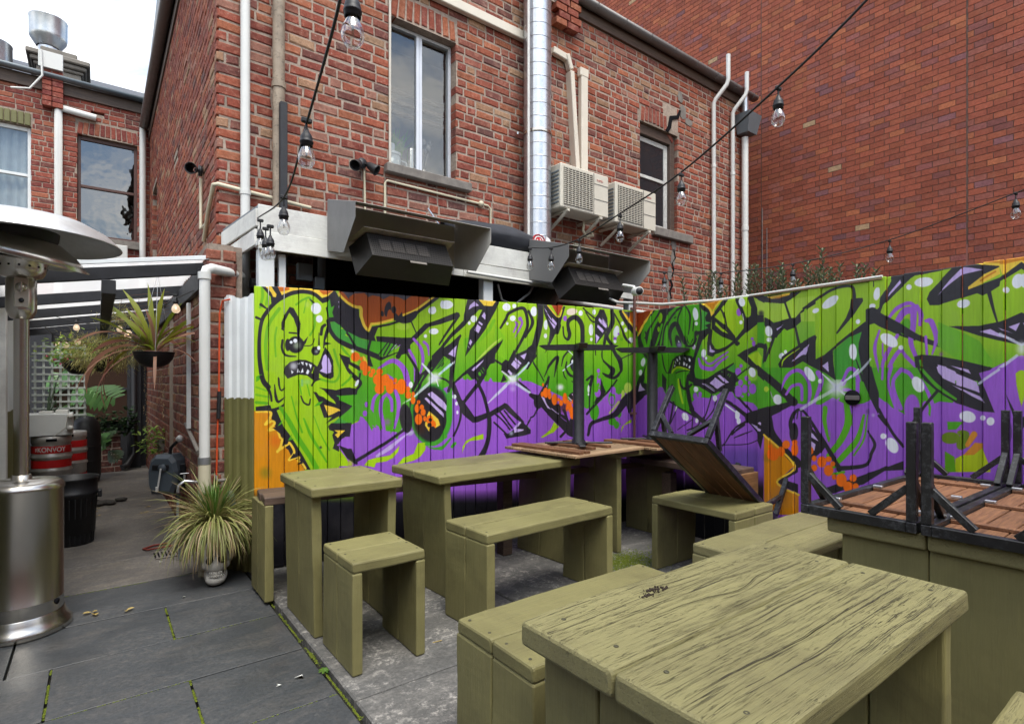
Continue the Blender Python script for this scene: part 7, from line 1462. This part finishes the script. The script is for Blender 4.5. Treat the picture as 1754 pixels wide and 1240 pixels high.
for px, py, Z, lb_ in ((1138, 468, 5.2, 'clear festoon bulb against the brick wall just right of the security camera'), (1235, 469, 5.1, 'clear festoon bulb among the olive leaves by the white downpipes'), (1358, 454, 4.8, 'clear festoon bulb hanging just over the white conduit on the right fence'), (1524, 413, 4.5, 'clear festoon bulb in the middle of the low run over the right fence'), (1740, 332, 3.8, 'clear festoon bulb at the right edge of the photo over the right fence')): bulb(atD(px, py, Z), lb_, drop=.04)
G_ = 'lit globe bulbs strung in the alley'
al_ = [atD(345, 492, 4.2), atD(300, 512, 4.5), atD(222, 552, 4.9), atD(132, 552, 6.3), atD(60, 530, 6.0)]
cable(al_, 'thin black cable of lit globe bulbs slung across the alley', .004)
cable([atD(70, 555, 6.5), atD(105, 576, 7.2), atD(180, 568, 7.4), atD(240, 545, 6.5)], 'second thin black cable of globe bulbs deeper in the alley', .004)
bulb(atD(300, 506, 4.5), 'lit globe bulb rightmost in the alley, above the hanging basket', lit=True, globe=True, grp=G_, d=(.05, 0, -1), drop=.01)
bulb(atD(220, 552, 4.9), 'lit globe bulb among the strappy leaves', lit=True, globe=True, grp=G_, drop=.01); bulb(atD(205, 548, 6.6), 'lit globe bulb behind the strappy leaves', lit=True, globe=True, grp=G_, drop=.01)
for px, py, Z, lb_ in ((131, 545, 6.4, 'lit globe bulb upper of the close pair left of the fern'), (133, 570, 6.6, 'lit globe bulb lower of the close pair left of the fern'), (113, 577, 7.2, 'lit globe bulb right of the small far group in the alley'), (100, 576, 7.4, 'lit globe bulb left of the small far group in the alley'), (101, 588, 8.2, 'small dim globe bulb lowest of the far group in the alley')): bulb(atD(px, py, Z), lb_, lit=True, globe=True, grp=G_, drop=.01)
# ---------------------------------------------------------------- plants
def strap(mb, p, d, up, L_, w_, droop, n=8, curl=0., fold=.15):
    p = Vector(p); d = Vector(d).normalized(); sd_ = d.cross(Vector((0, 0, 1))); sd_ = sd_.normalized() if sd_.length > .01 else Vector((1, 0, 0)); vs = []
    pos = p.copy(); ang = up
    for i in range(n + 1):
        t = i / n; w2 = w_ * min(1, (1 - t) * 3.2 + .06) * min(1, t * 5 + .45); nrm = (Vector((0, 0, 1)) * math.cos(ang) - d * math.sin(ang)); tw = curl * t
        s2 = (sd_ * math.cos(tw) + nrm * math.sin(tw)).normalized(); vs += [pos - s2 * w2 + nrm * w2 * fold, pos, pos + s2 * w2 + nrm * w2 * fold]
        pos = pos + (d * math.cos(ang) + Vector((0, 0, math.sin(ang)))) * (L_ / n); ang -= droop / n
    mb.add(vs, [(i * 3 + k, i * 3 + k + 1, i * 3 + k + 4, i * 3 + k + 3) for i in range(n) for k in (0, 1)], True)
LGR = mat_leaf('epiphyllum_green', (.17, .24, .02), (.42, .42, .06), .4); LPK = mat_leaf('epiphyllum_pink', (.42, .18, .14), (.55, .32, .20), .4); LTW = mat_leaf('rhipsalis_twig', (.34, .34, .09), (.55, .48, .18)); LFU = mat_leaf('fuchsia_leaf', (.14, .30, .04), (.36, .48, .08), .4); LMO = mat_leaf('monstera_leaf', (.05, .14, .04), (.12, .26, .07), .3, .3); LDK = mat_leaf('dark_leaf', (.02, .05, .02), (.05, .09, .035)); LGS = mat_leaf('grass_blade', (.15, .18, .04), (.36, .35, .13)); LGD = mat_leaf('dry_grass', (.30, .22, .11), (.45, .34, .19)); LCG = mat_leaf('fresh_grass', (.06, .15, .02), (.12, .22, .03)); LOL = mat_leaf('olive_leaf', (.07, .10, .05), (.17, .20, .11)); FUP = simple('magenta_petal', (.55, .02, .16), .5)
hb = thing('hanging_basket', 'hanging basket of long strappy green and pink leaves under the pergola', 'plant', (.42, 5.3, 1.5)); c = atD(264, 604, 4.55)
a = MB(); a.lathe([(.0, -.125), (.06, -.118), (.105, -.09), (.135, -.05), (.148, 0), (.152, .005), (.14, .0), (.12, -.055), (0, -.10)], c, n=28); a.build('basket', BLKW, hb)
for k in range(5): a = MB(); a.lathe([(.147 - k * k * .0045, -.002), (.151 - k * k * .0045, 0), (.147 - k * k * .0045, .002)], c - Vector((0, 0, .018 * k)), n=28); a.build('wire_ring', BLK, hb)
for k in range(3): an = k * 2.1 + .5; a = MB(); a.tube([c + Vector((.145 * math.cos(an), .145 * math.sin(an), 0)), c + Vector((.03, .05, .66))], .0018, 4); a.build('hanger', GALV, hb)
r = random.Random(12); Rv = Vector((RX, RY, 0)); Fv = Vector((FX, FY, 0))
lf = MB(); pk = MB()
def sl2(mb, sx, sf, up, L_, w_, droop, curl=0, o=(0, 0, .02)): strap(mb, c + Vector(o) + Rv * sx * .04, Rv * sx + Fv * sf, up, L_ * 1.12, w_ * .95, droop, 10, curl + (1.0 if up > .9 else 0), .3)
for (sx, sf, up, L_, w_, dr) in ((-.5, 0, 1.35, .50, .024, .5), (-.25, .2, 1.5, .52, .022, .3), (.1, 0, 1.5, .46, .020, .2), (-1, .1, .95, .52, .026, .35), (-1, -.1, .75, .48, .028, .5), (-.8, .3, 1.15, .42, .022, .6), (.35, .1, 1.3, .40, .022, .4), (-.6, -.3, 1.2, .36, .020, .8), (.9, .2, .9, .42, .024, .9), (-1, 0, .25, .34, .030, 1.6), (-.2, -.4, 1.25, .30, .02, .6), (1, .3, 1.0, .36, .018, .4), (-.1, .4, 1.4, .5, .018, .5)): sl2(lf, sx, sf, up, L_, w_, dr, r.uniform(-.8, .8))
for (sx, sf, up, L_, w_, dr) in ((-1, 0, .75, .62, .026, 1.5), (-1, -.1, .35, .66, .024, 2.2), (-.9, -.2, .1, .62, .022, 1.5), (-1, .2, .5, .55, .02, 1.2), (.7, .2, .8, .40, .03, .4), (.9, 0, .7, .34, .03, .7), (-.5, -.3, -.2, .5, .018, 1.3), (1, -.1, .2, .34, .012, 1.2), (.25, -.4, -.3, .42, .012, 1.2), (-.8, 0, .6, .5, .02, 2.6)): sl2(pk, sx, sf, up, L_, w_, dr, r.uniform(-1, 1))
for L_ in (.5, .62): strap(pk, c + Rv * -.34 + Vector((0, 0, -.12 + L_ * .1)), Rv * -.6 + Vector((0, 0, 0)), -.9, L_ * .7, .02, 1.2, 9, 1.2)
for k in range(22): sl2(lf if k % 3 else pk, r.gauss(-.2, .7), r.gauss(0, .5), r.uniform(.3, 1.5), r.uniform(.22, .46), r.uniform(.006, .018), r.uniform(.3, 1.8), r.uniform(-1, 1))
lf.build('green_leaves', LGR, hb); pk.build('pink_leaves', LPK, hb)
tr_ = MB()
for k in range(2):
    p = c + Rv * (-.07 + .14 * k) + Vector((0, 0, -.08))
    for j in range(50 if k == 0 else 42): q = p + Vector((r.gauss(0, .006), r.gauss(0, .006), -.011 * j)); an = r.random() * 6.28; tr_.add([q, q + Vector((math.cos(an) * .012, math.sin(an) * .012, .004)), q + Vector((math.cos(an) * .010, math.sin(an) * .010, -.009))], [(0, 1, 2)])
tr_.build('trailing_stems', LGD, hb)
# wire frame above the basket
rk = MB()
for i in range(7): rk.tube([atD(175 + i * 4, 511 + i * 7, 5.0 + i * .1), atD(290, 500 + i * 6, 4.7 + i * .1)], .0022, 4)
for i in range(8): rk.tube([atD(178 + i * 15, 512, 5.0), atD(176 + i * 15, 550, 5.5)], .0022, 4)
tag(rk.build('rusty_wire_frame', simple('rust_wire', (.10, .045, .03), .8)), 'rusty wire frame hanging under the pergola roof', 'wire frame')
# twiggy hanging plant
tw = thing('rhipsalis_plant', 'frothy straw green twiggy hanging plant beside the strappy basket', 'plant', (-.05, 6.0, 1.6)); a = MB(); cc = atD(176, 602, 5.6)
for _ in range(2600):
    an = r.random() * 6.283; el = r.uniform(-1.1, 1.0); rr_ = abs(r.gauss(.20, .05)); d = Vector((math.cos(an) * math.cos(el), math.sin(an) * math.cos(el), math.sin(el))); q = cc + Vector((d.x * rr_ * 1.35, d.y * rr_ * 1.0, d.z * rr_ * .85)); e = (d + Vector((r.gauss(0, .7), r.gauss(0, .7), r.gauss(0, .7) - .3))).normalized() * r.uniform(.03, .07); s_ = e.cross(Vector((.3, .2, 1))).normalized() * .0028
    a.add([q - s_, q + s_, q + e + s_ * .4, q + e - s_ * .4], [(0, 1, 2, 3)])
for _ in range(500):
    q = atD(205, 545, 5.6) + Vector((r.gauss(0, .07), r.gauss(0, .07), r.gauss(0, .06))); e = Vector((r.gauss(0, 1), r.gauss(0, 1), r.gauss(0, .6))).normalized() * .06; s_ = e.cross(Vector((.3, .2, 1))).normalized() * .0028; a.add([q - s_, q + s_, q + e], [(0, 1, 2)])
a.build('twigs', LTW, tw); a = MB(); a.lathe([(.0, -.13), (.06, -.12), (.12, -.02), (.125, 0)], cc - Vector((0, 0, .08)), n=20); a.build('basket', BLKW, tw)
# fuchsia basket
fu = thing('fuchsia_basket', 'hanging basket of bright green leaves with magenta flowers left of the twiggy plant', 'plant', (-.3, 6.6, 1.5)); cf = atD(136, 618, 6.0); a = MB()
a.lathe([(0, -.13), (.08, -.12), (.14, -.05), (.155, .02), (.15, .02)], cf + Vector((0, 0, -.02)), n=24); a.build('basket', BLKW, fu); a = MB()
def leaf(mb, p, d, L_, w_, n=Vector((0, 0, 1))):
    d = Vector(d).normalized(); s_ = d.cross(n); s_ = s_.normalized() * w_ if s_.length > .01 else Vector((w_, 0, 0)); u = s_.cross(d).normalized() * w_ * .3
    mb.add([p, p + d * L_ * .35 + s_ + u, p + d * L_ * .75 + s_ * .7 + u, p + d * L_, p + d * L_ * .75 - s_ * .7 + u, p + d * L_ * .35 - s_ + u, p + d * L_ * .5], [(0, 1, 6), (1, 2, 6), (2, 3, 6), (3, 4, 6), (4, 5, 6), (5, 0, 6)], True)
for _ in range(420):
    q = cf + Vector((r.gauss(0, .13), r.gauss(0, .11), abs(r.gauss(0, .12)) - .02)); q += Rv * -.04; leaf(a, q, (r.gauss(0, 1), r.gauss(0, 1), r.uniform(-.6, .5)), r.uniform(.04, .075), r.uniform(.010, .018))
a.build('leaves', LFU, fu); a = MB()
for _ in range(12):
    q = cf + Vector((r.gauss(0, .12), r.gauss(0, .08), r.uniform(-.05, .1))) + Fv * -.12
    for k in range(6): leaf(a, q, (r.gauss(0, 1), r.gauss(0, 1), r.gauss(0, .8)), .028, .010)
a.build('flowers', FUP, fu)
# monstera
def monstera(mb, p, d, n, S_):
    """split leaf: base p, axis d, normal n, length S_"""
    d = Vector(d).normalized(); n = Vector(n); n = (n - d * n.dot(d)).normalized(); s_ = n.cross(d); 
    for sg in (-1, 1):
        for k in range(7):
            t0, t1 = k / 7, (k + .66) / 7; tip = (k + 1.3) / 7; wd = S_ * .52 * math.sin(PI * min(1, (k + .9) / 7.6)) ** .6; a0 = p + d * (S_ * t0 - S_ * .1 * (k == 0)); a1 = p + d * (S_ * t1); b0 = p + d * (S_ * (t0 + .06)) + s_ * sg * wd * .75 - n * wd * .10; b1 = p + d * (S_ * (tip + .04)) + s_ * sg * wd * .80 - n * wd * .14; tp_ = p + d * (S_ * (tip + .0)) + s_ * sg * wd * 1.02 - n * wd * .28
            f = [(0, 1, 2, 3), (3, 2, 4)]; f = f if sg > 0 else [tuple(reversed(x)) for x in f]; mb.add([a0, a1, b1, b0, tp_], f, True)
ms3 = thing('monstera_plant', 'large monstera with split leaves behind the kegs', 'plant', (-.55, 9.0, 0)); r = random.Random(3)
stem_b = Vector((-.50, 9.0, .95))
for (px, py, Z, dx, dz, S_) in ((96, 600, 8.0, .5, -.5, .30), (112, 632, 7.8, .9, -.35, .36), (90, 640, 8.2, .6, -.7, .32), (128, 668, 8.2, .9, -.5, .34), (82, 690, 8.4, -.4, .5, .26), (100, 700, 8.4, .7, .1, .30), (135, 708, 8.2, .8, -.6, .26)):
    a = MB(); p = atD(px, py, Z); monstera(a, p, Rv * dx + Vector((0, 0, dz)) + Fv * -.3, -Fv * .7 + Vector((0, 0, .7)), S_); a.build('leaf', LMO, ms3); a = MB(); a.tube(sag([p, (p + stem_b) / 2 + Vector((0, 0, .15)), stem_b], 4), .008, 5); a.build('stalk', LDK, ms3)
a = MB(); p = atD(150, 668, 7.4); monstera(a, p, Rv * 1 + Vector((0, 0, -.25)) + Fv * -.15, -Fv * .6 + Vector((0, 0, .55)), .46); a.build('leaf', LMO, ms3)
lp = thing('fern_plant', 'split leaved plant growing low at the end of the alley by the barrel', 'plant', (-.1, 10.1, .1))
for k in range(9): a = MB(); p = Vector((-.05 + r.gauss(0, .15), 10.05, .35 + r.random() * .35)); monstera(a, p, Rv * r.uniform(-.4, 1) + Vector((0, 0, r.uniform(-.6, .2))) + Fv * -.3, -Fv + Vector((0, 0, .6)), r.uniform(.2, .34)); a.build('leaf', LDK if k % 3 else LMO, lp)
bd_ = MB()
for _ in range(420): leaf(bd_, Vector((r.uniform(-.5, .5), 10.35 + r.random() * .12, .6 + abs(r.gauss(0, .16)))), (r.gauss(0, 1), r.gauss(0, 1) - .5, r.gauss(0, .7)), .09, .03)
tag(bd_.build('planter_foliage', LDK), 'dark foliage filling the low planter at the alley end', 'plants', kind='stuff')
pw_ = thing('wall_pot_plant', 'small trailing green plant in a white wall pot on the alley bricks', 'plant', (.55, 7.4, 1.0)); a = MB(); pc = atD(268, 745, 6.6); a.box((-.05, -.05, -.12), (.06, .06, .02), .01, Matrix.Translation(pc + Vector((.06, .02, -.08)))); a.build('pot', SILL, pw_); a = MB()
for _ in range(130): q = pc + Vector((r.gauss(-.02, .07), r.gauss(0, .06), r.uniform(-.22, .12))); leaf(a, q, (r.gauss(-.4, 1), r.gauss(-.4, .8), r.uniform(-1, .4)), r.uniform(.05, .09), .016)
a.build('leaves', LFU, pw_)
# spiky grass plant in a skull pot
gp = thing('spiky_grass_plant', 'big spiky grass plant with drooping straw tipped blades growing out of a skull pot', 'plant', (.66, 4.36, 0)); c = Vector((.655, 4.36, .40)); r = random.Random(21)
g1, g2, g3 = MB(), MB(), MB()
for k in range(430):
    an = r.random() * 6.283; up = r.uniform(.05, 1.35) ; L_ = r.uniform(.22, .50); dr = r.uniform(.6, 2.4) if up < 1.1 else r.uniform(.4, 1.2); strap(g2 if r.random() < .22 else g1, c + Vector((math.cos(an) * .02, math.sin(an) * .02, r.uniform(-.06, .02))), (math.cos(an), math.sin(an), 0), up, L_, r.uniform(.0026, .0048), dr, 6, r.gauss(0, .5), .5)
for k in range(110): an = r.random() * 6.283; strap(g3, c + Vector((r.gauss(0, .012), r.gauss(0, .012), -.02)), (math.cos(an), math.sin(an), 0), r.uniform(1.15, 1.5), r.uniform(.26, .36), .0036, r.uniform(.0, .35), 5, 0, .5)
for k in range(150): an = r.random() * 6.283; strap(g2, c + Vector((math.cos(an) * .05, math.sin(an) * .05, -.06)), (math.cos(an), math.sin(an), 0), r.uniform(-.5, .3), r.uniform(.22, .36), .0036, r.uniform(1.0, 1.8), 5, 0, .5)
for k in range(190): an = r.uniform(3.6, 6.0); strap(g1 if k % 3 else g2, c + Vector((math.cos(an) * .04, math.sin(an) * .04, -.02)), (math.cos(an), math.sin(an), 0), r.uniform(.2, .9), r.uniform(.30, .44), .0042, r.uniform(1.9, 2.6), 7, 0, .5)
for nm, g_, mt in (('green_blades', g1, LGS), ('dry_blades', g2, LGD), ('young_blades', g3, LCG)): g_.build(nm, mt, gp)
sk = thing('skull_pot', 'white skull shaped planter pot with teeth under the drooping grass', 'pot', (.62, 4.30, 0)); BONE = simple('bone_white', (.55, .53, .48), .6, 0, .1, 14, .45, .3); cs = Vector((.655, 4.29, .165)); fd_ = (Vector((-.15, -1, 0))).normalized(); sd2 = Vector((1, -.15, 0)).normalized()
def sk_add(mb, u, f, z, r_, sc_): mb.sphere(cs + sd2 * u + fd_ * f + Vector((0, 0, z)), r_, 16, 12, sc_)
a = MB(); sk_add(a, 0, -.02, .04, .115, (1, 1.12, 1.05)); sk_add(a, 0, .065, -.01, .072, (1, .9, 1)); sk_add(a, -.055, .05, -.02, .035, (1, 1, 1)); sk_add(a, .055, .05, -.02, .035, (1, 1, 1)); a.build('cranium', BONE, sk)
a = MB(); sk_add(a, 0, .07, -.115, .058, (1.1, .9, .75)); sk_add(a, -.05, .02, -.10, .03, (.7, 1.6, 1.5)); sk_add(a, .05, .02, -.10, .03, (.7, 1.6, 1.5)); a.build('jaw', BONE, sk)
for u in (-.034, .034): a = MB(); sk_add(a, u, .105, .02, .026, (1, .9, 1)); a.build('eye_socket', DARK, sk)
for row, z in ((0, -.063), (1, -.083)):
    for k in range(8): a = MB(); u = -.035 + k * .01; a.box((-.0045, -.006, -.009), (.0045, .006, .009), .003, Matrix.Translation(cs + sd2 * u + fd_ * (.128 - abs(u) * .45) + Vector((0, 0, z)))); a.build('tooth', BONE, sk)
st = MB(); st.sphere((.78, 4.50, .50), .055, 12, 8, (1, .8, 1.7)); tag(st.build('round_cactus', simple('cactus_skin', (.10, .13, .08), .8, 0, .3, 30, .3, .8)), 'small fuzzy cactus peeking over the grass beside the corrugated screen', 'cactus')
# olive shoots behind the right hand fence
for (px, py, Z, n_, lb_) in ((1232, 500, 5.6, 6, 'olive shoots poking over the fence in front of the thin white downpipes'), (1290, 500, 5.4, 9, 'olive shoots poking over the fence between the thick downpipe and the conduit end'), (1375, 492, 5.0, 8, 'olive shoots poking over the fence behind the white conduit'), (1440, 482, 4.8, 5, 'olive shoots over the fence at the right end of the white conduit')):
    b0 = atD(px, py, Z); t_ = thing('olive_bush', lb_, 'plant', (b0.x, b0.y, 0), group='olive shoots behind the right fence'); st_, lv = MB(), MB(); r = random.Random(px)
    for k in range(n_ * 2):
        p = Vector((b0.x + r.gauss(0, .16), b0.y + r.gauss(0, .14), 1.7)); top = Vector((p.x + r.gauss(0, .10), p.y + r.gauss(0, .08), b0.z + r.uniform(.0, .26))); st_.tube([p, (p + top) / 2 + Vector((r.gauss(0, .03), 0, 0)), top], .004, 5)
        for j in range(44): t = .35 + .65 * j / 44; q = p.lerp(top, t); an = j * 2.4; leaf(lv, q, (math.cos(an), math.sin(an), .8), r.uniform(.045, .075), .0095)
    st_.build('stem', DKWOOD, t_); lv.build('leaves', LOL, t_)
# fallen leaves and litter
YLF = mat_leaf('fallen_yellow_leaf', (.40, .28, .07), (.55, .42, .16)); PAP = simple('paper_scrap', (.75, .75, .70), .8)
r = random.Random(17); LEAFL = ['yellow leaf on the slate paving right of the patio heater, left of two', 'yellow leaf on the slate paving touching the leftmost one', 'yellow leaf alone on the slate paving in front of the skull pot', 'yellow leaf on the alley floor beside the black bin, nearer of two', 'yellow leaf on the alley floor beside the black bin, upper of two', 'yellow leaf on the alley floor near the hose reel, farther of two', 'yellow leaf on the alley floor near the hose reel, nearer of two', 'small yellow leaf right beside the black bin on the alley floor']
SCRL = ['white scrap on the slate paving nearest the stool', 'white scrap on the slate paving at the bottom, left of the stool', 'tiny white scrap on the paving near the skull pot', 'tiny white scrap on the alley concrete near the drain grate']
for (px, py) in ((157, 1048), (163, 1050), (216, 1045), (168, 870), (163, 876), (250, 868), (245, 878), (168, 883)):
    p = onZ(px, py, .008); a = MB(); leaf(a, p, (r.gauss(0, 1), r.gauss(0, 1), .1), .045 if py > 1000 else .06, .016); leaf(a, p, (r.gauss(0, 1), r.gauss(0, 1), .12), .03, .012); tag(a.build('fallen_leaf', YLF), LEAFL.pop(0), 'leaf', 'fallen yellow leaves')
for (px, py) in ((515, 1158), (480, 1172), (315, 1022), (275, 962)): p = onZ(px, py, .006); a = MB(); a.poly([p + Vector((r.gauss(0, .008), r.gauss(0, .008), 0)) for _ in range(5)], (0, 0, .002)); tag(a.build('paper_scrap', PAP), SCRL.pop(0), 'litter', 'tiny white scraps on the paving')
p = onZ(741, 1100, .024); a = MB(); a.beam(p, p + Vector((.05, -.01, .002)), .006, .003); tag(a.build('straw_scrap', YLF), 'pale straw coloured scrap on the concrete beside the stool', 'litter')
wd = MB()
for k in range(14): an = k * .8; strap(wd, (.875, 2.66, .0), (math.cos(an), math.sin(an), 0), .6, .035, .006, 1.0, 4)
tag(wd.build('weed', LCG), 'small green weed growing in the joint beside the stool', 'plant')
